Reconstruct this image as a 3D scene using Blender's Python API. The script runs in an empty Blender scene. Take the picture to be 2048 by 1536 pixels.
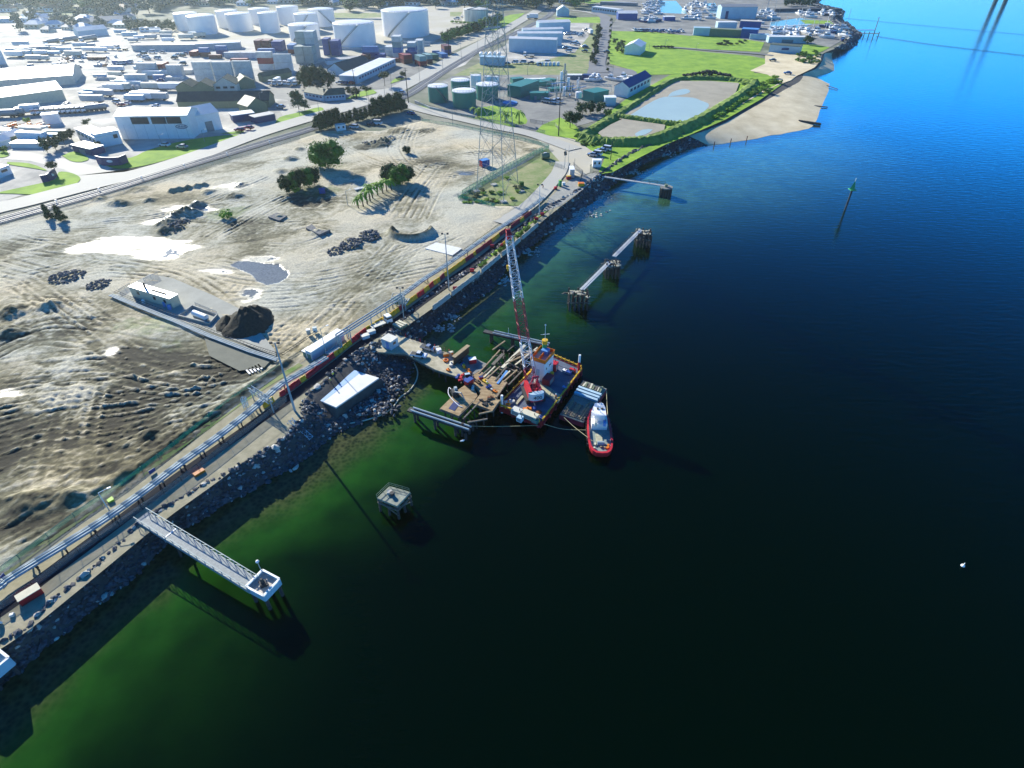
import bpy, bmesh, math, random
import numpy as np
from mathutils import Vector, Matrix
R = math.radians
random.seed(7); NR = np.random.RandomState(11)
SC = bpy.context.scene
# camera
CAMZ = 85.0; LAND = 4.0; FPX = 1184.0; TH = R(38)
cd = bpy.data.cameras.new("camera"); cam = bpy.data.objects.new("camera", cd); SC.collection.objects.link(cam)
cam.location = (0, 0, CAMZ); cam.rotation_euler = (R(90) - TH, 0, 0)
cd.sensor_width = 36; cd.lens = FPX / 2048 * 36; cd.clip_start = 1; cd.clip_end = 20000
SC.camera = cam
# light
SUN_AZ = R(-38); SUN_EL = R(24)          # azimuth from +Y, negative = towards -X
w = bpy.data.worlds.new("World"); SC.world = w; w.use_nodes = True
nt = w.node_tree; bg = nt.nodes['Background']
sky = nt.nodes.new('ShaderNodeTexSky'); sky.sky_type = 'NISHITA'; sky.sun_disc = False
sky.sun_elevation = SUN_EL; sky.sun_rotation = SUN_AZ; sky.air_density = 1.0; sky.dust_density = 0.0; sky.ozone_density = 5
hs = nt.nodes.new('ShaderNodeHueSaturation'); hs.inputs['Saturation'].default_value = 1.5; nt.links.new(sky.outputs[0], hs.inputs['Color']); vmx = nt.nodes.new('ShaderNodeVectorMath'); vmx.operation = 'MULTIPLY'; vmx.inputs[1].default_value = (.62, .92, 1.15); nt.links.new(hs.outputs[0], vmx.inputs[0]); nt.links.new(vmx.outputs[0], bg.inputs[0]); bg.inputs[1].default_value = 0.09
sl = bpy.data.lights.new("sun", 'SUN'); sl.energy = 5.0; sl.angle = R(0.5); sl.color = (1, .96, .84)
sun = bpy.data.objects.new("sun", sl); SC.collection.objects.link(sun)
sd = Vector((math.sin(SUN_AZ) * math.cos(SUN_EL), math.cos(SUN_AZ) * math.cos(SUN_EL), math.sin(SUN_EL)))
sun.rotation_euler = sd.to_track_quat('Z', 'Y').to_euler()
SC.view_settings.view_transform = 'Standard'; SC.view_settings.look = 'None'
SC.view_settings.exposure = 0.88; SC.view_settings.gamma = 1
# helpers
CT, ST = math.cos(TH), math.sin(TH)
def ray(px, py):
 u = (px - 1024) / FPX; v = (768 - py) / FPX
 return u, CT + ST * v, -ST + CT * v
def G(px, py, z=LAND):
 """place on the ground (height z) seen at a pixel of the 2048x1536 photograph"""
 u, f, d = ray(px, py); d = min(d, -0.012)
 t = (z - CAMZ) / d
 return Vector((u * t, f * t, z))
def GN(px, py, z=LAND):
 px = np.asarray(px, float); py = np.asarray(py, float)
 u = (px - 1024) / FPX; v = (768 - py) / FPX
 d = np.minimum(-ST + CT * v, -0.012); t = (z - CAMZ) / d
 return u * t, (CT + ST * v) * t
def HT(px, py, n, z=LAND):
 """height of something standing at (px,py) that shows n pixels tall"""
 b = G(px, py, z); v2 = (768 - (py - n)) / FPX; f2 = CT + ST * v2; d2 = -ST + CT * v2
 t = b.y / f2; return CAMZ + d2 * t - z
def MPP(px, py, z=LAND):
 b = G(px, py, z); return (b.y * CT + (CAMZ - z) * ST) / FPX
def W(pts, z=LAND): return [G(x, y, z) for x, y in pts]
class MB:
 def __init__(s): s.v = []; s.f = []
 def add(s, vs, fs):
  n = len(s.v); s.v += [tuple(v) for v in vs]; s.f += [tuple(i + n for i in f) for f in fs]; return s
 def box(s, c, size, rz=0, rx=0, taper=1.0, ty=None):
  x, y, z = size[0] / 2, size[1] / 2, size[2] / 2; ty = taper if ty is None else ty
  m = Matrix.Rotation(rz, 3, 'Z') @ Matrix.Rotation(rx, 3, 'X'); c = Vector(c); vs = []
  for dz, k, ky in ((-z, 1, 1), (z, taper, ty)):
   for dx, dy in ((-x, -y), (x, -y), (x, y), (-x, y)): vs.append(c + m @ Vector((dx * k, dy * ky, dz)))
  return s.add(vs, [(3, 2, 1, 0), (4, 5, 6, 7), (0, 1, 5, 4), (1, 2, 6, 5), (2, 3, 7, 6), (3, 0, 4, 7)])
 def beam(s, a, b, w, h=None):
  a = Vector(a); b = Vector(b); h = w if h is None else h; d = b - a
  if d.length < 1e-6: return s
  d.normalize(); u = Vector((0, 0, 1)); sd_ = d.cross(u)
  if sd_.length < 1e-3: sd_ = Vector((1, 0, 0))
  sd_.normalize(); up = sd_.cross(d); vs = []
  for p in (a, b):
   for i, j in ((-1, -1), (1, -1), (1, 1), (-1, 1)): vs.append(p + sd_ * (i * w / 2) + up * (j * h / 2))
  return s.add(vs, [(0, 1, 2, 3), (7, 6, 5, 4), (0, 4, 5, 1), (1, 5, 6, 2), (2, 6, 7, 3), (3, 7, 4, 0)])
 def cyl(s, a, b, r, r2=None, n=8, caps=True):
  a = Vector(a); b = Vector(b); r2 = r if r2 is None else r2; d = (b - a).normalized()
  u = d.cross(Vector((0, 0, 1)))
  if u.length < 1e-3: u = Vector((1, 0, 0))
  u.normalize(); v = d.cross(u); vs = []
  for p, q in ((a, r), (b, r2)):
   for i in range(n):
    t = 2 * math.pi * i / n; vs.append(p + u * (q * math.cos(t)) + v * (q * math.sin(t)))
  fs = [(i, (i + 1) % n, n + (i + 1) % n, n + i) for i in range(n)]
  if caps: fs += [tuple(range(n))[::-1], tuple(range(n, 2 * n))]
  return s.add(vs, fs)
 def tube(s, pts, r, n=6):
  for a, b in zip(pts, pts[1:]): s.cyl(a, b, r, n=n)
  return s
 def prism(s, poly, z0, z1):
  poly = [(p[0], p[1]) for p in poly]
  ar = sum(poly[i][0] * poly[(i + 1) % len(poly)][1] - poly[(i + 1) % len(poly)][0] * poly[i][1] for i in range(len(poly)))
  if ar < 0: poly = poly[::-1]
  n = len(poly); vs = [(x, y, z0) for x, y in poly] + [(x, y, z1) for x, y in poly]
  return s.add(vs, [tuple(range(n))[::-1], tuple(range(n, 2 * n))] + [(i, (i + 1) % n, n + (i + 1) % n, n + i) for i in range(n)])
 def dome(s, c, r, h, n=20, k=4):
  vs = []; fs = []
  for j in range(k):
   t = j / k; rr = r * math.cos(t * math.pi / 2); zz = h * math.sin(t * math.pi / 2)
   for i in range(n): vs.append((c[0] + rr * math.cos(2 * math.pi * i / n), c[1] + rr * math.sin(2 * math.pi * i / n), c[2] + zz))
  vs.append((c[0], c[1], c[2] + h))
  for j in range(k - 1):
   for i in range(n): fs.append((j * n + i, j * n + (i + 1) % n, (j + 1) * n + (i + 1) % n, (j + 1) * n + i))
  for i in range(n): fs.append(((k - 1) * n + i, (k - 1) * n + (i + 1) % n, k * n))
  return s.add(vs, fs)
def lnk(o): SC.collection.objects.link(o); return o
def ob(name, mb, mat, parent=None, smooth=False, local=False):
 me = bpy.data.meshes.new(name); off = Vector((0, 0, 0))
 if parent is not None and not local:
  off = Vector(parent.location)
  if parent.parent: off = off + Vector(parent.parent.location)
 vs = [(v[0] - off.x, v[1] - off.y, v[2] - off.z) for v in mb.v] if off.length else mb.v
 me.from_pydata([tuple(v) for v in vs], [], mb.f); me.update()
 if smooth: me.polygons.foreach_set('use_smooth', [True] * len(me.polygons))
 me.materials.append(mat); o = lnk(bpy.data.objects.new(name, me))
 if parent is not None: o.parent = parent
 return o
def sub(name, mb, mat, part, **k):
 """sub-part, given in the same coordinates as its part's thing"""
 thing_ = part.parent; off = Vector(thing_.location) if thing_ else Vector((0, 0, 0))
 if k.pop('local', False): off = Vector((0, 0, 0))
 m2 = MB(); m2.v = [(v[0] - off.x, v[1] - off.y, v[2] - off.z) for v in mb.v]; m2.f = mb.f
 o = ob(name, m2, mat, None, **k); o.parent = part; return o
def tag(o, label=None, cat=None, group=None, kind=None):
 if label: o['label'] = label
 if cat: o['category'] = cat
 if group: o['group'] = group
 if kind: o['kind'] = kind
 return o
def thing(name, label, cat, loc=(0, 0, 0), rz=0, group=None):
 o = lnk(bpy.data.objects.new(name, None)); o.location = loc; o.rotation_euler = (0, 0, rz); o.empty_display_size = .5
 return tag(o, label, cat, group)
def one(name, label, cat, mb, mat, group=None, smooth=False, loc=None):
 """a thing that is one mesh, origin at loc"""
 if loc is not None:
  m2 = MB(); m2.v = [(v[0] - loc[0], v[1] - loc[1], v[2] - loc[2]) for v in mb.v]; m2.f = mb.f; mb = m2
 o = ob(name, mb, mat, None, smooth)
 if loc is not None: o.location = loc
 return tag(o, label, cat, group)
def dup(root, loc, rz=0, label=None, group=None, scale=None, mats=None):
 r = lnk(root.copy()); r.location = loc; r.rotation_euler = (0, 0, rz)
 if scale is not None: r.scale = (scale,) * 3 if isinstance(scale, (int, float)) else scale
 if label: r['label'] = label
 if group: r['group'] = group
 for ch in list(root.children):
  c = lnk(ch.copy()); c.parent = r
  for g in ch.children:
   d = lnk(g.copy()); d.parent = c
 return r
def purge(root):
 for ch in list(root.children):
  for g in list(ch.children): bpy.data.objects.remove(g)
  bpy.data.objects.remove(ch)
 bpy.data.objects.remove(root)
# materials
def mk(name, c, rough=.8, metal=0, var=.25, scale=1.0, bump=0, spec=.4, c2=None, stretch=None, coat=0, objspace=False, band=None, alpha=None):
 m = bpy.data.materials.new(name); m.use_nodes = True; n = m.node_tree; p = n.nodes['Principled BSDF']; L = n.links
 p.inputs['Roughness'].default_value = rough; p.inputs['Metallic'].default_value = metal
 p.inputs['Specular IOR Level'].default_value = spec
 if coat: p.inputs['Coat Weight'].default_value = coat
 if objspace: tc = n.nodes.new('ShaderNodeTexCoord'); src = tc.outputs['Object']
 else: g = n.nodes.new('ShaderNodeNewGeometry'); src = g.outputs['Position']
 if stretch:
  mp = n.nodes.new('ShaderNodeMapping'); mp.inputs['Scale'].default_value = stretch; L.new(src, mp.inputs[0]); src = mp.outputs[0]
 nz = n.nodes.new('ShaderNodeTexNoise'); nz.inputs['Scale'].default_value = scale; nz.inputs['Detail'].default_value = 6; nz.inputs['Roughness'].default_value = .65
 L.new(src, nz.inputs['Vector'])
 cr = n.nodes.new('ShaderNodeMapRange'); cr.inputs[1].default_value = .3; cr.inputs[2].default_value = .7; L.new(nz.outputs[0], cr.inputs[0])
 mx = n.nodes.new('ShaderNodeMix'); mx.data_type = 'RGBA'; L.new(cr.outputs[0], mx.inputs[0])
 if c2 is None: a = [x * (1 - var) for x in c]; b = [min(1, x * (1 + var * .6)) for x in c]
 else: a, b = c, c2
 mx.inputs[6].default_value = (*a[:3], 1); mx.inputs[7].default_value = (*b[:3], 1); out = mx.outputs[2]
 if band:                      # ribs / planks: (axis, frequency, strength)
  wv = n.nodes.new('ShaderNodeTexWave'); wv.bands_direction = band[0]; wv.inputs['Scale'].default_value = band[1]
  L.new(src, wv.inputs['Vector']); m2 = n.nodes.new('ShaderNodeMix'); m2.data_type = 'RGBA'; m2.blend_type = 'MULTIPLY'; m2.inputs[0].default_value = band[2]
  L.new(out, m2.inputs[6]); L.new(wv.outputs['Color'], m2.inputs[7]); out = m2.outputs[2]
 L.new(out, p.inputs['Base Color'])
 if bump:
  bp = n.nodes.new('ShaderNodeBump'); bp.inputs['Strength'].default_value = bump; bp.inputs['Distance'].default_value = .3
  L.new(nz.outputs[0], bp.inputs['Height']); L.new(bp.outputs[0], p.inputs['Normal'])
 if alpha is not None: p.inputs['Alpha'].default_value = alpha
 return m
M = {}
def K(k, *a, **kw): M[k] = mk(k, *a, **kw)
K('white', (.84, .84, .82), .5, var=.08, scale=.7); K('offwhite', (.62, .61, .52), .6, var=.15, scale=.6)
K('cream', (.62, .58, .42), .7, var=.12); K('paleblue', (.42, .58, .66), .5, var=.12, scale=.3)
K('lightgrey', (.48, .5, .5), .6, var=.15); K('grey', (.25, .26, .26), .7, var=.2); K('dark', (.035, .037, .04), .7, var=.3)
K('black', (.012, .012, .014), .6, var=.3); K('steel', (.3, .34, .35), .55, .2, var=.15); K('galv', (.34, .4, .4), .6, .1, var=.12)
K('pipe', (.33, .42, .45), .6, 0, var=.25, scale=.6); K('red', (.55, .02, .03), .45, var=.25, scale=1.5); K('redhull', (.5, .012, .02), .5, c2=(.2, .02, .02), scale=.9)
K('boomred', (.42, .02, .05), .5, var=.3, scale=2); K('yellow', (.8, .5, .01), .5, c2=(.5, .3, .03), scale=2); K('orange', (.75, .2, .01), .5, var=.2, scale=2)
K('maroon', (.28, .02, .04), .6, var=.3); K('blue', (.02, .07, .3), .5, var=.2); K('deepblue', (.012, .03, .14), .5, var=.25)
K('skyblue', (.1, .28, .6), .5, var=.15); K('teal', (.03, .2, .17), .5, var=.12, scale=.3); K('green', (.03, .3, .1), .5, var=.2); K('lime', (.35, .6, .06), .6)
K('tan', (.35, .27, .15), .8, var=.2); K('brown', (.12, .075, .04), .85, var=.4); K('timber', (.33, .25, .15), .85, var=.45, scale=1.5, stretch=(1, 1, 1), bump=.2)
K('oldtimber', (.17, .15, .12), .9, var=.6, scale=2.5, bump=.3); K('pile', (.06, .05, .045), .9, var=.5, scale=2); K('rust', (.2, .07, .03), .85, var=.4, scale=2)
K('concrete', (.42, .42, .37), .85, var=.2, scale=.6, bump=.1); K('slab', (.72, .72, .66), .7, var=.12, scale=.5)
K('deckblue', (.07, .09, .11), .7, var=.4, scale=.8); K('deckmat', (.45, .42, .28), .85, var=.3, scale=1.2)
K('glass', (.02, .03, .04), .08, spec=.8, var=.2); K('tyre', (.015, .015, .015), .8)
K('tank', (.86, .86, .84), .45, var=.07, scale=.12); K('tankold', (.68, .66, .58), .6, var=.3, scale=.35, stretch=(1, 1, .2)); K('tankgreen', (.04, .22, .17), .45, var=.12, scale=.2)
K('roofwhite', (.84, .82, .76), .4, var=.12, scale=.2); K('roofpink', (.62, .55, .46), .6, var=.12, scale=.2); K('roofdark', (.05, .06, .05), .6, var=.35, scale=.4)
K('roofgreen', (.09, .11, .07), .7, var=.3, scale=.5); K('roofblue', (.012, .02, .16), .5, var=.2); K('roofgrey', (.28, .29, .3), .6, var=.2); K('roofterra', (.22, .09, .05), .7, var=.3)
K('wallblue', (.42, .58, .66), .5, var=.1, scale=.3); K('wallgreen', (.2, .23, .13), .6, var=.15)
K('skin', (.45, .25, .16), .6, var=.1); K('hivis', (.7, .85, .05), .6, var=.1); K('trouser', (.02, .03, .08), .8)
K('rock', (.095, .1, .11), .85, var=.8, scale=1.3, bump=.5); K('rocklight', (.5, .48, .42), .85, var=.4, scale=1.5, bump=.4)
K('soil', (.05, .045, .03), .95, var=.5, scale=1.6, bump=.6); K('sandheap', (.32, .29, .21), .95, var=.3, scale=1.2, bump=.4); K('rubble', (.15, .155, .16), .9, var=.6, scale=1.5, bump=.6)
K('trunk', (.1, .075, .05), .9, var=.4, scale=3); K('rope', (.5, .45, .25), .9)
# numpy noise
_T = NR.rand(256, 256)
def vnoise(x, y):
 xi = np.floor(x).astype(int); yi = np.floor(y).astype(int); fx = x - xi; fy = y - yi
 fx = fx * fx * (3 - 2 * fx); fy = fy * fy * (3 - 2 * fy)
 a = _T[xi & 255, yi & 255]; b = _T[(xi + 1) & 255, yi & 255]; c = _T[xi & 255, (yi + 1) & 255]; d = _T[(xi + 1) & 255, (yi + 1) & 255]
 return (a * (1 - fx) + b * fx) * (1 - fy) + (c * (1 - fx) + d * fx) * fy
def fbm(x, y, o=5, g=.5):
 s = 0; a = 1; t = 0
 for i in range(o): s = s + a * vnoise(x + 17.3 * i, y - 9.1 * i); t += a; a *= g; x = x * 2.03; y = y * 2.03
 return s / t
def segdist(X, Y, pl):
 """distance and signed side distance to a polyline"""
 best = np.full(X.shape, 1e9); sg = np.zeros(X.shape)
 for (ax, ay), (bx, by) in zip(pl, pl[1:]):
  dx, dy = bx - ax, by - ay; L2 = dx * dx + dy * dy + 1e-9
  t = np.clip(((X - ax) * dx + (Y - ay) * dy) / L2, 0, 1)
  ex = X - ax - t * dx; ey = Y - ay - t * dy; d = np.hypot(ex, ey)
  s_ = (ex * dy - ey * dx) / math.sqrt(L2); k = d < best
  best = np.where(k, d, best); sg = np.where(k, s_, sg)
 return best, sg
def inpoly(X, Y, poly):
 r = np.zeros(X.shape, bool); n = len(poly)
 for i in range(n):
  x1, y1 = poly[i][:2]; x2, y2 = poly[(i + 1) % n][:2]
  if y1 == y2: continue
  c = ((y1 > Y) != (y2 > Y)) & (X < (x2 - x1) * (Y - y1) / (y2 - y1) + x1); r ^= c
 return r
def sm(a, b, x): t = np.clip((x - a) / (b - a), 0, 1); return t * t * (3 - 2 * t)
def catmull(pts, k=6):
 P = [Vector(p) for p in pts]; out = []
 for i in range(len(P) - 1):
  a = P[max(i - 1, 0)]; b = P[i]; c = P[i + 1]; d = P[min(i + 2, len(P) - 1)]
  for j in range(k):
   t = j / k; out.append(.5 * ((2 * b) + (c - a) * t + (2 * a - 5 * b + 4 * c - d) * t * t + (3 * b - a - 3 * c + d) * t ** 3))
 out.append(P[-1]); return out
# the shore: crest (top of bank) and toe (waterline)
SHORE = [((-400, 1560), (-400, 1700)), ((-60, 1345), (-60, 1440)), ((0, 1285), (0, 1375)), ((50, 1258), (62, 1325)), ((92, 1212), (150, 1255)), ((133, 1178), (230, 1190)),
((205, 1118), (300, 1125)), ((257, 1066), (345, 1080)), ((300, 1030), (410, 1035)), ((400, 974), (485, 990)), ((500, 917), (570, 945)), ((560, 880), (632, 900)),
((600, 838), (670, 868)), ((607, 803), (715, 846)), ((635, 772), (765, 812)), ((680, 733), (800, 775)), ((722, 700), (818, 735)), ((765, 678), (835, 712)), ((790, 650), (850, 672)), ((840, 605), (900, 632)), ((900, 562), (965, 590)),
((955, 530), (1000, 550)), ((1000, 492), (1045, 505)), ((1050, 448), (1100, 462)), ((1100, 412), (1150, 424)), ((1150, 382), (1190, 398)), ((1190, 355), (1228, 366)),
((1218, 335), (1262, 342)), ((1250, 312), (1302, 318)), ((1300, 288), (1350, 302)), ((1350, 270), (1400, 292)), ((1398, 255), (1460, 286)), ((1440, 232), (1530, 274)),
((1490, 200), (1588, 264)), ((1525, 180), (1624, 253)), ((1550, 170), (1640, 222)), ((1580, 160), (1655, 185)), ((1590, 152), (1657, 168)), ((1602, 146), (1634, 153)), ((1625, 135), (1668, 141)),
((1640, 120), (1664, 119)), ((1645, 108), (1667, 104)), ((1668, 98), (1694, 98)), ((1690, 90), (1711, 88)), ((1694, 82), (1712, 79)), ((1700, 74), (1719, 70)), ((1690, 62), (1705, 58)),
((1672, 50), (1695, 49)), ((1664, 42), (1684, 42)), ((1662, 36), (1682, 34)), ((1664, 28), (1684, 22)), ((1640, 16), (1655, 14)), ((1612, 6), (1634, 6)), ((1608, -20), (1626, -20)), ((1500, -70), (1520, -75)), ((1300, -100), (1320, -105))]
crest = [G(*a) for a, b in SHORE]; toe = [G(b[0], b[1], 0) for a, b in SHORE]
crest = catmull(crest, 4); toe = catmull(toe, 4)
for i, (c, t) in enumerate(zip(crest, toe)):
 j = (fbm(np.array([t.x * .25]), np.array([t.y * .25]), 3)[0] - .5) * 3.0; d = (t - c); d.z = 0; d.normalize()
 t.x += d.x * j; t.y += d.y * j; c.z = LAND
toe_xy = [(p.x, p.y) for p in toe]
# ---- land sheet
lm = MB(); land_poly = [(p.x, p.y) for p in crest] + [(crest[-1].x + 300, 4500), (-4500, 4500), (-4500, -300), (-160, -300)]
lm.add([(x, y, LAND) for x, y in land_poly], [tuple(range(len(land_poly)))])
land_mat = mk('mixed_ground', (.08, .11, .06), .9, spec=.1, c2=(.36, .34, .27), scale=.03)
lo = ob('ground', lm, land_mat); tag(lo, kind='structure')
bm_ = bmesh.new(); bm_.from_mesh(lo.data); bmesh.ops.triangulate(bm_, faces=bm_.faces[:], ngon_method='EAR_CLIP'); bm_.to_mesh(lo.data); bm_.free()
if lo.data.polygons[0].normal.z < 0: lo.data.flip_normals()
# ---- bank slope down to the water
sm_ = MB(); n = len(crest); rows = []
for c, t in zip(crest, toe):
 d = (t - c); d.z = 0; e = t + d.normalized() * 6
 rows.append([c, Vector((c.x + (t.x - c.x) * .16, c.y + (t.y - c.y) * .16, LAND * .93)), Vector((c.x + (t.x - c.x) * .55, c.y + (t.y - c.y) * .55, LAND * .33)), Vector((t.x, t.y, 0)), Vector((e.x, e.y, -2.5))])
for r in rows: sm_.v += [tuple(p) for p in r]
for i in range(n - 1):
 for j in range(4): sm_.f.append((i * 5 + j, (i + 1) * 5 + j, (i + 1) * 5 + j + 1, i * 5 + j + 1))
bank_mat = mk('bank_earth', (.03, .03, .03), .95, c2=(.12, .115, .1), scale=.35, bump=.4)
bo = ob('shore_bank', sm_, bank_mat, smooth=True); tag(bo, kind='structure')
if bo.data.polygons[0].normal.z < 0: bo.data.flip_normals()
# water
def spaced(a, b, s, far_lo, far_hi):
 mid = np.arange(a, b, s); lo_ = []; x = a; st = s
 while x > far_lo: st *= 1.35; x -= st; lo_.append(x)
 hi_ = []; x = mid[-1]; st = s
 while x < far_hi: st *= 1.35; x += st; hi_.append(x)
 return np.array(lo_[::-1] + list(mid) + hi_)
gx = spaced(-110, 230, 1.6, -700, 6000); gy = spaced(8, 420, 1.6, -700, 6000)
X, Y = np.meshgrid(gx, gy, indexing='ij'); nx, ny = X.shape
d, sgn = segdist(X, Y, toe_xy)
yy = np.clip((Y - 40) / 200, 0, 1)
wob = (fbm(X * .07, Y * .07, 4) - .5); wid = 20 + 5 * yy + wob * 16
shal = (1 - sm(.25, 1.3, d / wid)); rocky = (1 - sm(.25, .8, d / (13 + wob * 14)))
# patches of pale weed bed further out along the middle of the shore
for (px, py, rr, a) in ((1150, 560, 14, .5), (1090, 640, 12, .6), (1240, 420, 24, .6), (1320, 375, 34, .75), (1420, 345, 40, .8), (1500, 310, 44, .9), (1590, 285, 36, .9), (1650, 225, 30, .8), (1670, 170, 30, .7), (900, 700, 14, .6), (690, 1010, 9, .35), (300, 1290, 16, .35), (420, 1200, 12, .4), (150, 1400, 14, .3)):
 p = G(px, py, 0); shal = np.maximum(shal, a * np.exp(-((X - p.x) ** 2 + (Y - p.y) ** 2) / rr ** 2))
vs = np.stack([X, Y, np.zeros_like(X)], -1).reshape(-1, 3)
ii = (np.arange(nx - 1)[:, None] * ny + np.arange(ny - 1)[None, :]).ravel()
fs = np.stack([ii, ii + ny, ii + ny + 1, ii + 1], -1)
me = bpy.data.meshes.new('water'); me.from_pydata(vs.tolist(), [], fs.tolist()); me.update()
for nm, arr in (('shal', shal), ('rocky', rocky)):
 at = me.attributes.new(nm, 'FLOAT', 'POINT'); at.data.foreach_set('value', arr.ravel().astype(np.float32))
m = bpy.data.materials.new('water'); m.use_nodes = True; nn = m.node_tree; N = nn.nodes; L = nn.links; N.clear()
def node(t, **k):
 x = N.new(t)
 for a, b in k.items(): setattr(x, a, b)
 return x
out = node('ShaderNodeOutputMaterial'); dif = node('ShaderNodeBsdfDiffuse'); gl = node('ShaderNodeBsdfGlossy'); gl.inputs['Roughness'].default_value = .07; gl.inputs['Color'].default_value = (.7, 1.15, 1.3, 1)
fr = node('ShaderNodeFresnel'); fr.inputs['IOR'].default_value = 1.34
mix = node('ShaderNodeMixShader'); pw_ = node('ShaderNodeMath', operation='POWER'); pw_.inputs[1].default_value = 2.0; L.new(fr.outputs[0], pw_.inputs[0]); ml_ = node('ShaderNodeMath', operation='MULTIPLY', use_clamp=True); ml_.inputs[1].default_value = 9.5; L.new(pw_.outputs[0], ml_.inputs[0]); L.new(ml_.outputs[0], mix.inputs[0]); L.new(dif.outputs[0], mix.inputs[1]); L.new(gl.outputs[0], mix.inputs[2]); L.new(mix.outputs[0], out.inputs[0])
geo = node('ShaderNodeNewGeometry')
a1 = node('ShaderNodeAttribute', attribute_name='shal'); a2 = node('ShaderNodeAttribute', attribute_name='rocky')
nz = node('ShaderNodeTexNoise'); nz.inputs['Scale'].default_value = .22; nz.inputs['Detail'].default_value = 5; L.new(geo.outputs['Position'], nz.inputs['Vector'])
mp = node('ShaderNodeMapRange'); mp.inputs[1].default_value = .32; mp.inputs[2].default_value = .7; L.new(nz.outputs[0], mp.inputs[0])
mul = node('ShaderNodeMath', operation='MULTIPLY'); L.new(a1.outputs['Fac'], mul.inputs[0])
m2 = node('ShaderNodeMapRange'); m2.inputs[3].default_value = .65; m2.inputs[4].default_value = 1.1; L.new(mp.outputs[0], m2.inputs[0]); L.new(m2.outputs[0], mul.inputs[1])
c1 = node('ShaderNodeMix', data_type='RGBA'); c1.inputs[6].default_value = (.0002, .0034, .0009, 1); c1.inputs[7].default_value = (.013, .062, .006, 1); L.new(mul.outputs[0], c1.inputs[0]); sx = node('ShaderNodeSeparateXYZ'); L.new(geo.outputs['Position'], sx.inputs[0]); my = node('ShaderNodeMapRange'); my.inputs[1].default_value = 130; my.inputs[2].default_value = 260; L.new(sx.outputs['Y'], my.inputs[0]); ct_ = node('ShaderNodeMix', data_type='RGBA'); ct_.inputs[6].default_value = (.016, .078, .008, 1); ct_.inputs[7].default_value = (.08, .2, .12, 1); L.new(my.outputs[0], ct_.inputs[0]); L.new(ct_.outputs[2], c1.inputs[7])
vz = node('ShaderNodeTexVoronoi'); vz.inputs['Scale'].default_value = 1.3; L.new(geo.outputs['Position'], vz.inputs['Vector'])
c3 = node('ShaderNodeMix', data_type='RGBA'); c3.inputs[6].default_value = (.006, .012, .004, 1); c3.inputs[7].default_value = (.085, .095, .035, 1); L.new(vz.outputs['Distance'], c3.inputs[0])
c2 = node('ShaderNodeMix', data_type='RGBA'); L.new(a2.outputs['Fac'], c2.inputs[0]); L.new(c1.outputs[2], c2.inputs[6]); L.new(c3.outputs[2], c2.inputs[7])
L.new(c2.outputs[2], dif.inputs[0])
wv = node('ShaderNodeTexNoise'); wv.inputs['Scale'].default_value = .5; wv.inputs['Detail'].default_value = 4
mpp = node('ShaderNodeMapping'); mpp.inputs['Rotation'].default_value = (0, 0, R(14)); mpp.inputs['Scale'].default_value = (.45, 1.6, 1); L.new(geo.outputs['Position'], mpp.inputs[0]); L.new(mpp.outputs[0], wv.inputs['Vector'])
bp = node('ShaderNodeBump'); bp.inputs['Strength'].default_value = .6; bp.inputs['Distance'].default_value = .16; L.new(wv.outputs[0], bp.inputs['Height'])
L.new(bp.outputs[0], gl.inputs['Normal']); L.new(bp.outputs[0], fr.inputs['Normal'])
me.materials.append(m); wo = lnk(bpy.data.objects.new('water', me)); tag(wo, kind='structure')
if me.polygons[0].normal.z < 0: me.flip_normals()
# dirt site: one dense height field
SITE = W([(-170, 500), (0, 452), (120, 418), (230, 386), (400, 338), (520, 303), (600, 278), (650, 262), (700, 262), (760, 262), (840, 243), (870, 240), (950, 258), (1040, 275), (1098, 296),
  (1060, 322), (1010, 350), (960, 378), (918, 395), (985, 412), (1040, 412), (1050, 412), (980, 462), (900, 520), (830, 570), (800, 590), (700, 660), (640, 705), (560, 752), (500, 795), (360, 905), (180, 1035), (0, 1155), (-170, 1260)])
STEP = .42
xs = np.arange(min(p.x for p in SITE), max(p.x for p in SITE), STEP); ys = np.arange(min(p.y for p in SITE), max(p.y for p in SITE), STEP)
X, Y = np.meshgrid(xs, ys, indexing='ij'); nx, ny = X.shape
ins = inpoly(X, Y, [(p.x, p.y) for p in SITE])
edge, _ = segdist(X, Y, [(p.x, p.y) for p in SITE] + [(SITE[0].x, SITE[0].y)])
fade = np.clip(edge / 2.5, 0, 1) * ins
big = fbm(X * .06, Y * .06, 5) - .5
wx = fbm(X * .05 + 40, Y * .05, 3) * 14; 
wy = fbm(X * .11 + 7, Y * .11 + 80, 4) * 9; streak = fbm((X * .09 + Y * .03) + wx * .22 + wy * .12, (Y * .36 + X * -.1) + wx * .35 + wy * .55, 5, .62) - .5
streak2 = fbm(X * .5 + wx * .4, Y * .16 + wx * .3, 4, .6) - .5
fine = fbm(X * .9, Y * .9, 4, .7) - .5
dark = np.zeros_like(X)
def blob(px, py, rx, ry, a, arr, rot=0):
 c = G(px, py); mm = MPP(px, py); k = (CAMZ - LAND) / math.hypot(c.x, c.y); 
 ax = (X - c.x) / (rx * mm); ay = (Y - c.y) / (ry * mm / max(.2, math.sin(math.atan(k)))); return np.maximum(arr, a * np.exp(-(ax ** 2 + ay ** 2) ** 1.3))
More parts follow.
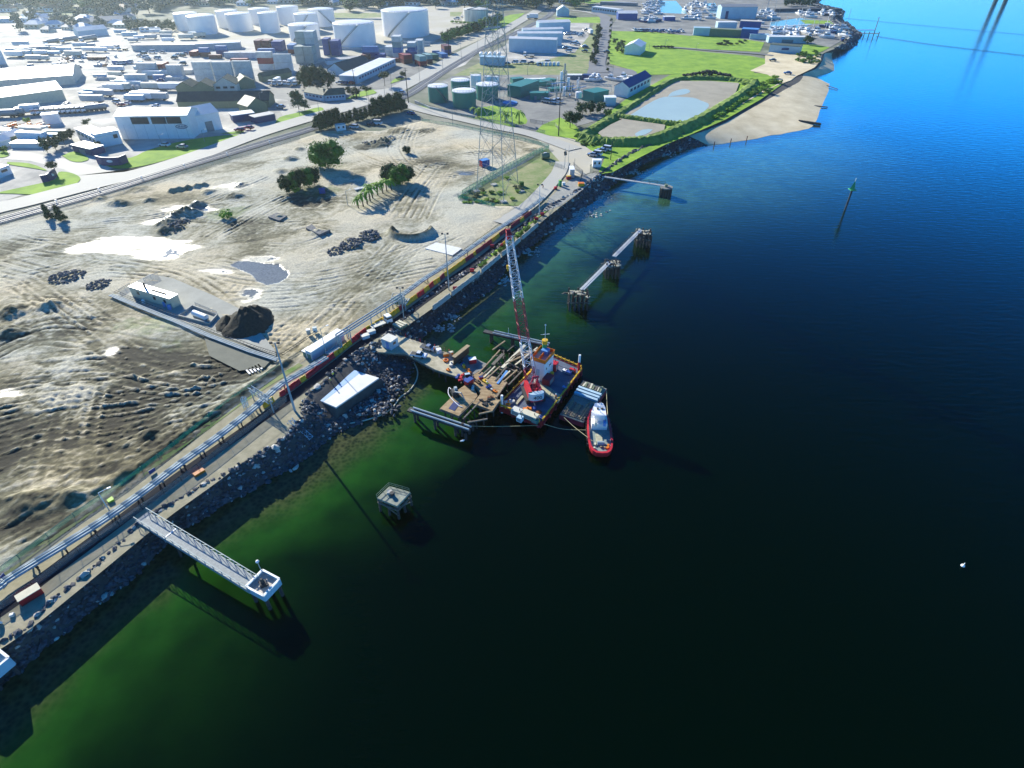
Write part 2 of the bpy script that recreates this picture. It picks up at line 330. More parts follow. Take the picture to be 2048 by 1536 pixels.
for b in ((100, 640, 170, 60, .75), (230, 760, 300, 80, .85), (60, 850, 200, 120, .9), (300, 860, 180, 60, .85), (150, 960, 170, 60, .7), (60, 1060, 150, 50, .7), (60, 500, 140, 30, .6), (430, 740, 120, 50, .8),
  (350, 600, 110, 40, .55), (250, 420, 150, 20, .3), (420, 430, 80, 30, .8), (500, 460, 90, 35, .7), (470, 400, 60, 20, .6), (620, 400, 90, 30, .8), (560, 480, 90, 30, .45), (860, 330, 60, 16, .7), (800, 400, 80, 25, .45),
  (710, 600, 60, 30, .35), (600, 455, 80, 26, .6), (520, 500, 60, 22, .5), (330, 400, 120, 14, .5), (760, 545, 70, 20, .4), (940, 300, 70, 12, .45), (600, 350, 40, 12, .5), (200, 430, 90, 12, .45), (620, 640, 80, 30, .3), (690, 520, 60, 25, .25), (520, 330, 40, 10, .6), (300, 350, 60, 10, .4), (700, 280, 50, 12, .5)):
 dark = blob(*b, dark)
rut = np.zeros_like(X); rutc = np.zeros_like(X)
def track(pts, wdt=.55, gauge=2.3, depth=.16, col=.45, light=.3):
 global rut, rutc
 pl = [(p.x, p.y) for p in catmull(W(pts), 5)]; d, s = segdist(X, Y, pl)
 a = np.exp(-((np.abs(s) - gauge / 2) / wdt) ** 4) * (d < gauge * 1.5); side = np.exp(-((np.abs(s) - gauge / 2 - .8) / .35) ** 2) * (d < gauge * 1.5)
 rut = rut - a * depth + side * depth * .7; rutc = rutc + a * col - side * light
def band(pts, width, n, **k):
 P = W(pts)
 for i in range(n):
  o = (i - (n - 1) / 2) * width / max(1, n - 1) if n > 1 else 0; o += random.uniform(-.5, .5); Q = []
  for j, p in enumerate(P):
   t = (P[min(j + 1, len(P) - 1)] - P[max(j - 1, 0)]).normalized(); Q.append(p + Vector((-t.y, t.x, 0)) * (o + random.uniform(-.3, .3)))
  tr_world(Q, **k)
def tr_world(Q, wdt=.42, gauge=2.1, depth=.15, col=.42, light=.3):
 global rut, rutc
 pl = [(p.x, p.y) for p in catmull(Q, 5)]; d, s = segdist(X, Y, pl)
 m_ = d < gauge * 1.6; a = np.exp(-((np.abs(s) - gauge / 2) / wdt) ** 4) * m_; side = np.exp(-((np.abs(s) - gauge / 2 - .75) / .3) ** 2) * m_
 rut = rut - a * depth + side * depth * .7; rutc = rutc + a * col - side * light
band([(60, 560), (48, 610), (55, 660), (80, 700), (110, 720)], 0, 1, col=-.3, depth=.2); 
band([(150, 800), (135, 860), (120, 930), (115, 960)], 9, 5, col=-.25, depth=.2)
band([(0, 700), (90, 665), (200, 670), (330, 690), (440, 690), (540, 715)], 10, 5)
band([(20, 1100), (170, 1010), (330, 880), (520, 760)], 14, 6, col=.3)
band([(60, 560), (170, 640), (300, 720), (430, 745)], 8, 3)
band([(0, 760), (100, 745), (230, 740), (350, 760), (470, 755)], 14, 5)
band([(0, 820), (120, 800), (260, 790), (400, 760), (520, 735)], 16, 6)
band([(0, 880), (100, 850), (250, 830), (420, 800)], 14, 5); band([(0, 930), (90, 900), (200, 900), (330, 860)], 14, 5)
band([(200, 520), (340, 545), (430, 590), (470, 640)], 7, 4); band([(240, 500), (400, 540), (540, 560), (700, 545), (900, 470)], 6, 2, col=.2)
band([(0, 480), (90, 500), (180, 520), (0, 570)], 6, 3); band([(0, 540), (100, 560), (200, 540), (330, 545)], 9, 3)
band([(230, 440), (320, 430), (420, 400), (520, 360)], 6, 3, col=-.3); band([(430, 610), (600, 600), (760, 560), (860, 540)], 10, 3, col=.2)
band([(600, 700), (680, 610), (740, 560), (800, 500)], 8, 3, col=.25); band([(820, 250), (800, 300), (860, 350), (960, 340)], 8, 4, col=.25)
band([(870, 260), (960, 290), (1000, 330)], 12, 5, col=.25); band([(820, 430), (850, 380), (880, 340)], 10, 5, col=.3); band([(700, 300), (780, 330), (900, 320), (990, 310)], 10, 5, col=.25)
band([(430, 470), (520, 420), (560, 400)], 8, 3); band([(620, 640), (560, 690), (520, 730)], 6, 3, col=.2); band([(780, 290), (860, 260), (930, 270), (1020, 290)], 9, 4, col=.2)
for i in range(46):                                       # short turns of the machines
 x0 = random.uniform(0, 620); y0 = random.uniform(560, 1000) if i < 34 else random.uniform(400, 560)
 if y0 > 1130 - x0 * .68: continue
 a = random.uniform(-.5, .35); Lp = random.uniform(60, 160); cv = random.uniform(-.5, .5)
 band([(x0 + Lp * t * math.cos(a + cv * t), y0 - Lp * t * math.sin(a + cv * t) * .6) for t in (0, .35, .7, 1)], 0, 1, col=random.choice((.3, .3, -.2)), depth=.11)
wet = np.zeros_like(X); pud = np.zeros_like(X)
for b in ((250, 490, 110, 18, 1), (330, 500, 70, 20, 1), (185, 495, 60, 14, .9), (380, 420, 70, 10, .8), (330, 445, 60, 9, .8), (460, 375, 60, 9, .6), (430, 545, 60, 8, .7), (500, 590, 30, 20, .8), (520, 520, 60, 14, .7), (20, 790, 40, 16, .7), (220, 705, 20, 12, .8), (70, 600, 70, 18, .35),
  (930, 345, 30, 8, .8), (600, 560, 60, 20, .4), (160, 560, 60, 12, .4), (215, 640, 40, 16, .3), (760, 425, 30, 10, .5)):
 wet = blob(*b, wet)
pn = fbm(X * .18, Y * .18, 4) - .5; wet = sm(.3, .78, wet * (.15 + 1.7 * fbm(X * .16, Y * .5, 5, .65)))
PU = W([(462, 530), (480, 522), (520, 526), (560, 530), (577, 543), (576, 556), (560, 566), (535, 571), (515, 563), (500, 550), (480, 541)])
inp = inpoly(X + pn * 1.5, Y + pn * 1.5, [(p.x, p.y) for p in PU]); pud = np.maximum(pud, inp * 1.0)
p2 = ((wet + pn * 1.2) > 1.12); pud = np.maximum(pud, p2 * .9)
rb = np.clip((fbm(X * .13 + 31, Y * .13, 4) - .36) * 4, .3, 1.2); rut = rut * rb; rutc = rutc * rb; depthw = sm(.35, .8, dark)
Z = .28 + big * .8 + streak * (.12 + .55 * depthw) + streak2 * .06 + fine * (.12 + .22 * depthw) + (fbm(X * 1.9, Y * 1.9 + 3, 2, .8) - .5) * (.08 + .16 * depthw) + rut * (1 + depthw)
Z = Z * (1 - np.clip(wet * .75, 0, .9)); Z = np.where(pud > .5, .06, np.maximum(Z, .04)); Z = Z * fade
# spoil mounds: (px, py, radius px, height m, dark, jagged)
def mound(px, py, rx, h, dk=.5, jag=.5, ry=None):
 global Z, dark
 c = G(px, py); mm = MPP(px, py); r = rx * mm; r2 = (ry or rx) * mm
 q = np.hypot((X - c.x) / r, (Y - c.y) / r2) + (fbm(X * .35, Y * .35, 4) - .5) * jag
 b = np.clip(1 - q, 0, 1); b = b * b * (3 - 2 * b); Z = Z + h * b * (1 + (fbm(X * 1.1, Y * 1.1, 3) - .5) * jag); dark = np.maximum(dark, dk * sm(0, .3, b))
for a in ((350, 440, 34, 2.6, .5, .5, 60), (385, 430, 26, 2.2, .5, .6), (395, 412, 22, 2.0, .6, .6), (330, 465, 20, 1.5, .5, .5), (240, 408, 36, 1.6, .45, .4, 24), (300, 402, 18, 1.0, .3), (200, 400, 20, 1, .4), (280, 380, 30, .9, .4), (345, 384, 12, 1.3, .3, .15), (360, 381, 12, 1.4, .3, .15), (377, 378, 12, 1.5, .3, .15), (395, 375, 12, 1.4, .3, .15), (410, 372, 11, 1.2, .3, .15),
  (480, 372, 26, 1.2, .55), (470, 395, 26, 1.4, .6), (420, 385, 22, 1, .4), (580, 320, 22, 1.4, .5), (560, 345, 20, 1, .5), (600, 300, 16, 1, .4), (100, 615, 34, 1.7, .6, .4), (30, 625, 40, 1.8, .6, .4), (20, 670, 36, 1.6, .7, .6), (190, 690, 22, -.9, .8, .5), (225, 712, 22, -1, .9, .5), (90, 765, 20, -.6, .9), (560, 437, 16, 1, .4), (635, 468, 22, 1.1, .4, .6), (700, 480, 14, .5, .6),
  (755, 290, 34, 1.6, .6, .6), (770, 284, 16, 2.2, .3, .5), (725, 296, 24, .9, .8, .5), (800, 262, 30, .8, .6, .6), (300, 870, 24, .8, .7), (60, 1010, 60, 1.2, .6, .5), (140, 1000, 40, .9, .6), (170, 1070, 30, .7, .5), (250, 950, 30, .6, .6), (1060, 300, 20, .6, .4), (850, 262, 26, .6, .6)):
 mound(*a)
# the crescent pit by the haul road and the trench edge along the pipes
c = G(823, 466); mm = MPP(823, 466); q = np.hypot((X - c.x) / (42 * mm), (Y - c.y) / (34 * mm)); Z = Z + 1.9 * np.exp(-((q - .95) / .16) ** 2) * (Y < c.y + 1.5) * fade; dark = np.maximum(dark, .9 * np.exp(-((q - .9) / .13) ** 2) * (Y < c.y + 1.5))
pl = [(p.x, p.y) for p in W([(0, 1010), (90, 1000), (180, 1000), (300, 925), (400, 850), (500, 780), (560, 740)])]; dd, ss = segdist(X, Y, pl)
Z = Z + .8 * np.exp(-((ss + 1.0) / 1.0) ** 2) * (dd < 4) * (.6 + fine); dark = np.maximum(dark, .75 * np.exp(-(ss / 1.6) ** 2) * (dd < 4))
# pale haul road and levelled pads
lit = np.zeros_like(X)
for poly, a in (([(820, 470), (880, 440), (985, 412), (1050, 412), (960, 475), (900, 478), (860, 490)], .6), ([(860, 488), (900, 485), (925, 497), (905, 512), (878, 505)], 1.4), ([(560, 650), (620, 610), (800, 560), (740, 600), (640, 690)], .3), ([(850, 250), (1090, 296), (1000, 345), (880, 300)], .25)):
 lit = np.maximum(lit, a * inpoly(X, Y, [(p.x, p.y) for p in W(poly)]))
Z = np.where(lit > 1, .12, Z)
speck = (fbm(X * 1.7 + 5, Y * 1.7, 2, .8) - .5); tone = np.clip(.98 - dark * .66 + speck * (.35 + .5 * depthw) + (big * 1.6 + streak * 1.25 + streak2 * .45) * (.5 + depthw * .8) + fine * .35 - rutc * (.65 + .75 * depthw) + lit * .25, .04, 1.25)
tone = np.clip((tone - .55) * 1.25 + .55 - .03 * depthw, .03, 1.3); tone = tone * (1 - .25 * wet)
A = np.array([.022, .019, .008]); B = np.array([.175, .16, .085]); C = np.array([.54, .495, .36])
t1 = np.clip(tone * 1.7, 0, 1)[..., None]; t2 = np.clip((tone - .55) * 1.9, 0, 1)[..., None]
col = A * (1 - t1) + B * t1; col = col * (1 - t2) + C * t2
warm = np.clip((fbm(X * .05 + 9, Y * .05, 3) - .5) * 3, -.6, .8)[..., None]; col = col * (1 + warm * np.array([.12, .02, -.12]))
gr = blob(300, 650, 90, 25, 1, np.zeros_like(X)); gr = blob(450, 430, 40, 14, 1.3, gr); gr = blob(480, 420, 30, 8, 1, gr); gr = blob(640, 385, 60, 14, 1, gr); gr = blob(660, 262, 40, 10, 1.2, gr); gr = blob(130, 1120, 140, 30, .8, gr); gr = blob(345, 690, 40, 20, .7, gr)
gr = (sm(.45, .95, gr * (.35 + 1.2 * fbm(X * .6, Y * .6, 4))) * .55)[..., None]; col = col * (1 - gr * .8) + np.array([.12, .2, .04]) * gr * .8
pp = (pud[..., None] > .5); wetc = np.clip(wet, 0, 1)[..., None]; col = np.where(pp, np.array([.20, .20, .17]), col * (1 - wetc * .15))
rough = np.clip(.95 - wet * .62, .3, 1); rough = np.where(pud > .5, .12, rough)
# quads inside only
idx = np.arange(nx * ny).reshape(nx, ny); q = ins[:-1, :-1] & ins[1:, :-1] & ins[1:, 1:] & ins[:-1, 1:]
F = np.stack([idx[:-1, :-1][q], idx[1:, :-1][q], idx[1:, 1:][q], idx[:-1, 1:][q]], -1)
used = np.unique(F); rem = -np.ones(nx * ny, int); rem[used] = np.arange(len(used)); F = rem[F]
V = np.stack([X, Y, LAND + .02 + np.maximum(Z, 0)], -1).reshape(-1, 3)[used]
SITE_Z = (xs, ys, LAND + .02 + np.maximum(Z, 0))
def siteh(x, y):
 i = int(np.clip((x - xs0) / STEP, 0, SITE_Z[2].shape[0] - 1)); j = int(np.clip((y - ys0) / STEP, 0, SITE_Z[2].shape[1] - 1)); return float(SITE_Z[2][i, j])
xs0, ys0 = xs[0], ys[0]
me = bpy.data.meshes.new('dirt_ground'); me.from_pydata(V.tolist(), [], F.tolist()); me.update(); me.polygons.foreach_set('use_smooth', [True] * len(me.polygons))
ca = me.color_attributes.new('soil', 'FLOAT_COLOR', 'POINT'); rgba = np.ones((len(used), 4), np.float32); rgba[:, :3] = np.clip(col.reshape(-1, 3)[used], .01, .8); ca.data.foreach_set('color', rgba.ravel())
at = me.attributes.new('rgh', 'FLOAT', 'POINT'); at.data.foreach_set('value', rough.ravel()[used].astype(np.float32))
m = bpy.data.materials.new('dirt'); m.use_nodes = True; N = m.node_tree.nodes; L = m.node_tree.links; p = N['Principled BSDF']
a1 = node('ShaderNodeAttribute', attribute_name='soil'); a2 = node('ShaderNodeAttribute', attribute_name='rgh'); L.new(a2.outputs['Fac'], p.inputs['Roughness'])
geo = node('ShaderNodeNewGeometry'); nz = node('ShaderNodeTexNoise'); nz.inputs['Scale'].default_value = 1.8; nz.inputs['Detail'].default_value = 6; nz.inputs['Roughness'].default_value = .7; L.new(geo.outputs['Position'], nz.inputs['Vector'])
mr = node('ShaderNodeMapRange'); mr.inputs[1].default_value = .3; mr.inputs[2].default_value = .7; mr.inputs[3].default_value = .62; mr.inputs[4].default_value = 1.25; L.new(nz.outputs[0], mr.inputs[0])
vm = node('ShaderNodeVectorMath', operation='SCALE'); L.new(a1.outputs['Color'], vm.inputs[0]); L.new(mr.outputs[0], vm.inputs['Scale']); L.new(vm.outputs[0], p.inputs['Base Color'])
bp = node('ShaderNodeBump'); bp.inputs['Distance'].default_value = .25; L.new(nz.outputs[0], bp.inputs['Height'])
mr2 = node('ShaderNodeMapRange'); mr2.inputs[1].default_value = .15; mr2.inputs[2].default_value = .7; mr2.inputs[4].default_value = .55; L.new(a2.outputs['Fac'], mr2.inputs[0]); L.new(mr2.outputs[0], bp.inputs['Strength']); L.new(bp.outputs[0], p.inputs['Normal'])
me.materials.append(m); tag(lnk(bpy.data.objects.new('dirt_ground', me)), kind='structure')
if me.polygons[0].normal.z < 0: me.flip_normals()
# sheets laid on the land
_lay = [0]
def sheet(name, pts, mat, lift=None, kind='structure', smooth_k=0, zb=LAND, closed=False):
 P = W(pts, zb)
 if smooth_k: P = catmull(P + [P[0]], smooth_k)[:-1]
 if lift is None: _lay[0] += 1; lift = .03 + .006 * _lay[0]
 mb = MB(); mb.add([(q.x, q.y, zb + lift) for q in P], [tuple(range(len(P)))])
 o = ob(name, mb, mat); b = bmesh.new(); b.from_mesh(o.data); bmesh.ops.triangulate(b, faces=b.faces[:], ngon_method='EAR_CLIP'); b.to_mesh(o.data); b.free()
 if o.data.polygons and o.data.polygons[0].normal.z < 0: o.data.flip_normals()
 return tag(o, kind=kind)
def strip(name, pts, wpx, mat, lift, k=4, zb=LAND, kerb=0):
 """a road-like ribbon: wpx is its width in metres"""
 P = catmull(W(pts, zb), k); mb = MB(); n = len(P)
 for i, q in enumerate(P):
  t = (P[min(i + 1, n - 1)] - P[max(i - 1, 0)]); t.z = 0; t.normalize(); s_ = Vector((-t.y, t.x, 0)); mb.v += [tuple(q + s_ * wpx / 2 + Vector((0, 0, lift))), tuple(q - s_ * wpx / 2 + Vector((0, 0, lift)))]
 for i in range(n - 1): mb.f.append((2 * i, 2 * i + 1, 2 * i + 3, 2 * i + 2))
 o = ob(name, mb, mat); 
 if o.data.polygons[0].normal.z < 0: o.data.flip_normals()
 return tag(o, kind='structure')
K('yardpale', (.7, .66, .56), .85, spec=.12, c2=(.2, .2, .19), scale=.05); K('yardgrey', (.16, .16, .15), .8, spec=.12, c2=(.38, .37, .32), scale=.06)
K('roadconc', (.5, .48, .4), .75, spec=.12, c2=(.44, .43, .38), scale=.05, stretch=(1, 1, 1)); K('asphalt_pipe_shadow', (.02, .023, .032), .9, var=.3, scale=.5, spec=.1); K('roadgrey', (.2, .205, .21), .85, var=.15, scale=.1)
K('ballast', (.16, .165, .17), .95, c2=(.3, .3, .29), scale=.7); K('rail', (.3, .3, .3), .55, .3, var=.1)
K('grass', (.12, .26, .01), .95, c2=(.3, .47, .03), scale=.12); K('grassdry', (.1, .2, .03), .95, c2=(.36, .33, .17), scale=.18); K('grassdark', (.05, .11, .02), .95, c2=(.1, .2, .03), scale=.3)
K('sand', (.58, .48, .29), .9, c2=(.82, .71, .48), scale=.09, spec=.1); K('sandpath', (.42, .38, .26), .95, spec=.12, c2=(.28, .26, .17), scale=.5, bump=.3); K('mudflat', (.3, .27, .2), .8, c2=(.42, .38, .28), scale=.12)
K('pondwater', (.42, .52, .46), .3, var=.06, scale=.1, spec=.35); K('marinawater', (.25, .48, .52), .1, var=.1, spec=.6); K('gravel', (.26, .27, .24), .95, c2=(.38, .37, .32), scale=.8)
# industrial ground, left and behind
sheet('yard_surface', [(-250, 420), (-250, 90), (-100, 45), (60, 40), (200, 45), (300, 50), (420, 75), (640, 90), (760, 110), (830, 135), (900, 125), (960, 100), (930, 130), (780, 190), (640, 232), (420, 300), (180, 345), (0, 405)], M['yardpale'])
sheet('tank_farm_ground', [(330, 80), (340, 40), (500, 22), (760, 12), (980, 12), (1010, 50), (960, 80), (900, 105), (860, 112), (700, 118), (560, 100), (420, 85)], mk('bund_ground', (.42, .38, .26), .9, c2=(.5, .47, .4), scale=.03))
sheet('yard_surface', [(575, 200), (520, 195), (530, 175), (620, 130), (700, 110), (860, 132), (830, 165), (780, 185), (690, 205), (640, 225), (585, 232)], M['yardgrey'])
sheet('grass_field', [(-250, 60), (0, 32), (60, 30), (100, 22), (190, 14), (215, 20), (150, 28), (60, 38), (-250, 80)], M['grassdry'])
sheet('grass_field', [(660, 26), (765, 26), (765, 34), (670, 40)], M['grassdry']); sheet('grass_field', [(900, 24), (925, 24), (920, 33), (900, 33)], M['grassdry'])
# the long road beside the railway
ROAD = [(-260, 482), (-60, 432), (0, 416), (60, 402), (180, 371), (300, 342), (400, 310), (512, 269), (620, 236), (700, 214), (770, 190), (830, 160), (880, 132), (930, 105), (980, 78), (1010, 60), (1040, 42), (1065, 28), (1090, 12)]
strip('road', ROAD, 12, M['roadconc'], .30)
sheet('road', [(150, 352), (130, 340), (100, 332), (60, 322), (-80, 312), (-80, 296), (60, 305), (130, 318), (180, 330), (230, 342), (300, 340), (330, 330), (250, 356), (190, 372), (140, 385)], M['roadconc'])
sheet('road', [(560, 222), (640, 208), (700, 204), (770, 178), (800, 170), (812, 182), (800, 205), (720, 214), (640, 240), (575, 250)], M['roadconc'])
RAIL = [(-260, 512), (0, 442), (120, 408), (212, 382), (360, 336), (512, 291), (600, 265), (640, 252), (720, 225), (807, 194), (850, 168), (887, 143), (930, 117), (962, 98), (1000, 82), (1040, 62), (1075, 44), (1100, 30), (1112, 10)]
strip('rail_ballast', RAIL, 7.0, M['ballast'], .24)
for off in (-2.5, -1.1, 1.1, 2.5):
 P = catmull(W(RAIL), 4); mb = MB(); Q = []
 for i, q in enumerate(P):
  t = (P[min(i + 1, len(P) - 1)] - P[max(i - 1, 0)]).normalized(); Q.append(q + Vector((-t.y, t.x, 0)) * off + Vector((0, 0, .36)))
 for a, b in zip(Q, Q[1:]): mb.beam(a, b, .16, .16)
 one('railway_rail', {2.5: 'steel rail of the railway nearest the long pale road', 1.1: 'second steel rail of the railway counted from the road', -1.1: 'third steel rail of the railway counted from the road', -2.5: 'steel rail of the railway nearest the dirt site'}[off], 'rail', mb, M['rail'], 'rails of the railway')
strip('road', [(760, 180), (800, 205), (850, 222), (930, 240), (1000, 256), (1060, 268), (1110, 285), (1150, 300)], 8, M['roadconc'], .33)
sheet('road', [(1095, 296), (1060, 268), (1090, 262), (1150, 280), (1220, 300), (1225, 308), (1180, 330), (1180, 345), (1165, 352), (1128, 352), (1128, 335), (1112, 325)], mk('pale_dirt_road', (.5, .45, .32), .9, c2=(.48, .45, .36), scale=.1))
strip('road', [(1125, 325), (1118, 345), (1105, 362), (1085, 385), (1062, 408), (1040, 425), (1000, 448)], 6.0, M['roadconc'], .36)
# corridor along the pipes
sheet('sandy_ground', [(-300, 1480), (-60, 1342), (0, 1284), (50, 1257), (135, 1171), (256, 1065), (400, 973), (500, 916), (560, 879), (598, 837), (606, 803), (634, 772), (679, 733), (721, 700), (764, 678), (790, 650), (840, 605), (900, 562), (1000, 492), (1100, 412), (1150, 382), (1130, 352), (1060, 405), (980, 462), (900, 520), (800, 590), (640, 705), (500, 795), (360, 905), (180, 1035), (0, 1155), (-300, 1360)], M['sandpath'], lift=.012)
strip('sand_path', [(-220, 1385), (0, 1262), (130, 1165), (300, 1030), (420, 945), (520, 870), (585, 822)], 6.5, M['sandpath'], .04)
strip('road_and_pipe_shadow', [(-200, 1350), (0, 1222), (82, 1160), (237, 1044), (332, 972), (425, 906), (512, 845), (600, 782), (680, 722), (720, 690), (800, 638), (900, 562), (960, 520), (1000, 488), (1040, 458), (1085, 425), (1120, 395)], 2.6, M['asphalt_pipe_shadow'], .055)  # road ribbon, its navy colour also paints the shadow band of the pipes
strip('grass_verge', [(-200, 1305), (0, 1150), (130, 1055), (270, 955), (400, 862), (500, 790), (600, 728)], 2.2, M['grassdry'], .07)
strip('gravel_verge', [(800, 652), (850, 618), (900, 582), (960, 540), (1010, 500), (1060, 455), (1110, 415), (1150, 385)], 3.0, M['sandpath'], .05)
strip('grass_verge', [(960, 530), (1010, 488), (1060, 446), (1100, 415)], 1.2, M['grass'], .08)
sheet('gravel_pad', [(1085, 425), (1100, 395), (1140, 360), (1190, 345), (1200, 350), (1165, 380), (1120, 412)], M['gravel'])
# enclosure by the pylon
sheet('rough_ground', [(918, 396), (1040, 312), (1095, 296), (1125, 330), (1105, 362), (1060, 408), (1040, 412), (985, 412)], M['grassdry'], lift=.10)
# plant ground, grass and roads to the right
sheet('plant_yard', [(862, 205), (880, 165), (920, 145), (1150, 140), (1180, 150), (1290, 155), (1250, 195), (1200, 240), (1120, 262), (1030, 258), (940, 240)], M['yardgrey'])
sheet('grass_field', [(905, 152), (950, 130), (1020, 105), (1060, 112), (1150, 110), (1180, 140), (1030, 150)], M['grassdry'])
sheet('yard_surface', [(955, 118), (1010, 92), (1030, 60), (1120, 35), (1180, 38), (1175, 100), (1150, 122), (1000, 128)], M['yardpale'])
sheet('grass_patch', [(955, 235), (962, 215), (1010, 212), (1040, 222), (1055, 242), (1040, 250), (985, 240)], M['grass'], smooth_k=2)
sheet('grass_patch', [(830, 210), (900, 222), (960, 236), (1030, 250), (1030, 256), (950, 242), (880, 230)], M['grass'])
sheet('grass_patch', [(1070, 265), (1085, 250), (1120, 235), (1150, 250), (1160, 262), (1165, 275), (1150, 278), (1100, 272)], M['grass'])
sheet('grass_field', [(1180, 300), (1150, 278), (1165, 262), (1200, 240), (1250, 200), (1340, 150), (1400, 145), (1490, 145), (1560, 150), (1570, 165), (1520, 200), (1450, 240), (1385, 268), (1330, 290), (1280, 315), (1225, 345), (1195, 350), (1210, 315)], M['grass'])
sheet('grass_field', [(1205, 62), (1230, 58), (1300, 64), (1420, 72), (1530, 82), (1520, 104), (1400, 98), (1300, 93), (1215, 98)], M['grass'])
sheet('grass_field', [(1214, 98), (1300, 92), (1420, 105), (1500, 112), (1530, 118), (1535, 130), (1500, 150), (1400, 148), (1300, 150), (1272, 148), (1262, 140), (1220, 128)], M['grass'])
sheet('grass_field', [(1060, 128), (1150, 105), (1180, 70), (1190, 38), (1205, 33), (1180, 130), (1175, 150), (1040, 150)], M['grassdry'])
sheet('grass_field', [(1110, 36), (1200, 34), (1205, 46), (1120, 46)], M['grass'])
sheet('grass_field', [(1225, 14), (1270, 12), (1275, 0), (1160, -5), (1150, 3)], M['grass']); sheet('grass_field', [(960, 50), (1020, 30), (1050, 26), (1020, 50), (985, 62)], M['grass'])
strip('road', [(1190, 26), (1205, 32), (1212, 40), (1210, 60), (1204, 85), (1198, 110), (1194, 130), (1200, 146)], 12, M['roadgrey'], .40)
sheet('road', [(1180, 130), (1212, 128), (1225, 136), (1255, 138), (1272, 144), (1265, 152), (1180, 152), (1173, 148)], M['roadgrey'], smooth_k=2)
strip('road', [(1310, 93), (1380, 98), (1440, 103), (1510, 108), (1545, 112)], 4.5, M['roadgrey'], .42)
strip('road', [(1205, 33), (1170, 24), (1120, 20), (1090, 22)], 6, M['roadconc'], .38)
sheet('yard_surface', [(1215, 62), (1240, 30), (1180, 8), (1300, -8), (1560, -8), (1640, 10), (1680, 45), (1695, 75), (1660, 95), (1560, 90), (1420, 68), (1380, 72), (1300, 64)], M['yardgrey'])
sheet('marina_water', [(1320, 2), (1352, 2), (1375, 28), (1320, 26)], M['marinawater']); sheet('marina_water', [(1405, 8), (1430, 6), (1438, 26), (1420, 26)], M['marinawater'])
sheet('marina_water', [(1540, 45), (1600, 36), (1640, 42), (1600, 58), (1540, 62)], M['marinawater']); sheet('marina_water', [(1545, 18), (1660, 18), (1682, 22), (1660, 26), (1550, 26)], mk('deepmarina', (.02, .06, .12), .1, spec=.6))
sheet('grass_patch', [(1570, 88), (1630, 90), (1660, 95), (1645, 103), (1620, 112), (1590, 110), (1600, 98)], M['grass']); sheet('grass_patch', [(1600, 40), (1665, 42), (1670, 48), (1610, 48)], M['grass'])
# beach (follows the bank, so lay it as a patched surface) 
sheet('beach_sand', [(1398, 258), (1440, 236), (1490, 204), (1520, 184), (1548, 173), (1560, 164), (1535, 150), (1500, 142), (1530, 128), (1530, 112), (1540, 104), (1612, 112), (1640, 110), (1642, 122), (1628, 136), (1605, 147), (1592, 153), (1582, 161), (1552, 171), (1527, 181), (1492, 201), (1442, 233), (1400, 256)][:19] + [(1582, 161), (1552, 172), (1500, 200), (1442, 234)], M['sand'])
mb = MB(); rr = [(c_, t_) for c_, t_ in zip(crest, toe) if c_.y > G(1360, 268).y and c_.x < 900 and c_.y < G(1640, 106).y]
for c_, t_ in rr:
 for k in range(6):
  s_ = k / 5 * 1.0; p_ = c_.lerp(t_, s_); z_ = LAND * (1 - s_) + .06 + .25 * math.sin(s_ * 3.14); mb.v.append((p_.x, p_.y, z_))
for i in range(len(rr) - 1):
 for k in range(5): mb.f.append((i * 6 + k, (i + 1) * 6 + k, (i + 1) * 6 + k + 1, i * 6 + k + 1))
o = ob('beach_slope', mb, M['sand'], smooth=True); tag(o, kind='structure')
if o.data.polygons[0].normal.z < 0: o.data.flip_normals()
# left-hand grass
for q in ([(196, 322), (208, 330), (235, 338), (290, 332), (370, 310), (430, 290), (478, 276), (470, 270), (380, 280), (300, 300), (262, 316)], [(-60, 398), (0, 388), (80, 390), (130, 380), (156, 366), (160, 355), (140, 346), (118, 345), (110, 360), (60, 372), (0, 385)],
  [(125, 312), (150, 304), (178, 318), (160, 325), (140, 322)], [(550, 250), (600, 242), (645, 225), (640, 215), (600, 225), (560, 235)], [(690, 200), (750, 188), (752, 180), (720, 184)], [(780, 168), (800, 162), (810, 156), (790, 158)], [(15, 325), (60, 328), (95, 342), (70, 338), (20, 330)], [(440, 268), (480, 268), (485, 262)], [(0, 305), (12, 302), (18, 312), (0, 316)]):
 sheet('grass_patch', q, M['grass'], smooth_k=3)
# rocks along the shore
def ico(sub=1):
 b = bmesh.new(); bmesh.ops.create_icosphere(b, subdivisions=sub, radius=1); V = np.array([v.co[:] for v in b.verts]); F = [[v.index for v in f.verts] for f in b.faces]; b.free(); return V, F
ICO1 = ico(1); ICO2 = ico(2)
def rockverts(s, rnd):
 V, F = ICO1; ang = rnd.uniform(0, 6.28); k = NR.uniform(.62, 1.25, len(V))[:, None]
 v = V * k * np.array([s * rnd.uniform(.7, 1.4), s * rnd.uniform(.6, 1.1), s * rnd.uniform(.5, .85)])
 c_, s_ = math.cos(ang), math.sin(ang); v = v @ np.array([[c_, s_, 0], [-s_, c_, 0], [0, 0, 1]]); return v, F
rnd = random.Random(3)
def bankpoint(i, f, s):
 a = crest[i].lerp(crest[i + 1], f); b = toe[i].lerp(toe[i + 1], f); p = a.lerp(b, s); s = min(max(s, 0), 1)
 p.z = LAND * (1 - .07 * s / .16 if s < .16 else .93 - .6 * (s - .16) / .39 if s < .55 else .33 * (1 - s) / .45); return p
rk = MB(); rkl = MB(); cum = []
ROCKS = []; SLABP = [(q.x, q.y) for q in W([(620, 799), (696, 730), (768, 756), (672, 822)], 3.2)]
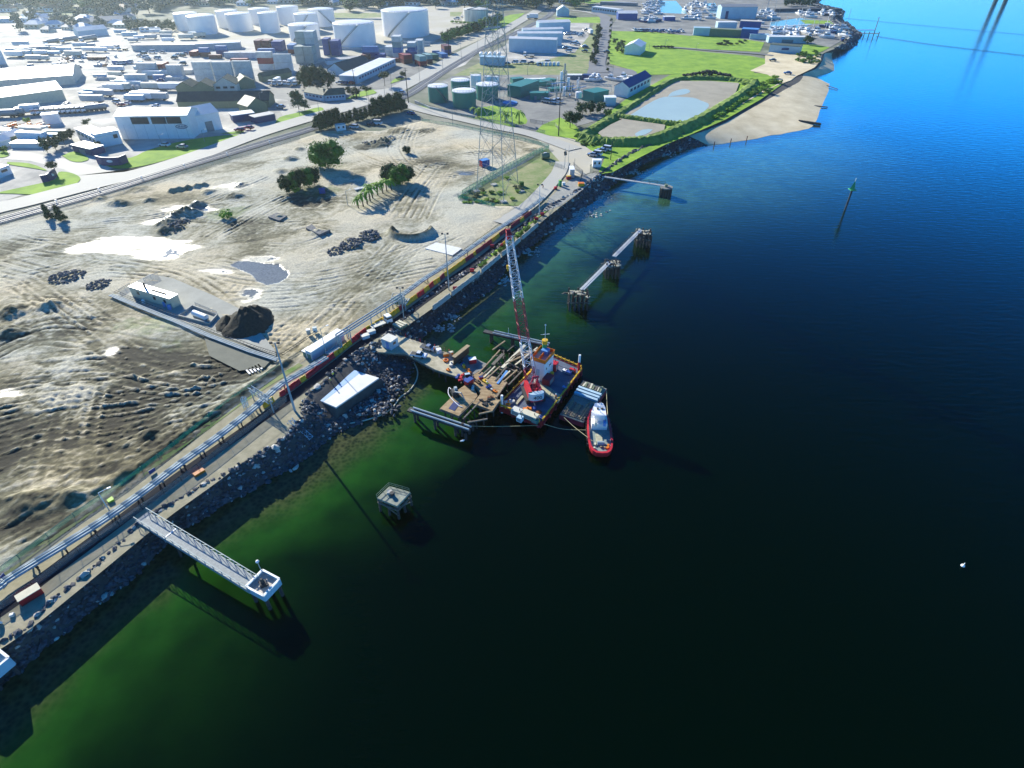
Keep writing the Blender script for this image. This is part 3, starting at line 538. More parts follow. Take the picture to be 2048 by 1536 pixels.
for i in range(len(crest) - 1):
 a, b = toe[i], toe[i + 1]; c0 = crest[i]
 beach = G(1372, 268).y < c0.y < G(1640, 100).y and c0.x < 700
 if c0.x < -90 or beach: continue
 dist = math.hypot(c0.x, c0.y); Lseg = (b - a).length; wdt = (toe[i] - crest[i]).length
 size = .36 if dist < 170 else .6 if dist < 320 else 1.2
 n = int(Lseg * wdt / (size * size * 2.5)); n = min(n, 900)
 for _ in range(n):
  s_ = rnd.uniform(-.05, 1.08); p = bankpoint(i, rnd.random(), s_)
  if inpoly(np.array([p.x]), np.array([p.y]), SLABP)[0]: continue
  sz = size * rnd.choice((.7, .8, 1, 1.1, 1.5)); ROCKS.append((p.x, p.y, max(p.z, -.1) + sz * .2, sz * (1.5 if rnd.random() < .06 else 1)))
for (x, y, z, sz) in ROCKS:
 v, F = rockverts(sz, rnd); (rkl if rnd.random() < (.2 if z > 2.2 else .06) else rk).add(v + np.array([x, y, z]), F)
# submerged apron and stone spill near the wharf and the spit
for cx, cy, rx, ry, n, s0 in ((735, 812, 55, 22, 420, .4), (640, 850, 30, 14, 160, .4), (770, 770, 40, 26, 260, .4), (740, 730, 35, 22, 260, .4), (800, 690, 30, 30, 200, .4), (700, 745, 40, 20, 160, .35)):
 for _ in range(n):
  p = G(cx + rnd.gauss(0, .45) * rx, cy + rnd.gauss(0, .45) * ry, .9)
  if inpoly(np.array([p.x]), np.array([p.y]), SLABP)[0]: continue
  v, F = rockverts(s0 * rnd.uniform(.5, 1.4), rnd); (rkl if rnd.random() < .2 else rk).add(v + np.array([p.x, p.y, p.z + rnd.uniform(-.3, .3)]), F)
tag(ob('riprap', rk, M['rock']), kind='stuff'); tag(ob('riprap', rkl, M['rocklight']), kind='stuff')
mb = MB()
for cx, cy, rx, ry, n in ((1160, 425, 40, 10, 150), (1200, 390, 20, 10, 80), (1120, 455, 30, 10, 90), (1265, 345, 30, 6, 60), (1330, 308, 24, 5, 50), (900, 635, 26, 8, 40), (880, 655, 26, 8, 30), (1010, 560, 12, 10, 26), (1060, 505, 20, 8, 40)):
 for _ in range(n):
  p = G(cx + rnd.gauss(0, .5) * rx, cy + rnd.gauss(0, .5) * ry, 0); v, F = rockverts(rnd.uniform(.25, .7), rnd); mb.add(v + np.array([p.x, p.y, 0]), F)
tag(ob('shore_stones', mb, M['rocklight']), kind='stuff')
bigr = [(1790, 935), (1600, 1020)]
for k, (px, py, s_, lab) in enumerate(((592, 935, .75, 'lone pale boulder in the shallow water off the rock bank'), (581, 941, .5, 'small white boulder beside the lone pale boulder in the shallows'), (430, 1004, .4, 'pale boulder low on the bank left of the shallows'), (447, 1002, .45, 'white boulder low on the rock bank above the black waterline'), (758, 783, .9, 'whitish boulder on the rocks below the concrete slab'), (690, 832, .8, 'brown boulder on the rocks at the end of the floating boom'), (116, 1222, .7, 'pale boulder beside the shaded gravel near the red box'))):
 v, F = rockverts(s_, rnd); c = G(px, py, .4 if py > 900 else 1.2); m1 = MB(); m1.add(v, F); o = one('boulder', lab, 'boulder', m1, M['rocklight']); o.location = c
# helpers for marine things
def piles(mb, pts, z0, z1, r): 
 for p in pts: mb.cyl((p[0], p[1], z0), (p[0] + random.uniform(-.15, .15), p[1] + random.uniform(-.15, .15), z1), r * random.uniform(.85, 1.15), n=7)
def quadpt(Q, s, t): return (Q[0].lerp(Q[1], s)).lerp(Q[3].lerp(Q[2], s), t)
def railing(P, h=1.1, post=1.6, r=.035, rails=(1, .5)):
 mb = MB()
 for a, b in zip(P, P[1:]):
  a = Vector(a); b = Vector(b); n = max(1, int((b - a).length / post))
  for k in range(n + 1): q = a.lerp(b, k / n); mb.cyl(q, q + Vector((0, 0, h)), r, n=4)
  for f in rails: mb.cyl(a + Vector((0, 0, h * f)), b + Vector((0, 0, h * f)), r, n=4)
 return mb
def lattice(a, b, wa, wb, nseg, r=.05, rd=.03, up=Vector((0, 0, 1))):
 """four chord lattice with crossed bracing between a and b"""
 a = Vector(a); b = Vector(b); d = (b - a).normalized(); s_ = d.cross(up).normalized(); u = s_.cross(d); mb = MB()
 C = [(-1, -1), (1, -1), (1, 1), (-1, 1)]
 def pt(c_, t): w_ = wa + (wb - wa) * t; return a.lerp(b, t) + s_ * (c_[0] * w_ / 2) + u * (c_[1] * w_ / 2)
 for c_ in C: mb.cyl(pt(c_, 0), pt(c_, 1), r, n=5)
 for k in range(nseg):
  t0, t1 = k / nseg, (k + 1) / nseg
  for j in range(4):
   c0, c1 = C[j], C[(j + 1) % 4]
   if k % 2: c0, c1 = c1, c0
   mb.cyl(pt(c0, t0), pt(c1, t1), rd, n=4)
   mb.cyl(pt(c0, t1), pt(c1, t1), rd * .9, n=4)
 return mb
# crane barge
ZD = 1.9
A, B, C_, D_ = (G(998, 812, ZD), G(1082, 846, ZD), G(1165, 738, ZD), G(1096, 708, ZD))
BQ = [A, B, C_, D_]
ax_l = (C_ - B).normalized(); ax_w = (B - A).normalized()
cen = (A + C_) / 2
barge = thing('crane_barge', 'red hulled flat barge with a blue deck and yellow edge rails carrying the lattice crane', 'barge', (cen.x, cen.y, 0))
def shrink(Q, k): c = sum(Q, Vector()) / 4; return [c + (q - c) * k for q in Q]
mb = MB(); lo_ = shrink(BQ, .93); hi_ = BQ
n0 = len(mb.v); mb.v += [(p.x, p.y, -.4) for p in lo_] + [(p.x, p.y, .5) for p in hi_] + [(p.x, p.y, ZD) for p in hi_]
for k in range(4):
 j = (k + 1) % 4; mb.f.append((k, j, j + 4, k + 4)); mb.f.append((k + 4, j + 4, j + 8, k + 8))
mb.f.append((8, 9, 10, 11)); ob('hull', mb, M['redhull'], barge)
dk = shrink([Vector((p.x, p.y, ZD + .05)) for p in BQ], .955); mb = MB(); mb.prism(dk, ZD - .1, ZD + .05); K('bargedeck', (.05, .075, .13), .6, c2=(.12, .15, .2), scale=.6); ob('deck', mb, M['bargedeck'], barge)
mb = MB()
for k in range(4):
 a, b = BQ[k], BQ[(k + 1) % 4]; up = Vector((0, 0, .55))
 mb.beam(a.lerp(b, .03) + up, a.lerp(b, .97) + up, .28, .22)
 for t in np.linspace(.04, .96, 9): q = a.lerp(b, t); mb.cyl(q, q + Vector((0, 0, .95)), .1, n=6)
ob('edge_rail', mb, M['yellow'], barge)
for k in range(4):
 a, b = BQ[k], BQ[(k + 1) % 4]
 for t in np.linspace(.06, .94, 8 if k % 2 else 4):
  mb = MB(); q = a.lerp(b, t); o2 = (q - cen); o2.z = 0; o2 = o2.normalized() * .25; mb.cyl(Vector((q.x, q.y, 1.1)) + o2 - Vector((0, 0, .35)), Vector((q.x, q.y, 1.1)) + o2 + Vector((0, 0, .35)), .32, n=10); ob('fender', mb, M['maroon'], barge)
for k, (a, b) in enumerate(((G(1048, 765, ZD), G(1120, 825, ZD)),)):
 pass
mt = [G(1048, 762, ZD), G(1066, 752, ZD), G(1118, 790, ZD), G(1106, 815, ZD)]
mb = MB(); mb.prism([quadpt(mt, 0.15, .1), quadpt(mt, .15, .95), quadpt(mt, .6, .95), quadpt(mt, .6, .1)], ZD + .05, ZD + .2)
mt = [G(1070, 775, ZD), G(1072, 758, ZD), G(1105, 780, ZD), G(1098, 795, ZD)]; mb = MB(); mb.prism(mt, ZD + .05, ZD + .22); mt2 = [G(1099.5, 795.5, ZD), G(1106, 781, ZD), G(1124, 794, ZD), G(1116, 808, ZD)]; mb.prism(mt2, ZD + .05, ZD + .22); mb.prism([G(1030, 808, ZD), G(1034, 811, ZD), G(1048, 795, ZD), G(1044, 792, ZD)], ZD + .05, ZD + .3)
ob('deck_mat', mb, M['deckmat'], barge)
for (px, py) in ((1157, 742), (1004, 812)):
 q = G(px, py, ZD); sp = MB(); sp.cyl(q - Vector((0, 0, 2)), q + Vector((0, 0, 2.6)), .28, n=10); o = ob('spud_pile', sp, M['red' if px > 1100 else 'white'], barge)
 s2 = MB(); s2.cyl(q + Vector((0, 0, 2.6)), q + Vector((0, 0, 4.6 if px > 1100 else 3)), .27, n=10); sub('pile_top', s2, M['white'], o)
# ---- deckhouse
def boxon(c, u, v, L_, W_, z0, z1, mb=None, taper=1):
 mb = mb or MB(); P = []
 for i, j in ((-1, -1), (1, -1), (1, 1), (-1, 1)): P.append(Vector((c.x, c.y, 0)) + u * (i * L_ / 2) + v * (j * W_ / 2))
 mb.prism([(p.x, p.y) for p in P], z0, z1); return mb
ax_l.z = 0; ax_w.z = 0; nl = Vector((-ax_l.y, ax_l.x, 0)); 
hc = G(1089, 752, ZD) + nl * .6
hu = ax_l; hv = Vector((ax_l.y, -ax_l.x, 0))
house = boxon(hc, hu, hv, 4.6, 3.2, ZD + .05, 7.2); hz = 7.2
deckhouse = thing('deckhouse', 'tall white deckhouse with orange bulwarks on its roof, standing on the red barge', 'deckhouse', (hc.x, hc.y, ZD))
ob('wall', house, M['white'], deckhouse)
mb = boxon(hc, hu, hv, 5.0, 3.6, hz, hz + .12)
ob('roof', mb, M['galv'], deckhouse)
mb = MB(); Pq = []
for i, j in ((-1, -1), (1, -1), (1, 1), (-1, 1)): Pq.append(Vector((hc.x, hc.y, hz + .12)) + hu * (i * 2.45) + hv * (j * 1.75))
for k in range(4):
 a, b = Pq[k], Pq[(k + 1) % 4]; mb.beam(a + Vector((0, 0, .45)), b + Vector((0, 0, .45)), .1, .9)
mb.beam(Pq[0].lerp(Pq[3], .5) + Vector((0, 0, .45)), Pq[1].lerp(Pq[2], .5) + Vector((0, 0, .45)), .1, .9); ob('bulwark', mb, M['orange'], deckhouse)
mb = MB(); q = Vector((hc.x, hc.y, hz)) + hu * 1.2; boxon(q, hu, hv, 1.5, 1.6, hz + .12, hz + 1.3, mb); ob('roof_box', mb, M['skyblue'], deckhouse)
q = Vector((hc.x, hc.y, hz)) + hu * 2.0 + hv * -.6; mb = MB().cyl(q, q + Vector((0, 0, 2.2)), .55, n=10); ob('tower', mb, M['green'], deckhouse)
mb = MB().cyl(q + Vector((0, 0, 2.2)), q + Vector((0, 0, 3.2)), .6, .7, n=10); ob('drum', mb, M['yellow'], deckhouse)
mb = MB().cyl(q + Vector((0, 0, 3)), q + Vector((0, 0, 7.2)), .06, n=5); mb.beam(q + Vector((-1, 0, 4.6)), q + Vector((1, .3, 4.6)), .08); mb.dome(q + Vector((0, 0, 7.1)), .2, .3, n=8, k=2); ob('mast', mb, M['white'], deckhouse)
for sgn_, nm in ((1, 'window'), (-1, 'window')):
 for t in (-1.3, 0.3, .95):
  q = Vector((hc.x, hc.y, 5.2)) + hv * (sgn_ * 1.61) + hu * t; ob('window', MB().beam(q - hu * .22, q + hu * .22, .06, .5), M['glass'], deckhouse)
q = Vector((hc.x, hc.y, 4.2)) - hu * 2.31; ob('door', MB().beam(q - hv * .4, q + hv * .4, .06, 1.9), M['paleblue'], deckhouse)
# ---- crane
cc = G(1066, 792, ZD); cc.z = 0
f = Vector((-.22, 1, 0)).normalized(); s = Vector((f.y, -f.x, 0))       # f: where the boom points
crane = thing('lattice_boom_crane', 'red and white lattice boom crane standing on the blue barge deck, its boom raised high', 'crane', (cc.x, cc.y, ZD + .2))
Z0 = ZD + .2
mb = MB().cyl((cc.x, cc.y, Z0), (cc.x, cc.y, Z0 + .9), 1.5, 1.2, n=18); ob('slew_base', mb, M['dark'], crane)
mb = MB()
for sg in (-1, 1):
 q = Vector((cc.x, cc.y, Z0 + .45)) + s * sg * 1.8; mb.beam(q - f * 2.6, q + f * 2.6, .7, .9)
ob('crawler_track', mb, M['dark'], crane)
def bo(off_f, off_s, L_, W_, z0, z1, mb=None):
 return boxon(Vector((cc.x, cc.y, 0)) + f * off_f + s * off_s, f, s, L_, W_, z0, z1, mb)
ob('turntable', bo(-.6, 0, 5.6, 2.6, Z0 + .9, Z0 + 1.2), M['boomred'], crane)
mh = ob('machinery_house', bo(-.4, -1.25, 4.6, .8, Z0 + 1.2, Z0 + 3.0), M['red'], crane)
mb = bo(-.4, 1.25, 4.4, .7, Z0 + 1.2, Z0 + 2.6); ob('machinery_house', mb, M['boomred'], crane)
cab = ob('cab', bo(2.2, 1.35, 1.3, 1.0, Z0 + 1.1, Z0 + 2.9), M['offwhite'], crane); sub('window', bo(2.88, 1.35, .06, .8, Z0 + 1.8, Z0 + 2.7), M['glass'], cab)
mb = MB()
for k in range(5): q = Vector((cc.x, cc.y, Z0 + 1.7)) + f * (-1.9 + k * .8); mb.cyl(q - s * .7, q + s * .7, .42 if k % 2 else .5, n=12); 
ob('winch', mb, M['maroon'], crane)
mb = MB(); 
for k in range(14): q = Vector((cc.x, cc.y, Z0 + 1.4 + random.random())) + f * random.uniform(-2, 1.8) + s * random.uniform(-.8, .8); mb.box(q, (random.uniform(.2, .6), random.uniform(.2, .5), random.uniform(.2, .7)), random.random())
ob('machinery', mb, M['boomred'], crane)
# counterweight: curved slab behind
mb = MB(); pts = [(-1.75, 2.75), (-1.5, 3.15), (-.9, 3.45), (0, 3.55), (.9, 3.45), (1.5, 3.15), (1.75, 2.75), (1.6, 2.35), (-1.6, 2.35)]
mb.prism([(cc.x + s.x * a - f.x * b, cc.y + s.y * a - f.y * b) for a, b in pts], Z0 + 1.25, Z0 + 3.0); cw = ob('counterweight', mb, M['paleblue'], crane)
def text(name, body, loc, face, up, size, mat, part, ext=.02):
 """raised lettering; face = direction it faces, up = its up direction"""
 cu = bpy.data.curves.new(name, 'FONT'); cu.body = body; cu.size = size; cu.extrude = ext; cu.align_x = 'CENTER'; cu.align_y = 'CENTER'
 to = bpy.data.objects.new(name, cu); lnk(to); z = Vector(face).normalized(); y = Vector(up).normalized(); x = y.cross(z); to.matrix_world = Matrix.Translation(loc) @ Matrix((x, y, z)).transposed().to_4x4()
 bpy.context.view_layer.update(); me = bpy.data.meshes.new_from_object(to.evaluated_get(bpy.context.evaluated_depsgraph_get())); mw = to.matrix_world.copy(); bpy.data.objects.remove(to)
 me.transform(mw); root = part; off = Vector(root.location) if root.parent is None else Vector(root.parent.location)
 me.transform(Matrix.Translation(-off)); me.materials.clear(); me.materials.append(mat); o = lnk(bpy.data.objects.new(name, me)); o.parent = part; return o
text('lettering', '400', Vector((cc.x, cc.y, Z0 + 2.05)) - f * 3.58 + s * .15, -f, Vector((0, 0, 1)), 1.25, M['dark'], cw)
# gantry (A frame) and boom
foot = Vector((cc.x, cc.y, Z0 + 1.5)) + f * 1.6
gt = Vector((cc.x, cc.y, Z0 + 6.2)) - f * 1.6; mb = MB()
for sg in (-1, 1):
 mb.beam(foot + s * sg * .8 - f * .8, gt + s * sg * .5, .2); mb.beam(Vector((cc.x, cc.y, Z0 + 1.4)) - f * 2.4 + s * sg * .8, gt + s * sg * .5, .16)
mb.cyl(gt - s * .7, gt + s * .7, .3, n=8); ob('gantry', mb, M['boomred'], crane)
u_, fw, dn = ray(1016, 462)
# tip on the sight line, at the distance that makes the boom about 36 m long
best = None
for t in np.arange(90, 180, .5):
 q = Vector((u_ * t, fw * t, CAMZ + dn * t)); L_ = (q - foot).length
 if best is None or abs(L_ - 37) < best[0]:
  if q.y > foot.y + 4: best = (abs(L_ - 37), q)
tip = best[1]; bd = tip - foot
f2 = Vector((bd.x, bd.y, 0)).normalized()
def pyof(q): zc = q.y * CT - (q.z - CAMZ) * ST; return 768 - FPX * (q.y * ST + (q.z - CAMZ) * CT) / zc
def fr_(py):
 lo, hi = 0.0, 1.0
 for _ in range(30):
  mid = (lo + hi) / 2
  if pyof(foot + bd * mid) > py: lo = mid
  else: hi = mid
 return lo
ta, tb_, tc_, td_, te = fr_(770), fr_(736), fr_(681), fr_(600), fr_(475)
segs = [(0, ta, .8, 2.0, 2, 'boomred', 'boom_foot'), (ta, tb_, 2.0, 2.0, 3, 'boomred', 'boom_section'), (tb_, tc_, 2.0, 2.0, 5, 'white', 'boom_section'), (tc_, td_, 2.0, 2.0, 6, 'boomred', 'boom_section'), (td_, te, 2.0, 1.5, 12, 'white', 'boom_section'), (te, 1.0, 1.5, .7, 2, 'red', 'boom_head')]
for t0, t1, wa, wb, ns, cm, nm in segs:
 ob(nm, lattice(foot + bd * t0, foot + bd * t1, wa, wb, ns, .085, .05), M[cm], crane)
mb = MB(); mb.cyl(tip - s * .5, tip + s * .5, .5, n=12); mb.beam(tip - bd.normalized() * 2, tip, .9, .7); ob('head_sheave', mb, M['red'], crane)
mb = MB()
for sg in (-1, 1): mb.cyl(gt + s * sg * .4, tip + s * sg * .25, .04, n=4); mb.cyl(foot + bd * .5 + Vector((0, 0, 1)), tip, .03, n=3)
hk = tip + Vector((0, 0, -9)); mb.cyl(tip + f * .4, hk + f * .4, .04, n=4); ob('cable', mb, M['dark'], crane)
mb = MB().cyl(hk + f * .4, hk + f * .4 - Vector((0, 0, .9)), .35, n=10); mb.cyl(hk + f * .4 - Vector((0, 0, .9)), hk + f * .4 - Vector((0, 0, 1.5)), .12, n=6); ob('hook_block', mb, M['yellow'], crane)
# ---- things on the barge deck
def deckbox(name, label, cat, px, py, L_, W_, h, mat, z=ZD + .06, rot=None, parts=None, u=None):
 q = G(px, py, z); uu = u or ax_w; vv = Vector((-uu.y, uu.x, 0)); t = thing(name, label, cat, (q.x, q.y, z))
 ob('body', boxon(q, uu, vv, L_, W_, z + .12, z + h), M[mat], t); ob('skid', boxon(q, uu, vv, L_ * 1.04, W_ * .8, z, z + .12), M['dark'], t)
 ob('panel', boxon(q + vv * (-W_ / 2 - .01), uu, vv, L_ * .7, .04, z + .3, z + h * .85), M['grey'], t); ob('exhaust', MB().cyl((q + uu * L_ * .3) + Vector((0, 0, h)), (q + uu * L_ * .3) + Vector((0, 0, h + .5)), .08, n=6), M['dark'], t); return t
deckbox('generator', 'cream generator set nearest the left corner of the barge', 'generator', 1034, 828, 2.2, 1.5, 1.3, 'offwhite')
deckbox('generator', 'small pale blue cabinet on the barge edge in front of the cream generator', 'generator', 1040, 842, 1.2, 1.1, 1.2, 'paleblue')
deckbox('winch_unit', 'long cream winch unit lying near the front corner of the barge', 'winch', 1060, 836, 3.6, 1.6, 1.3, 'cream')
deckbox('winch_unit', 'green tinted winch at the very front corner of the barge', 'winch', 1070, 851 - 6, 1.4, 1.0, .9, 'teal')
deckbox('equipment_box', 'dark red equipment box beside the white deckhouse', 'box', 1096, 766, 2.6, 1.8, 1.8, 'maroon', u=ax_l)
deckbox('equipment_box', 'bright red tank box between the deckhouse and the yellow rail', 'box', 1108, 740, 1.5, 1.5, 2.2, 'red', u=ax_l)
deckbox('equipment_box', 'small blue pump unit among the gear at the far right corner of the barge', 'box', 1137, 749, 1.2, .8, .9, 'blue')
deckbox('equipment_box', 'small white box among the gear at the far right corner of the barge', 'box', 1129, 744, .9, .8, .7, 'white')
deckbox('equipment_box', 'red and silver hose rack beside the red spud pile', 'box', 1145, 744, 1.5, .6, .9, 'red')
deckbox('equipment_box', 'pale blue toolbox on the deck beside the right hand yellow rail', 'box', 1129, 778, 1.0, .6, .7, 'skyblue')
mb = MB(); q = G(1104, 752, ZD + .1); mb.cyl(q, q + Vector((0, 0, 1.1)), .42, n=12); one('drum', 'yellow drum standing behind the dark red equipment box', 'drum', mb, M['yellow'], loc=q)
# tugboat
def hullmesh(outline, z0, z1, k0=.82):
 mb = MB(); n = len(outline); c = sum((Vector((x, y, 0)) for x, y in outline), Vector()) / n
 for z, k in ((z0, k0), ((z0 + z1) / 2 + .1, 1.0), (z1, 1.03)): mb.v += [(c.x + (x - c.x) * k, c.y + (y - c.y) * k, z) for x, y in outline]
 for r_ in range(2):
  for i in range(n): j = (i + 1) % n; mb.f.append((r_ * n + i, r_ * n + j, (r_ + 1) * n + j, (r_ + 1) * n + i))
 mb.f.append(tuple(range(2 * n, 3 * n))); return mb
stern = G(1203, 912, .8); bow = G(1193, 812, 1.2); tl = (bow - stern).length; td = (bow - stern); td.z = 0; td.normalize(); ts = Vector((td.y, -td.x, 0)); tc = (bow + stern) / 2; tc.z = 0
tug = thing('tugboat', 'red hulled tugboat with a white deckhouse moored at the right of the work pontoon', 'tugboat', (tc.x, tc.y, 0))
hw = 2.45; prof = [(-.5, .0), (-.49, .45), (-.45, .72), (-.38, .9), (-.25, 1.0), (0, 1.0), (.18, .92), (.32, .7), (.42, .42), (.48, .18), (.5, 0)]
def outl(k, dz=0): return [tuple((tc + td * (a * tl * k[0]) + ts * (b * hw * k[1]))[:2]) for a, b in prof] + [tuple((tc + td * (a * tl * k[0]) - ts * (b * hw * k[1]))[:2]) for a, b in prof[1:-1][::-1]]
ob('hull', hullmesh(outl((1, 1)), -.4, 1.15), M['redhull'], tug)
ou, inn = outl((1.02, 1.03)), outl((.955, .88)); mb = MB(); n = len(ou)
mb.v = [(x, y, 1.05) for x, y in ou] + [(x, y, 1.75) for x, y in ou] + [(x, y, 1.75) for x, y in inn] + [(x, y, 1.2) for x, y in inn]
for i in range(n):
 j = (i + 1) % n
 for r_ in range(3): mb.f.append((r_ * n + i, r_ * n + j, (r_ + 1) * n + j, (r_ + 1) * n + i))
ob('bulwark', mb, M['red'], tug)
mb = MB(); mb.prism(inn, 1.1, 1.24); ob('deck', mb, mk('tug_deck', (.16, .2, .2), .6, c2=(.3, .36, .3), scale=.8), tug)
for t in np.linspace(-.3, .25, 12): q = tc + td * t * tl - ts * hw * 1.05; ob('tyre_fender', MB().cyl(Vector((q.x, q.y, .7)), Vector((q.x, q.y, 1.3)), .26, n=8), M['tyre'], tug)
for t in np.linspace(-.25, .2, 6): q = tc + td * t * tl + ts * hw * 1.05; ob('tyre_fender', MB().cyl(Vector((q.x, q.y, .7)), Vector((q.x, q.y, 1.3)), .26, n=8), M['tyre'], tug)
def tb(a, b, L_, W_, z0, z1, mb=None): return boxon(tc + td * a + ts * b, td, ts, L_, W_, z0, z1, mb)
hp = [(-.02, .66), (.1, .68), (.25, .6), (.36, .38), (.41, .1)]
def hpoly(k=1, lo=0): return [tuple((tc + td * (a * tl + lo) + ts * b * hw * k)[:2]) for a, b in hp] + [tuple((tc + td * (a * tl + lo) - ts * b * hw * k)[:2]) for a, b in hp[::-1]]
mb = MB(); mb.prism(hpoly(), 1.24, 2.9); dh = ob('deckhouse', mb, M['white'], tug)
mb = MB(); mb.prism([tuple((tc + td * (a * tl) + ts * b * hw)[:2]) for a, b in ((.04, .42), (.2, .44), (.26, .3), (.26, -.3), (.2, -.44), (.04, -.42))], 2.9, 4.6); wh = ob('wheelhouse', mb, M['white'], tug)
mb = MB(); mb.prism([tuple((tc + td * (a * tl) + ts * b * hw)[:2]) for a, b in ((.045, .435), (.198, .455), (.265, .31), (.265, -.31), (.198, -.455), (.045, -.435))], 3.5, 4.25); sub('window', mb, M['glass'], wh)
mb = MB(); mb.prism([tuple((tc + td * (a * tl) + ts * b * hw)[:2]) for a, b in ((.02, .5), (.2, .5), (.29, .34), (.29, -.34), (.2, -.5), (.02, -.5))], 4.6, 4.72); sub('roof', mb, M['white'], wh)
q = tc + td * (.1 * tl); q.z = 4.7; mb = MB().cyl(q, q + Vector((0, 0, 2.6)), .09, .05, n=6); mb.beam(q + ts * -.7 + Vector((0, 0, 1.6)), q + ts * .7 + Vector((0, 0, 1.6)), .1); ob('mast', mb, M['white'], tug)
q = tc + td * (.16 * tl); q.z = 4.75; ob('roof_fitting', MB().box(q + ts * .5, (.5, .4, .35)), M['dark'], tug); ob('roof_fitting', MB().box(q - ts * .4, (.35, .5, .3)), M['dark'], tug)
ob('funnel', tb(-.6, .9, .9, .5, 2.9, 3.9), M['skyblue'], tug); ob('funnel', tb(-.6, -.9, .9, .5, 2.9, 3.9), M['offwhite'], tug)
ob('life_ring', MB().cyl(tc + td * .6 + ts * 1.05 + Vector((0, 0, 2.95)), tc + td * .6 + ts * 1.05 + Vector((0, 0, 3.15)), .35, n=12), M['orange'], tug)
ob('hatch', tb(-3.0, -.2, 2.6, 1.3, 1.24, 1.45), M['deckmat'], tug)
mb = MB(); q = tc + td * -4.6; q.z = 1.5; mb.cyl(q - ts * .7, q + ts * .7, .5, n=12); ob('tow_winch', mb, M['galv'], tug)
for k in range(9): q = tc + td * (-5.4 + random.uniform(-.5, .9)) + ts * random.uniform(-1.5, 1.5); ob('deck_gear', MB().box(Vector((q.x, q.y, 1.4)), (random.uniform(.3, .9), random.uniform(.2, .5), .35), random.random() * 3), M[('tan', 'orange', 'cream')[k % 3]], tug)
mb = MB(); q0 = tc + td * (.43 * tl); q0.z = 1.5; mb.cyl(q0 - ts * .4, q0 + ts * .4, .25, n=8); mb.beam(q0, q0 + Vector((0, 0, .8)), .2); ob('anchor_windlass', mb, M['galv'], tug)
# right-hand pontoon with steel
ZP = 1.3; PQ = [G(1119, 829, ZP), G(1167, 846, ZP), G(1214, 777, ZP), G(1166, 760, ZP)]
pc = (PQ[0] + PQ[2]) / 2; pont = thing('work_pontoon', 'low work pontoon with worn planks and steel sections, between barge and tug', 'pontoon', (pc.x, pc.y, 0))
mb = MB(); mb.prism(PQ, -.3, ZP - .15); ob('hull', mb, M['maroon'], pont); mb = MB(); mb.prism(shrink(PQ, .985), ZP - .15, ZP); K('pontdeck', (.1, .12, .12), .7, c2=(.3, .3, .22), scale=.5); ob('deck', mb, M['pontdeck'], pont)
for k, (t, lab) in enumerate(((.60, 'pale blue steel beam lying across the work pontoon, the one nearest the tug'), (.68, 'pale blue steel beam in the middle of the three lying across the work pontoon'), (.76, 'pale blue steel beam lying across the work pontoon, the one farthest from the tug'))):
 p, q = quadpt(PQ, .02, t), quadpt(PQ, .97, t); m_ = MB()
 for dz in (.05, .5): m_.beam(p + Vector((0, 0, dz)), q + Vector((0, 0, dz)), .7, .06)
 m_.beam(p + Vector((0, 0, .27)), q + Vector((0, 0, .27)), .08, .42); one('steel_beam', lab, 'steel beam', m_, M['wallblue'], 'steel beams across the work pontoon', loc=(p + q) / 2)
for k in range(10):
 s_ = [.05, .12, .2, .3, .4, .5, .6, .72, .82, .92][k]; p, q = quadpt(PQ, s_, .04), quadpt(PQ, s_ + random.uniform(-.03, .03), random.uniform(.35, .52)); m_ = MB().beam(p + Vector((0, 0, .12)), q + Vector((0, 0, .12)), random.uniform(.25, .5), .22)
 one('timber_baulk', 'old timber baulk lying on the near half of the work pontoon', 'timber', m_, M[('oldtimber', 'timber', 'tan')[k % 3]], 'timber baulks on the near half of the work pontoon', loc=(p + q) / 2)
for k in range(9):
 s_ = .06 + k * .1; p, q = quadpt(PQ, s_, .82), quadpt(PQ, s_ + random.uniform(-.04, .04), random.uniform(.93, .99)); m_ = MB().beam(p + Vector((0, 0, .2)), q + Vector((0, 0, .2)), random.uniform(.2, .45), .35)
 one('scrap_timber', 'short timber offcut piled on the far end of the work pontoon', 'timber', m_, M[('oldtimber', 'cream', 'wallgreen')[k % 3]], 'timber offcuts on the far end of the work pontoon', loc=(p + q) / 2)
# old wharf being taken down
ZW = 3.6
def deck(name, label, poly, mat, edge=.25, z=ZW, pile=True, sp=2.2, plank=True):
 P = W(poly, z); c = sum(P, Vector()) / len(P); t = thing(name, label, 'wharf deck', (c.x, c.y, 0)); mb = MB(); mb.prism(P, z - edge, z); ob('decking', mb, M[mat], t)
 mb = MB(); xs_ = [p.x for p in P]; ys_ = [p.y for p in P]; n = 0
 u = (P[1] - P[0]).normalized(); v = Vector((-u.y, u.x, 0)); poly2 = [(p.x, p.y) for p in shrinkn(P, .93)]
 k = 0
 for i in range(-20, 21):
  for j in range(-20, 21):
   q = c + u * i * sp + v * j * sp
   if inpoly(np.array([q.x]), np.array([q.y]), poly2)[0] and k < 90: q2 = ob('pile', MB().cyl((q.x, q.y, -2), (q.x, q.y, z - edge), .2, n=7), M['pile'], t); k += 1
 mb = MB()
 for a, b in zip(P, P[1:] + P[:1]): mb.beam(a - Vector((0, 0, edge + .15)), b - Vector((0, 0, edge + .15)), .3, .3)
 ob('edge_beam', mb, M['oldtimber'], t); return t
def shrinkn(P, k): c = sum(P, Vector()) / len(P); return [c + (p - c) * k for p in P]
K('deckconc', (.3, .27, .17), .85, c2=(.55, .5, .36), scale=.5, bump=.15); K('decktimber', (.2, .12, .05), .85, c2=(.48, .36, .2), scale=1.2, stretch=(.4, 2, 1), bump=.2)
K('darkconc', (.12, .13, .13), .9, c2=(.3, .3, .26), scale=.3)
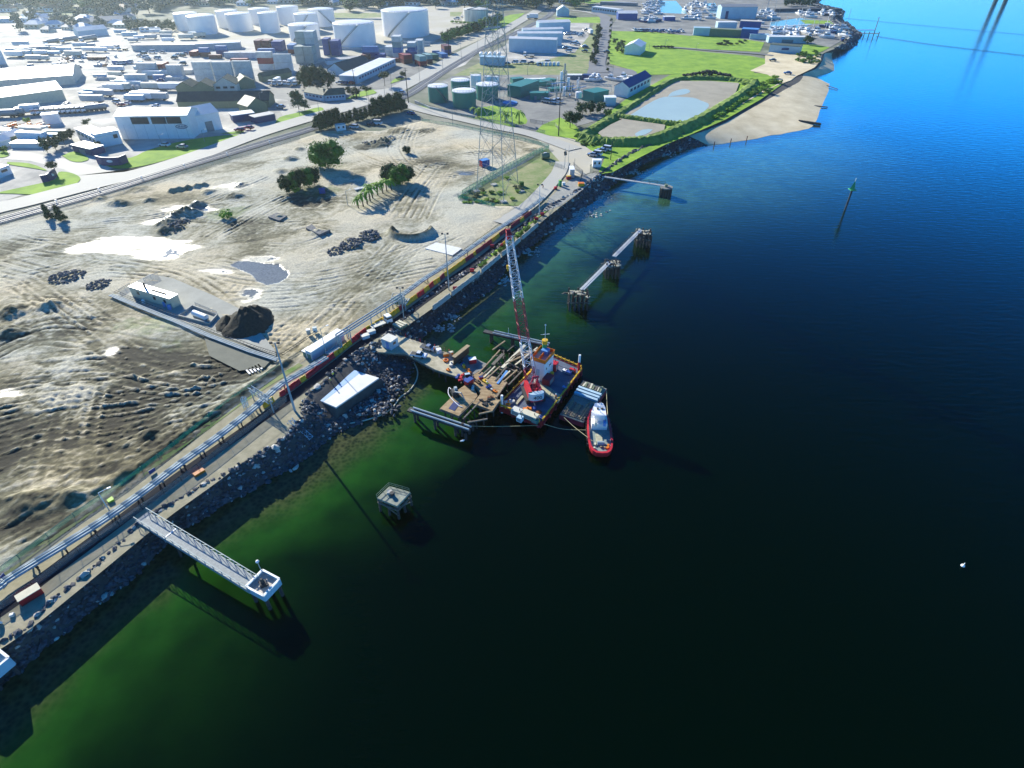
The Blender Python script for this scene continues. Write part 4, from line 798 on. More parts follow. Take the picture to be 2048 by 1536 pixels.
deck('approach_deck', 'pale concrete approach deck running out from the shore to the timber wharf', [(738, 690), (757, 704), (810, 707), (823, 713), (870, 739), (930, 758), (942, 751), (921, 713), (908, 708), (883, 702), (845, 686), (800, 671), (783, 664), (765, 668)], 'deckconc', sp=2.4)
deck('wharf_deck', 'broad brown timber deck at the end of the approach, beside the barge', [(942, 752), (958, 742), (1013, 763), (1000, 782), (992, 795), (1000, 800), (985, 821), (945, 806), (955, 795), (962, 786), (950, 772)], 'decktimber', sp=2.0)
deck('wharf_deck', 'smaller orange brown timber deck at the lower left corner of the wharf', [(880, 817), (905, 792), (912, 782), (930, 770), (948, 775), (955, 792), (918, 832)], 'decktimber', sp=2.0)
deck('wharf_deck', 'dark deck strip behind the timber wall on the wharf', [(916, 713), (925, 705), (975, 728), (960, 742), (945, 750), (930, 735)], 'darkconc', sp=2.2)  # this strip gets a darker concrete colour
# loose beams and piles of the stripped bays
FR = W([(962, 752), (1012, 765), (1052, 722), (1092, 712)], ZW)
strips = [((957, 747), (1000, 700)), ((962, 752), (982, 734)), ((968, 755), (990, 733)), ((974, 757), (1000, 733)), ((990, 762), (1012, 735)), ((996, 765), (1020, 742)), ((1008, 763), (1034, 740)), ((985, 730), (1006, 708)), ((1004, 736), (1050, 690)), ((1010, 728), (1060, 705)), ((1024, 715), (1060, 700)), ((1030, 730), (1075, 695)), ((985, 700), (1010, 682)), ((1017, 770), (1044, 742)), ((1040, 705), (1085, 700)), ((1020, 720), (1045, 700))]
for k, (a, b) in enumerate(strips):
 m_ = MB(); p, q = G(*a, ZW), G(*b, ZW); m_.beam(p, q, .75 if k in (7, 8) else .28, .25); one('wharf_beam', 'bare timber beam of the stripped wharf bays between the brown deck and the barge' if k not in (7, 8) else ('wide pale plank lying across the stripped wharf bays, the shorter one' if k == 7 else 'wide pale plank lying across the stripped wharf bays, the longer one'), 'timber beam', m_, M[('timber', 'oldtimber', 'cream')[k % 3]], 'bare beams of the stripped wharf bays', loc=(p + q) / 2)
m_ = MB(); p, q = G(995, 768, ZW), G(1014, 742, ZW); m_.beam(p, q, .5, .3); one('wharf_beam', 'blue steel channel lying among the stripped wharf beams', 'steel beam', m_, M['skyblue'], loc=(p + q) / 2)
for k in range(8):
 t = k / 7; p = G(978 + 78 * t, 738 - 30 * t + 8, ZW - .8); q = G(1010 + 78 * t, 760 - 38 * t, ZW - .8)
 one('cross_beam', 'dark cross beam under the stripped wharf bays', 'timber beam', MB().beam(G(958 + 90 * t * .2 + 10 * k, 742 - 5 * k, ZW - .7), G(1000 + 10 * k, 758 - 5 * k, ZW - .7), .3, .3), M['oldtimber'], 'cross beams under the stripped wharf bays')
mb = MB(); k = 0
for i in range(7):
 for j in range(6):
  s_, t_ = (i + .5) / 7, (j + .5) / 6; q = quadpt([G(960, 748, ZW), G(1010, 764, ZW), G(1085, 706, ZW), G(1005, 688, ZW)], s_, t_); tx = random.uniform(-.3, .3)
  one('wharf_pile', 'old timber pile standing in the water under the stripped wharf bays', 'pile', MB().cyl((q.x, q.y, -2), (q.x + tx, q.y + tx * .5, ZW - random.uniform(.6, 1.6)), .18, n=6), M['pile'], 'piles of the stripped wharf bays', loc=(q.x, q.y, 0))
for i, (px, py) in enumerate(((925, 838), (940, 842), (955, 846), (968, 838), (975, 826), (930, 828), (950, 830), (962, 818), (890, 826), (905, 832))):
 q = G(px, py, 1.5); one('wharf_pile', 'leaning dark pile stump in front of the lower timber decks', 'pile', MB().cyl((q.x, q.y, -2), (q.x + random.uniform(-.5, .5), q.y + random.uniform(-.4, .4), 2.2), .18, n=6), M['pile'], 'pile stumps in front of the lower timber decks', loc=(q.x, q.y, 0))
for k, (a, b) in enumerate((((917, 832), (950, 800)), ((928, 836), (965, 798)), ((958, 828), (985, 822)), ((935, 845), (975, 838)), ((922, 826), (945, 803)))):
 p, q = G(*a, ZW - .1), G(*b, ZW - .1); one('wharf_beam', 'loose timber beam spanning the open bay beside the smaller timber deck', 'timber beam', MB().beam(p, q, .28, .28), M[('timber', 'oldtimber')[k % 2]], 'loose beams by the smaller timber deck', loc=(p + q) / 2)
for k in range(12):
 p = G(1000 + random.uniform(-10, 30), 800 - random.uniform(0, 30), 1.5) if k < 4 else quadpt([G(960, 748, 1.6), G(1010, 764, 1.6), G(1085, 706, 1.6), G(1005, 688, 1.6)], random.random(), random.random())
 a = random.uniform(0, 3.1); one('fallen_timber', 'splintered timber lying low among the wharf piles', 'timber', MB().beam(p - Vector((math.cos(a), math.sin(a), .1)) * 1.6, p + Vector((math.cos(a), math.sin(a), .1)) * 1.6, .2, .2), M['oldtimber'], 'splintered timbers low among the wharf piles', loc=p)
# piles along the edges, kerb timbers
one('kerb_beam', 'long timber kerb along the barge side of the brown deck', 'timber beam', MB().beam(G(1013, 765, ZW + .15), G(992, 795, ZW + .15), .4, .35), M['timber'])
# mud flap: dark hole and tarp on lower deck
one('hatch_plate', 'dark steel plate lying on the smaller timber deck', 'steel plate', MB().prism(W([(897, 817), (908, 803), (920, 807), (909, 822)], ZW), ZW + .01, ZW + .06), M['deepblue'])
one('deck_damage', 'blackened scrap heap on the orange planks at the tip of the brown deck', 'scrap', (lambda m_: [m_.box(G(960 + random.uniform(0, 26), 797 + random.uniform(0, 16), ZW) + Vector((0, 0, .12)), (random.uniform(.3, 1), .3, .25), random.random() * 3) for _ in range(12)] and m_)(MB()), M['black'])
# timber wall on deck
p, q = G(908, 730, ZW), G(938, 706, ZW); m_ = MB(); m_.beam(p + Vector((0, 0, 1.1)), q + Vector((0, 0, 1.1)), .25, 2.2); m_.beam(p + Vector((0, 0, 2.25)), q + Vector((0, 0, 2.25)), .9, .12)
wl = thing('timber_wall', 'tan timber wall with a flat capping standing across the deck', 'wall', (p.x, p.y, ZW)); ob('panel', MB().beam(p + Vector((0, 0, 1.1)), q + Vector((0, 0, 1.1)), .25, 2.2), M['brown'], wl); ob('capping', MB().beam(p + Vector((0, 0, 2.25)), q + Vector((0, 0, 2.25)), 1.0, .12), M['tan'], wl)
# ---- pipe trestles in the water
def trestle(name, label, a, b, zt, nb, light_from=0.0, wid=1.6, npipe=2):
 a = G(*a, zt); b = G(*b, zt); d = (b - a).normalized(); s_ = Vector((-d.y, d.x, 0)); t = thing(name, label, 'jetty', (a.x, a.y, 0))
 ob('deck_beam', MB().beam(a - Vector((0, 0, .25)), b - Vector((0, 0, .25)), wid * .8, .4), M['dark'], t)
 for k in range(npipe): o2 = s_ * (k - (npipe - 1) / 2) * wid * .6; ob('pipe', MB().cyl(a.lerp(b, light_from) + o2 + Vector((0, 0, .25)), b + o2 + Vector((0, 0, .25)), .2, n=8), M['pipe'], t)
 for k in range(nb):
  q = a.lerp(b, (k + .35) / nb); m_ = MB()
  for sg in (-1, 1): m_.cyl(q + s_ * sg * .5 - Vector((0, 0, zt + 2)), q + s_ * sg * .5 - Vector((0, 0, .4)), .28, n=8)
  ob('pile', m_, M['pile'], t)
 return t
trestle('pipe_trestle', 'dark trestle carrying two pale pipes behind the crane', (968, 661), (1098, 690), 2.8, 3, .15)
trestle('pipe_trestle', 'dark trestle carrying two pale pipes in front of the wharf, ending at a pile cluster', (817, 817), (940, 858), 2.8, 3, .06)
q = G(1090, 688, 3); one('trestle_lamp', 'short pale mast on the trestle behind the crane', 'mast', MB().cyl(G(1017, 668, 3), G(1017, 668, 3) + Vector((0, 0, 1.8)), .06, n=5), M['white'])
for k, (px, py) in enumerate(((930, 862), (938, 868), (924, 872), (945, 862), (932, 880))):
 q = G(px, py, 0); one('mooring_pile', 'dark pile in the cluster at the end of the front pipe trestle', 'pile', MB().cyl(q - Vector((0, 0, 1)), q + Vector((random.uniform(-.4, .4), .2, 3.4 if k < 3 else 1.8)), .28, n=8), M['pile'], 'piles at the end of the front pipe trestle', loc=q)
q = G(925, 882, 1.2); one('bird', 'white seabird perched low on the pile cluster', 'bird', (lambda m_: m_.cyl(q - Vector((.35, 0, 0)), q + Vector((.2, 0, .15)), .12, .22, n=8).cyl(q + Vector((.2, 0, .15)), q + Vector((.45, 0, .35)), .16, .06, n=6).beam(q + Vector((-.5, 0, 0)), q + Vector((-.2, 0, .05)), .2, .05))(MB()), M['white'])
# ---- dolphin
def dolphin(name, label, poly, zt, mat, npx=3, npy=3, rail=None, pr=.24, fend=True):
 P = W(poly, zt); c = sum(P, Vector()) / len(P); t = thing(name, label, 'mooring dolphin', (c.x, c.y, 0)); mb = MB(); mb.prism(P, zt - .45, zt); ob('deck', mb, M[mat], t)
 Q = shrinkn(P, .88)
 for i in range(npx):
  for j in range(npy):
   s_, t_ = i / (npx - 1), j / (npy - 1); q = Q[0].lerp(Q[1], s_).lerp(Q[3].lerp(Q[2], s_), t_); o2 = (q - c) * .12
   ob('pile', MB().cyl((q.x + o2.x, q.y + o2.y, -2), (q.x, q.y, zt - .4), pr, n=8), M['pile'], t)
 mb = MB()
 for a, b in zip(P, P[1:] + P[:1]):
  mb.beam(a - Vector((0, 0, 1.2)), b - Vector((0, 0, 1.2)), .25, .3)
  if fend: mb.beam(a - Vector((0, 0, .5)), b - Vector((0, 0, 2.6)), .18, .18)
 ob('bracing', mb, M['oldtimber'], t); return t, P, c
K('dolphdeck', (.16, .18, .14), .9, c2=(.36, .38, .3), scale=1)
t, P, c = dolphin('mooring_dolphin', 'square grey mooring dolphin standing alone in the water in front of the wharf', [(754, 996), (794, 1012), (821, 984), (779, 972)], 3.6, 'dolphdeck', 3, 3)
ob('railing', railing([P[3] + (P[2] - P[3]) * .95, P[3], P[0]], .9, 1.2, .06), M['wallgreen'], t)
q = P[0].lerp(P[2], .45); ob('bollard', MB().cyl(q, q + Vector((0, 0, .7)), .3, .4, n=10), M['dark'], t); ob('mooring_post', MB().box(q + Vector((-.5, .5, .25)), (.8, .8, .5)), M['rocklight'], t)
# jetty walkway and end platform
p0, p1 = G(284, 1033, 4.35), G(510, 1172, 3.7); d = (p1 - p0).normalized(); s_ = Vector((-d.y, d.x, 0))
wk = thing('walkway', 'long pale steel footbridge from the rock bank to the white end platform', 'footbridge', (p0.x, p0.y, 0)); ww = 1.15
ob('deck', MB().beam(p0, p1, ww * 2, .18), mk('walk_deck', (.26, .28, .26), .8, c2=(.42, .44, .42), scale=3), wk)
for sg in (-1, 1):
 m_ = MB(); a, b = p0 + s_ * sg * ww, p1 + s_ * sg * ww; m_.beam(a + Vector((0, 0, 1.1)), b + Vector((0, 0, 1.1)), .1, .1); m_.beam(a - Vector((0, 0, .25)), b - Vector((0, 0, .25)), .16, .35); n = 14
 for k in range(n + 1): q = a.lerp(b, k / n); m_.beam(q, q + Vector((0, 0, 1.1)), .08); 
 for k in range(n): m_.beam(a.lerp(b, k / n), a.lerp(b, (k + 1) / n) + Vector((0, 0, 1.1)), .06)
 ob('side_truss', m_, M['galv'], wk)
ob('joint_plate', MB().beam(p0.lerp(p1, .27) - s_ * ww + Vector((0, 0, .12)), p0.lerp(p1, .27) + s_ * ww + Vector((0, 0, .12)), .25, .05), M['white'], wk)
q = p0.lerp(p1, .33); m_ = MB()
for sg in (-1, 1): m_.cyl(q + s_ * sg * .8 - Vector((0, 0, 5)), q + s_ * sg * .6 - Vector((0, 0, .2)), .22, n=8)
ob('support_pile', m_, M['pile'], wk)
PF = W([(494, 1178), (529, 1197), (561, 1163), (527, 1145)], 3.6); c = sum(PF, Vector()) / 4
pf = thing('end_platform', 'white walled square platform at the outer end of the long footbridge', 'platform', (c.x, c.y, 0)); ob('deck', MB().prism(PF, 3.2, 3.6), mk('plat_deck', (.6, .52, .45), .8, var=.2), pf)
m_ = MB()
for a, b in zip(PF, PF[1:] + PF[:1]): m_.beam(a + Vector((0, 0, -.1)), b + Vector((0, 0, -.1)), .2, 1.3)
ob('parapet', m_, M['paleblue'], pf); m_ = MB()
for a, b in zip(PF, PF[1:] + PF[:1]): m_.beam(a + Vector((0, 0, .78)), b + Vector((0, 0, .78)), .3, .06)
ob('coping', m_, M['white'], pf)
for q in shrinkn(PF, .8): ob('pile', MB().cyl((q.x, q.y, -2), (q.x, q.y, 3.2), .3, n=8), M['skyblue'] if False else M['pile'], pf)
lp = thing('platform_lamp', 'small round headed lamp post on the back corner of the white end platform', 'lamp post', (PF[3].x, PF[3].y, 3.6)); q = PF[3] + Vector((-.3, .1, 0)); ob('post', MB().cyl(q, q + Vector((0, 0, 2.8)), .07, n=6), M['galv'], lp); ob('lamp_head', MB().dome(q + Vector((0, 0, 2.7)), .3, .3, n=10, k=3), M['white'], lp)
cp = thing('capstan', 'dark mooring hook unit in the middle of the white end platform', 'mooring hook', (c.x, c.y, 3.6)); ob('base', MB().box(c + Vector((0, 0, .4)), (1, .9, .8), .5), M['dark'], cp); ob('hook', MB().cyl(c + Vector((0, 0, .8)), c + Vector((0, 0, 1.7)), .3, .2, n=8).beam(c + Vector((-.8, .3, .5)), c + Vector((.9, -.3, .6)), .3, .3), M['dark'], cp)
# the ragged three-part dolphin jetty
def ragged(label, cx, cy, w, d_, zt):
 c = G(cx, cy, zt); t = thing('timber_dolphin', label, 'timber dolphin', (c.x, c.y, 0)); m_ = MB()
 for k in range(11):
  q = c + Vector((random.uniform(-w / 2, w / 2), random.uniform(-d_ / 2, d_ / 2), random.uniform(-.2, .25))); m_.box(q, (random.uniform(.9, 1.8), random.uniform(.5, 1.1), .18), random.uniform(-.9, .9), random.uniform(-.15, .15))
 ob('decking', m_, M['oldtimber' if False else 'timber'] if False else M['deckrag'], t)
 for i in range(5):
  for j in range(4): 
   q = c + Vector((w * (i / 4 - .5), d_ * (j / 3 - .5), 0)); ob('pile', MB().cyl((q.x + random.uniform(-.2, .2), q.y, -2), (q.x, q.y, zt + random.choice((-.2, .1, .7, 1.0))), .22, n=6), M['pile'], t)
 m_ = MB()
 for k in range(10): q = c + Vector((0, 0, -random.uniform(.4, 2.2))); a = random.choice((0, 0, 1.57)); u2 = Vector((math.cos(a), math.sin(a), random.uniform(-.2, .2))); o2 = Vector((random.uniform(-1, 1) * w / 2, random.choice((-1, 1)) * d_ / 2, 0)) if a == 0 else Vector((random.choice((-1, 1)) * w / 2, 0, 0)); m_.beam(q + o2 - u2 * w * .45, q + o2 + u2 * w * .45, .25, .25)
 ob('bracing', m_, M['oldtimber'], t); return c
K('deckrag', (.3, .28, .2), .9, c2=(.45, .42, .32), scale=1.5)
c1 = ragged('ragged timber dolphin at the near left end of the broken jetty', 1157, 588, 5.0, 3.6, 4.2); c2_ = ragged('ragged timber dolphin in the middle of the broken jetty', 1225, 526, 4.0, 4.0, 4.2); c3_ = ragged('ragged timber dolphin at the far right end of the broken jetty', 1288, 465, 4.4, 4.6, 4.2)
for a, b, lab in ((G(1163, 580, 4.5), G(1219, 524, 4.5), 'narrow grey walkway between the near and the middle timber dolphins'), (G(1228, 513, 4.5), G(1281, 460, 4.5), 'narrow grey walkway between the middle and the far timber dolphins')):
 d = (b - a).normalized(); s_ = Vector((-d.y, d.x, 0)); t = thing('dolphin_walkway', lab, 'footbridge', (a.x, a.y, 4)); ob('deck', MB().beam(a, b, 1.3, .2), M['lightgrey'], t); ob('railing', railing([a + s_ * .65, b + s_ * .65], 1.0, 1.5, .05), M['oldtimber'], t)
# far short jetty
a, b = G(1185, 350, 3.4), G(1330, 372, 3.4); d = (b - a).normalized(); s_ = Vector((-d.y, d.x, 0)); t = thing('far_jetty', 'thin pale jetty reaching out to a dark drum shaped pier head near the gate', 'jetty', (a.x, a.y, 0)); ob('deck', MB().beam(a, b, 1.4, .3), M['lightgrey'], t); ob('railing', railing([a + s_ * .7, b + s_ * .7], 1.3, 3, .07), M['dark'], t); ob('railing', railing([a - s_ * .7, b - s_ * .7], 1.3, 5, .05), M['dark'], t)
c = G(1333, 374, 3.4); m_ = MB()
for k in range(14): an = k / 14 * 6.283; m_.cyl((c.x + 2 * math.cos(an), c.y + 2 * math.sin(an), -2), (c.x + 2 * math.cos(an), c.y + 2 * math.sin(an), 3.2), .42, n=6)
ob('pier_head', m_, M['pile'], t); ob('head_deck', MB().cyl((c.x, c.y, 3.1), (c.x, c.y, 3.5), 2.5, n=10), M['darkconc'], t); ob('hut', MB().box((c.x - .2, c.y, 4.0), (1, .9, 1)), M['wallgreen'], t)
# platform at the left edge
P = W([(-60, 1345), (-50, 1290), (0, 1305), (23, 1325), (0, 1340), (-30, 1365)], 3.5); P = W([(-60, 1300), (-10, 1295), (24, 1322), (-24, 1362), (-70, 1345)], 3.5); c = sum(P, Vector()) / 5
t = thing('shore_platform', 'white walled platform cut by the left edge of the picture, over the dark water', 'platform', (c.x, c.y, 0)); ob('deck', MB().prism(P, 3.1, 3.5), M['slab'], t); m_ = MB()
for a_, b_ in zip(P, P[1:] + P[:1]): m_.beam(a_, b_, .25, 1.9)
ob('parapet', m_, M['paleblue'], t); m_ = MB()
for a_, b_ in zip(P, P[1:] + P[:1]): m_.beam(a_ + Vector((0, 0, .98)), b_ + Vector((0, 0, .98)), .35, .06)
ob('coping', m_, M['white'], t)
for q in shrinkn(P, .8): ob('pile', MB().cyl((q.x, q.y, -2), (q.x, q.y, 3.1), .3, n=8), M['pile'], t)
# beacon, buoy, groynes
q = G(1690, 420, 0); t = thing('channel_beacon', 'green channel marker on a dark pile out in the blue water', 'beacon', (q.x, q.y, 0)); h = HT(1690, 420, 40, 0); lean = Vector((.5, 0, 0)); ob('pile', MB().cyl(q - Vector((0, 0, 1)), q + Vector((0, 0, h)), .35, n=8), M['dark'], t); ob('daymark', MB().cyl(q + Vector((0, 0, h)), q + Vector((0, 0, h + 3.4)), 1.1, .05, n=4).box(q + Vector((0, 0, h + .2)), (2.2, 2.2, .2)), M['teal2'] if 'teal2' in M else M['green'], t); ob('lantern', MB().cyl(q + Vector((0, 0, h + 3.2)), q + Vector((0, 0, h + 4.3)), .16, n=6), M['white'], t)
q = G(1926, 1131, .2); one('mooring_buoy', 'tiny white buoy floating alone in the dark water at the lower right', 'buoy', MB().dome(q - Vector((0, 0, .1)), .32, .35, n=12, k=4).cyl(q, q + Vector((0, 0, .7)), .06, n=5), M['white'], loc=q)
for (a, b, h_, lab) in (((1598, 244), (1642, 250), .9, 'dark timber groyne lying on the curved end of the beach'), ((1619, 211), (1656, 215), .25, 'thin dark groyne half buried in the beach'), ((1655, 172), (1676, 179), .25, 'thin groyne at the narrow neck of the beach')):
 p, q = G(*a, .5), G(*b, .3); m_ = MB()
 for k in range(2): m_.beam(p + Vector((0, k * 1.1, h_ / 2)), q + Vector((0, k * 1.1, h_ / 3)), .5, h_)
 one('groyne', lab, 'groyne', m_, M['pile'], loc=p)
for k, (px, py) in enumerate(((1428, 292), (1461, 286), (1493, 281))):
 q = G(px, py, 0); m_ = MB().cyl(q - Vector((0, 0, 1)), q + Vector((0, 0, HT(px, py, 9, 0))), .22, n=6); one('beach_post', ('leftmost', 'middle', 'rightmost')[k] + ' of the three rusty posts standing along the near edge of the beach', 'post', m_, M['rust'], 'rusty posts at the beach edge', loc=q)
# floating boom and ropes
def cable(name, label, cat, pts, r, mat, z, grp=None):
 P = catmull([Vector((G(x, y, zz).x, G(x, y, zz).y, zz)) for (x, y), zz in zip(pts, z if isinstance(z, (list, tuple)) else [z] * len(pts))], 5); return one(name, label, cat, MB().tube(P, r, 6), M[mat], grp, loc=P[0])
cable('floating_boom', 'pale floating silt boom curving from the rocks to the approach deck', 'boom', [(622, 850), (645, 840), (662, 838), (682, 848), (720, 843), (762, 830), (785, 815), (800, 795), (818, 782), (832, 762), (835, 742), (826, 722)], .16, 'cream', .15)
cable('mooring_rope', 'long slack rope from the pile cluster to the front corner of the barge', 'rope', [(940, 852), (990, 853), (1075, 851)], .05, 'rope', [2, 1.2, 1.8]); cable('mooring_rope', 'rope running from the barge corner to the tug', 'rope', [(1088, 848), (1125, 858), (1172, 860)], .05, 'rope', [1.9, .8, 1.6]); cable('mooring_rope', 'tan rope running from the near corner of the work pontoon down to the tug', 'rope', [(1128, 835), (1150, 855), (1185, 882)], .06, 'rope', [1.4, 1.2, 1.7]); cable('mooring_rope', 'tan rope hanging from the outer corner of the work pontoon alongside the tug', 'rope', [(1213, 782), (1214, 810), (1216, 836)], .06, 'rope', [1.4, .9, 1.6])
cable('mooring_rope', 'dark rope from the deckhouse roof of the barge to its far corner', 'rope', [(1102, 718), (1120, 732), (1140, 738)], .04, 'dark', [5, 2.6, 2.4])
# wharf gear: shed, utility vehicles, pump, etc.
for k in range(44):
 bg_ = k < 20; Q_ = [A, B, C_, D_] if bg_ else W([(868, 735), (985, 815), (1010, 770), (905, 712)], ZW)
 if bg_: s_, t_ = random.choice((random.uniform(.06, .2), random.uniform(.8, .94), random.random() * .9 + .05)), random.choice((random.uniform(.8, .95), random.uniform(.05, .15)))
 else: s_, t_ = random.uniform(.05, .95), random.uniform(.1, .9)
 q = quadpt(Q_, s_, t_); zz = ZD + .06 if bg_ else ZW; a_ = random.uniform(.25, .8); m_ = MB().box((q.x, q.y, zz + a_ * .3), (a_ * random.uniform(1, 3), a_, a_ * .6), random.random() * 3).cyl((q.x, q.y, zz), (q.x + .1, q.y + .2, zz + a_), a_ * .25, n=7)
 one('deck_clutter', 'small heap of working gear lying on the blue barge deck' if bg_ else 'small heap of working gear lying on the timber wharf decks', 'gear', m_, M[random.choice(('rust', 'orange', 'yellow', 'dark', 'offwhite', 'blue', 'red', 'tan', 'brown'))], 'working gear on the barge deck' if bg_ else 'working gear on the wharf decks', loc=(q.x, q.y, zz))
# vehicles (prototypes at the origin, +Y forward)
def proto_car(paint, kind='car'):
 t = thing('parked_car', 'x', 'car'); mb = MB()
 if kind == 'car': prof = [(-2.15, .35), (-2.15, .85), (-1.9, .95), (2.0, .85), (2.15, .65), (2.15, .35)]; cabp = [(-1.7, .93), (-1.2, 1.42), (.35, 1.42), (1.05, .88)]
 elif kind == 'ute': prof = [(-2.5, .45), (-2.5, 1.0), (-.5, 1.02), (2.3, .98), (2.5, .75), (2.5, .4)]; cabp = [(-.75, 1.0), (-.5, 1.65), (.7, 1.65), (1.35, .98)]
 else: prof = [(-2.3, .35), (-2.3, 1.0), (-2.2, 1.05), (2.0, 1.0), (2.3, .8), (2.3, .35)]; cabp = [(-2.2, 1.03), (-2.0, 1.85), (1.0, 1.85), (1.7, 1.0)]
 def ext(p, w, w2=None):
  n = len(p); w2 = w2 or w; m_ = MB(); zs = [z for _, z in p]; zm = min(zs); zM = max(zs)
  for sg in (-1, 1):
   for y, z in p: ww = w + (w2 - w) * (z - zm) / (zM - zm); m_.v.append((sg * ww, y, z))
  m_.f.append(tuple(range(n))); m_.f.append(tuple(range(n, 2 * n))[::-1])
  for i in range(n): j = (i + 1) % n; m_.f.append((j, i, n + i, n + j))
  return m_
 ob('body', ext(prof, .9, .86), paint, t); ob('window', ext([(y * .99, z) for y, z in cabp], .82, .66), M['glass'], t)
 r = ext([(cabp[1][0] + .05, cabp[1][1] - .02), (cabp[1][0] + .08, cabp[1][1] + .05), (cabp[2][0] - .05, cabp[2][1] + .05), (cabp[2][0], cabp[2][1] - .02)], .67, .64); ob('roof', r, paint, t)
 if kind == 'ute': ob('tray', MB().box((0, -1.6, 1.0), (1.6, 1.6, .06)), M['dark'], t)
 for x in (-.82, .82):
  for y in (-1.35, 1.35): ob('wheel', MB().cyl((x - .1, y, .34), (x + .1, y, .34), .34, n=10), M['tyre'], t)
 return t
K('carwhite', (.75, .76, .78), .25, var=.04, coat=.5); K('carsilver', (.38, .42, .48), .25, .4, var=.05, coat=.5); K('cardark', (.02, .025, .04), .25, var=.1, coat=.5); K('carred', (.35, .01, .02), .3, var=.1, coat=.5); K('carblue', (.02, .06, .25), .3, var=.1, coat=.5)
PC = {k: proto_car(M['car' + k]) for k in ('white', 'silver', 'dark', 'red', 'blue')}; PU_ = {k: proto_car(M['car' + k], 'ute') for k in ('white', 'silver')}; PV = {k: proto_car(M['car' + k], 'wagon') for k in ('white', 'silver', 'dark')}
def put(proto, px, py, ang, label, cat=None, group=None, z=LAND + .45, sc=1.0, name=None):
 """ang: heading in degrees, 0 = away from the camera, 90 = to the left"""
 q = G(px, py, z); o = dup(proto, q, R(ang), label, group, sc)
 if 'group' in o.keys() and not group: del o['group']
 if cat: o['category'] = cat
 if name: o.name = name
 return o
def proto_truck(paint, load, L_=8.0, name='flatbed_truck'):
 t = thing(name, 'x', 'truck'); ob('cab', MB().box((0, L_ / 2 - .9, 1.75), (2.2, 1.8, 2.1), taper=.9), paint, t); ob('window', MB().box((0, L_ / 2 - .88, 2.15), (2.24 * .97, 1.86 * .96, .6), taper=.97), M['glass'], t)
 ob('chassis', MB().box((0, -.3, .75), (1.0, L_ - .6, .35)), M['dark'], t)
 if load == 'flat': ob('tray', MB().box((0, -1.0, 1.05), (2.3, L_ - 2.4, .18)), M['offwhite'], t)
 if load == 'box': ob('box_body', MB().box((0, -1.0, 2.3), (2.4, L_ - 2.2, 2.6)), M['white'], t)
 if load == 'tank': ob('tank', MB().cyl((0, -L_ / 2, 2.0), (0, L_ / 2 - 2.0, 2.0), 1.1, n=14), M['steel'], t)
 for x in (-.95, .95):
  for y in (L_ / 2 - 1.2, -L_ / 2 + 1.0, -L_ / 2 + 2.2): ob('wheel', MB().cyl((x - .15, y, .5), (x + .15, y, .5), .5, n=12), M['tyre'], t)
 return t
T_flat = proto_truck(M['white'], 'flat', 7.0); T_tank = proto_truck(M['white'], 'tank', 11, 'tanker_truck'); T_box = proto_truck(M['white'], 'box', 9, 'box_truck')
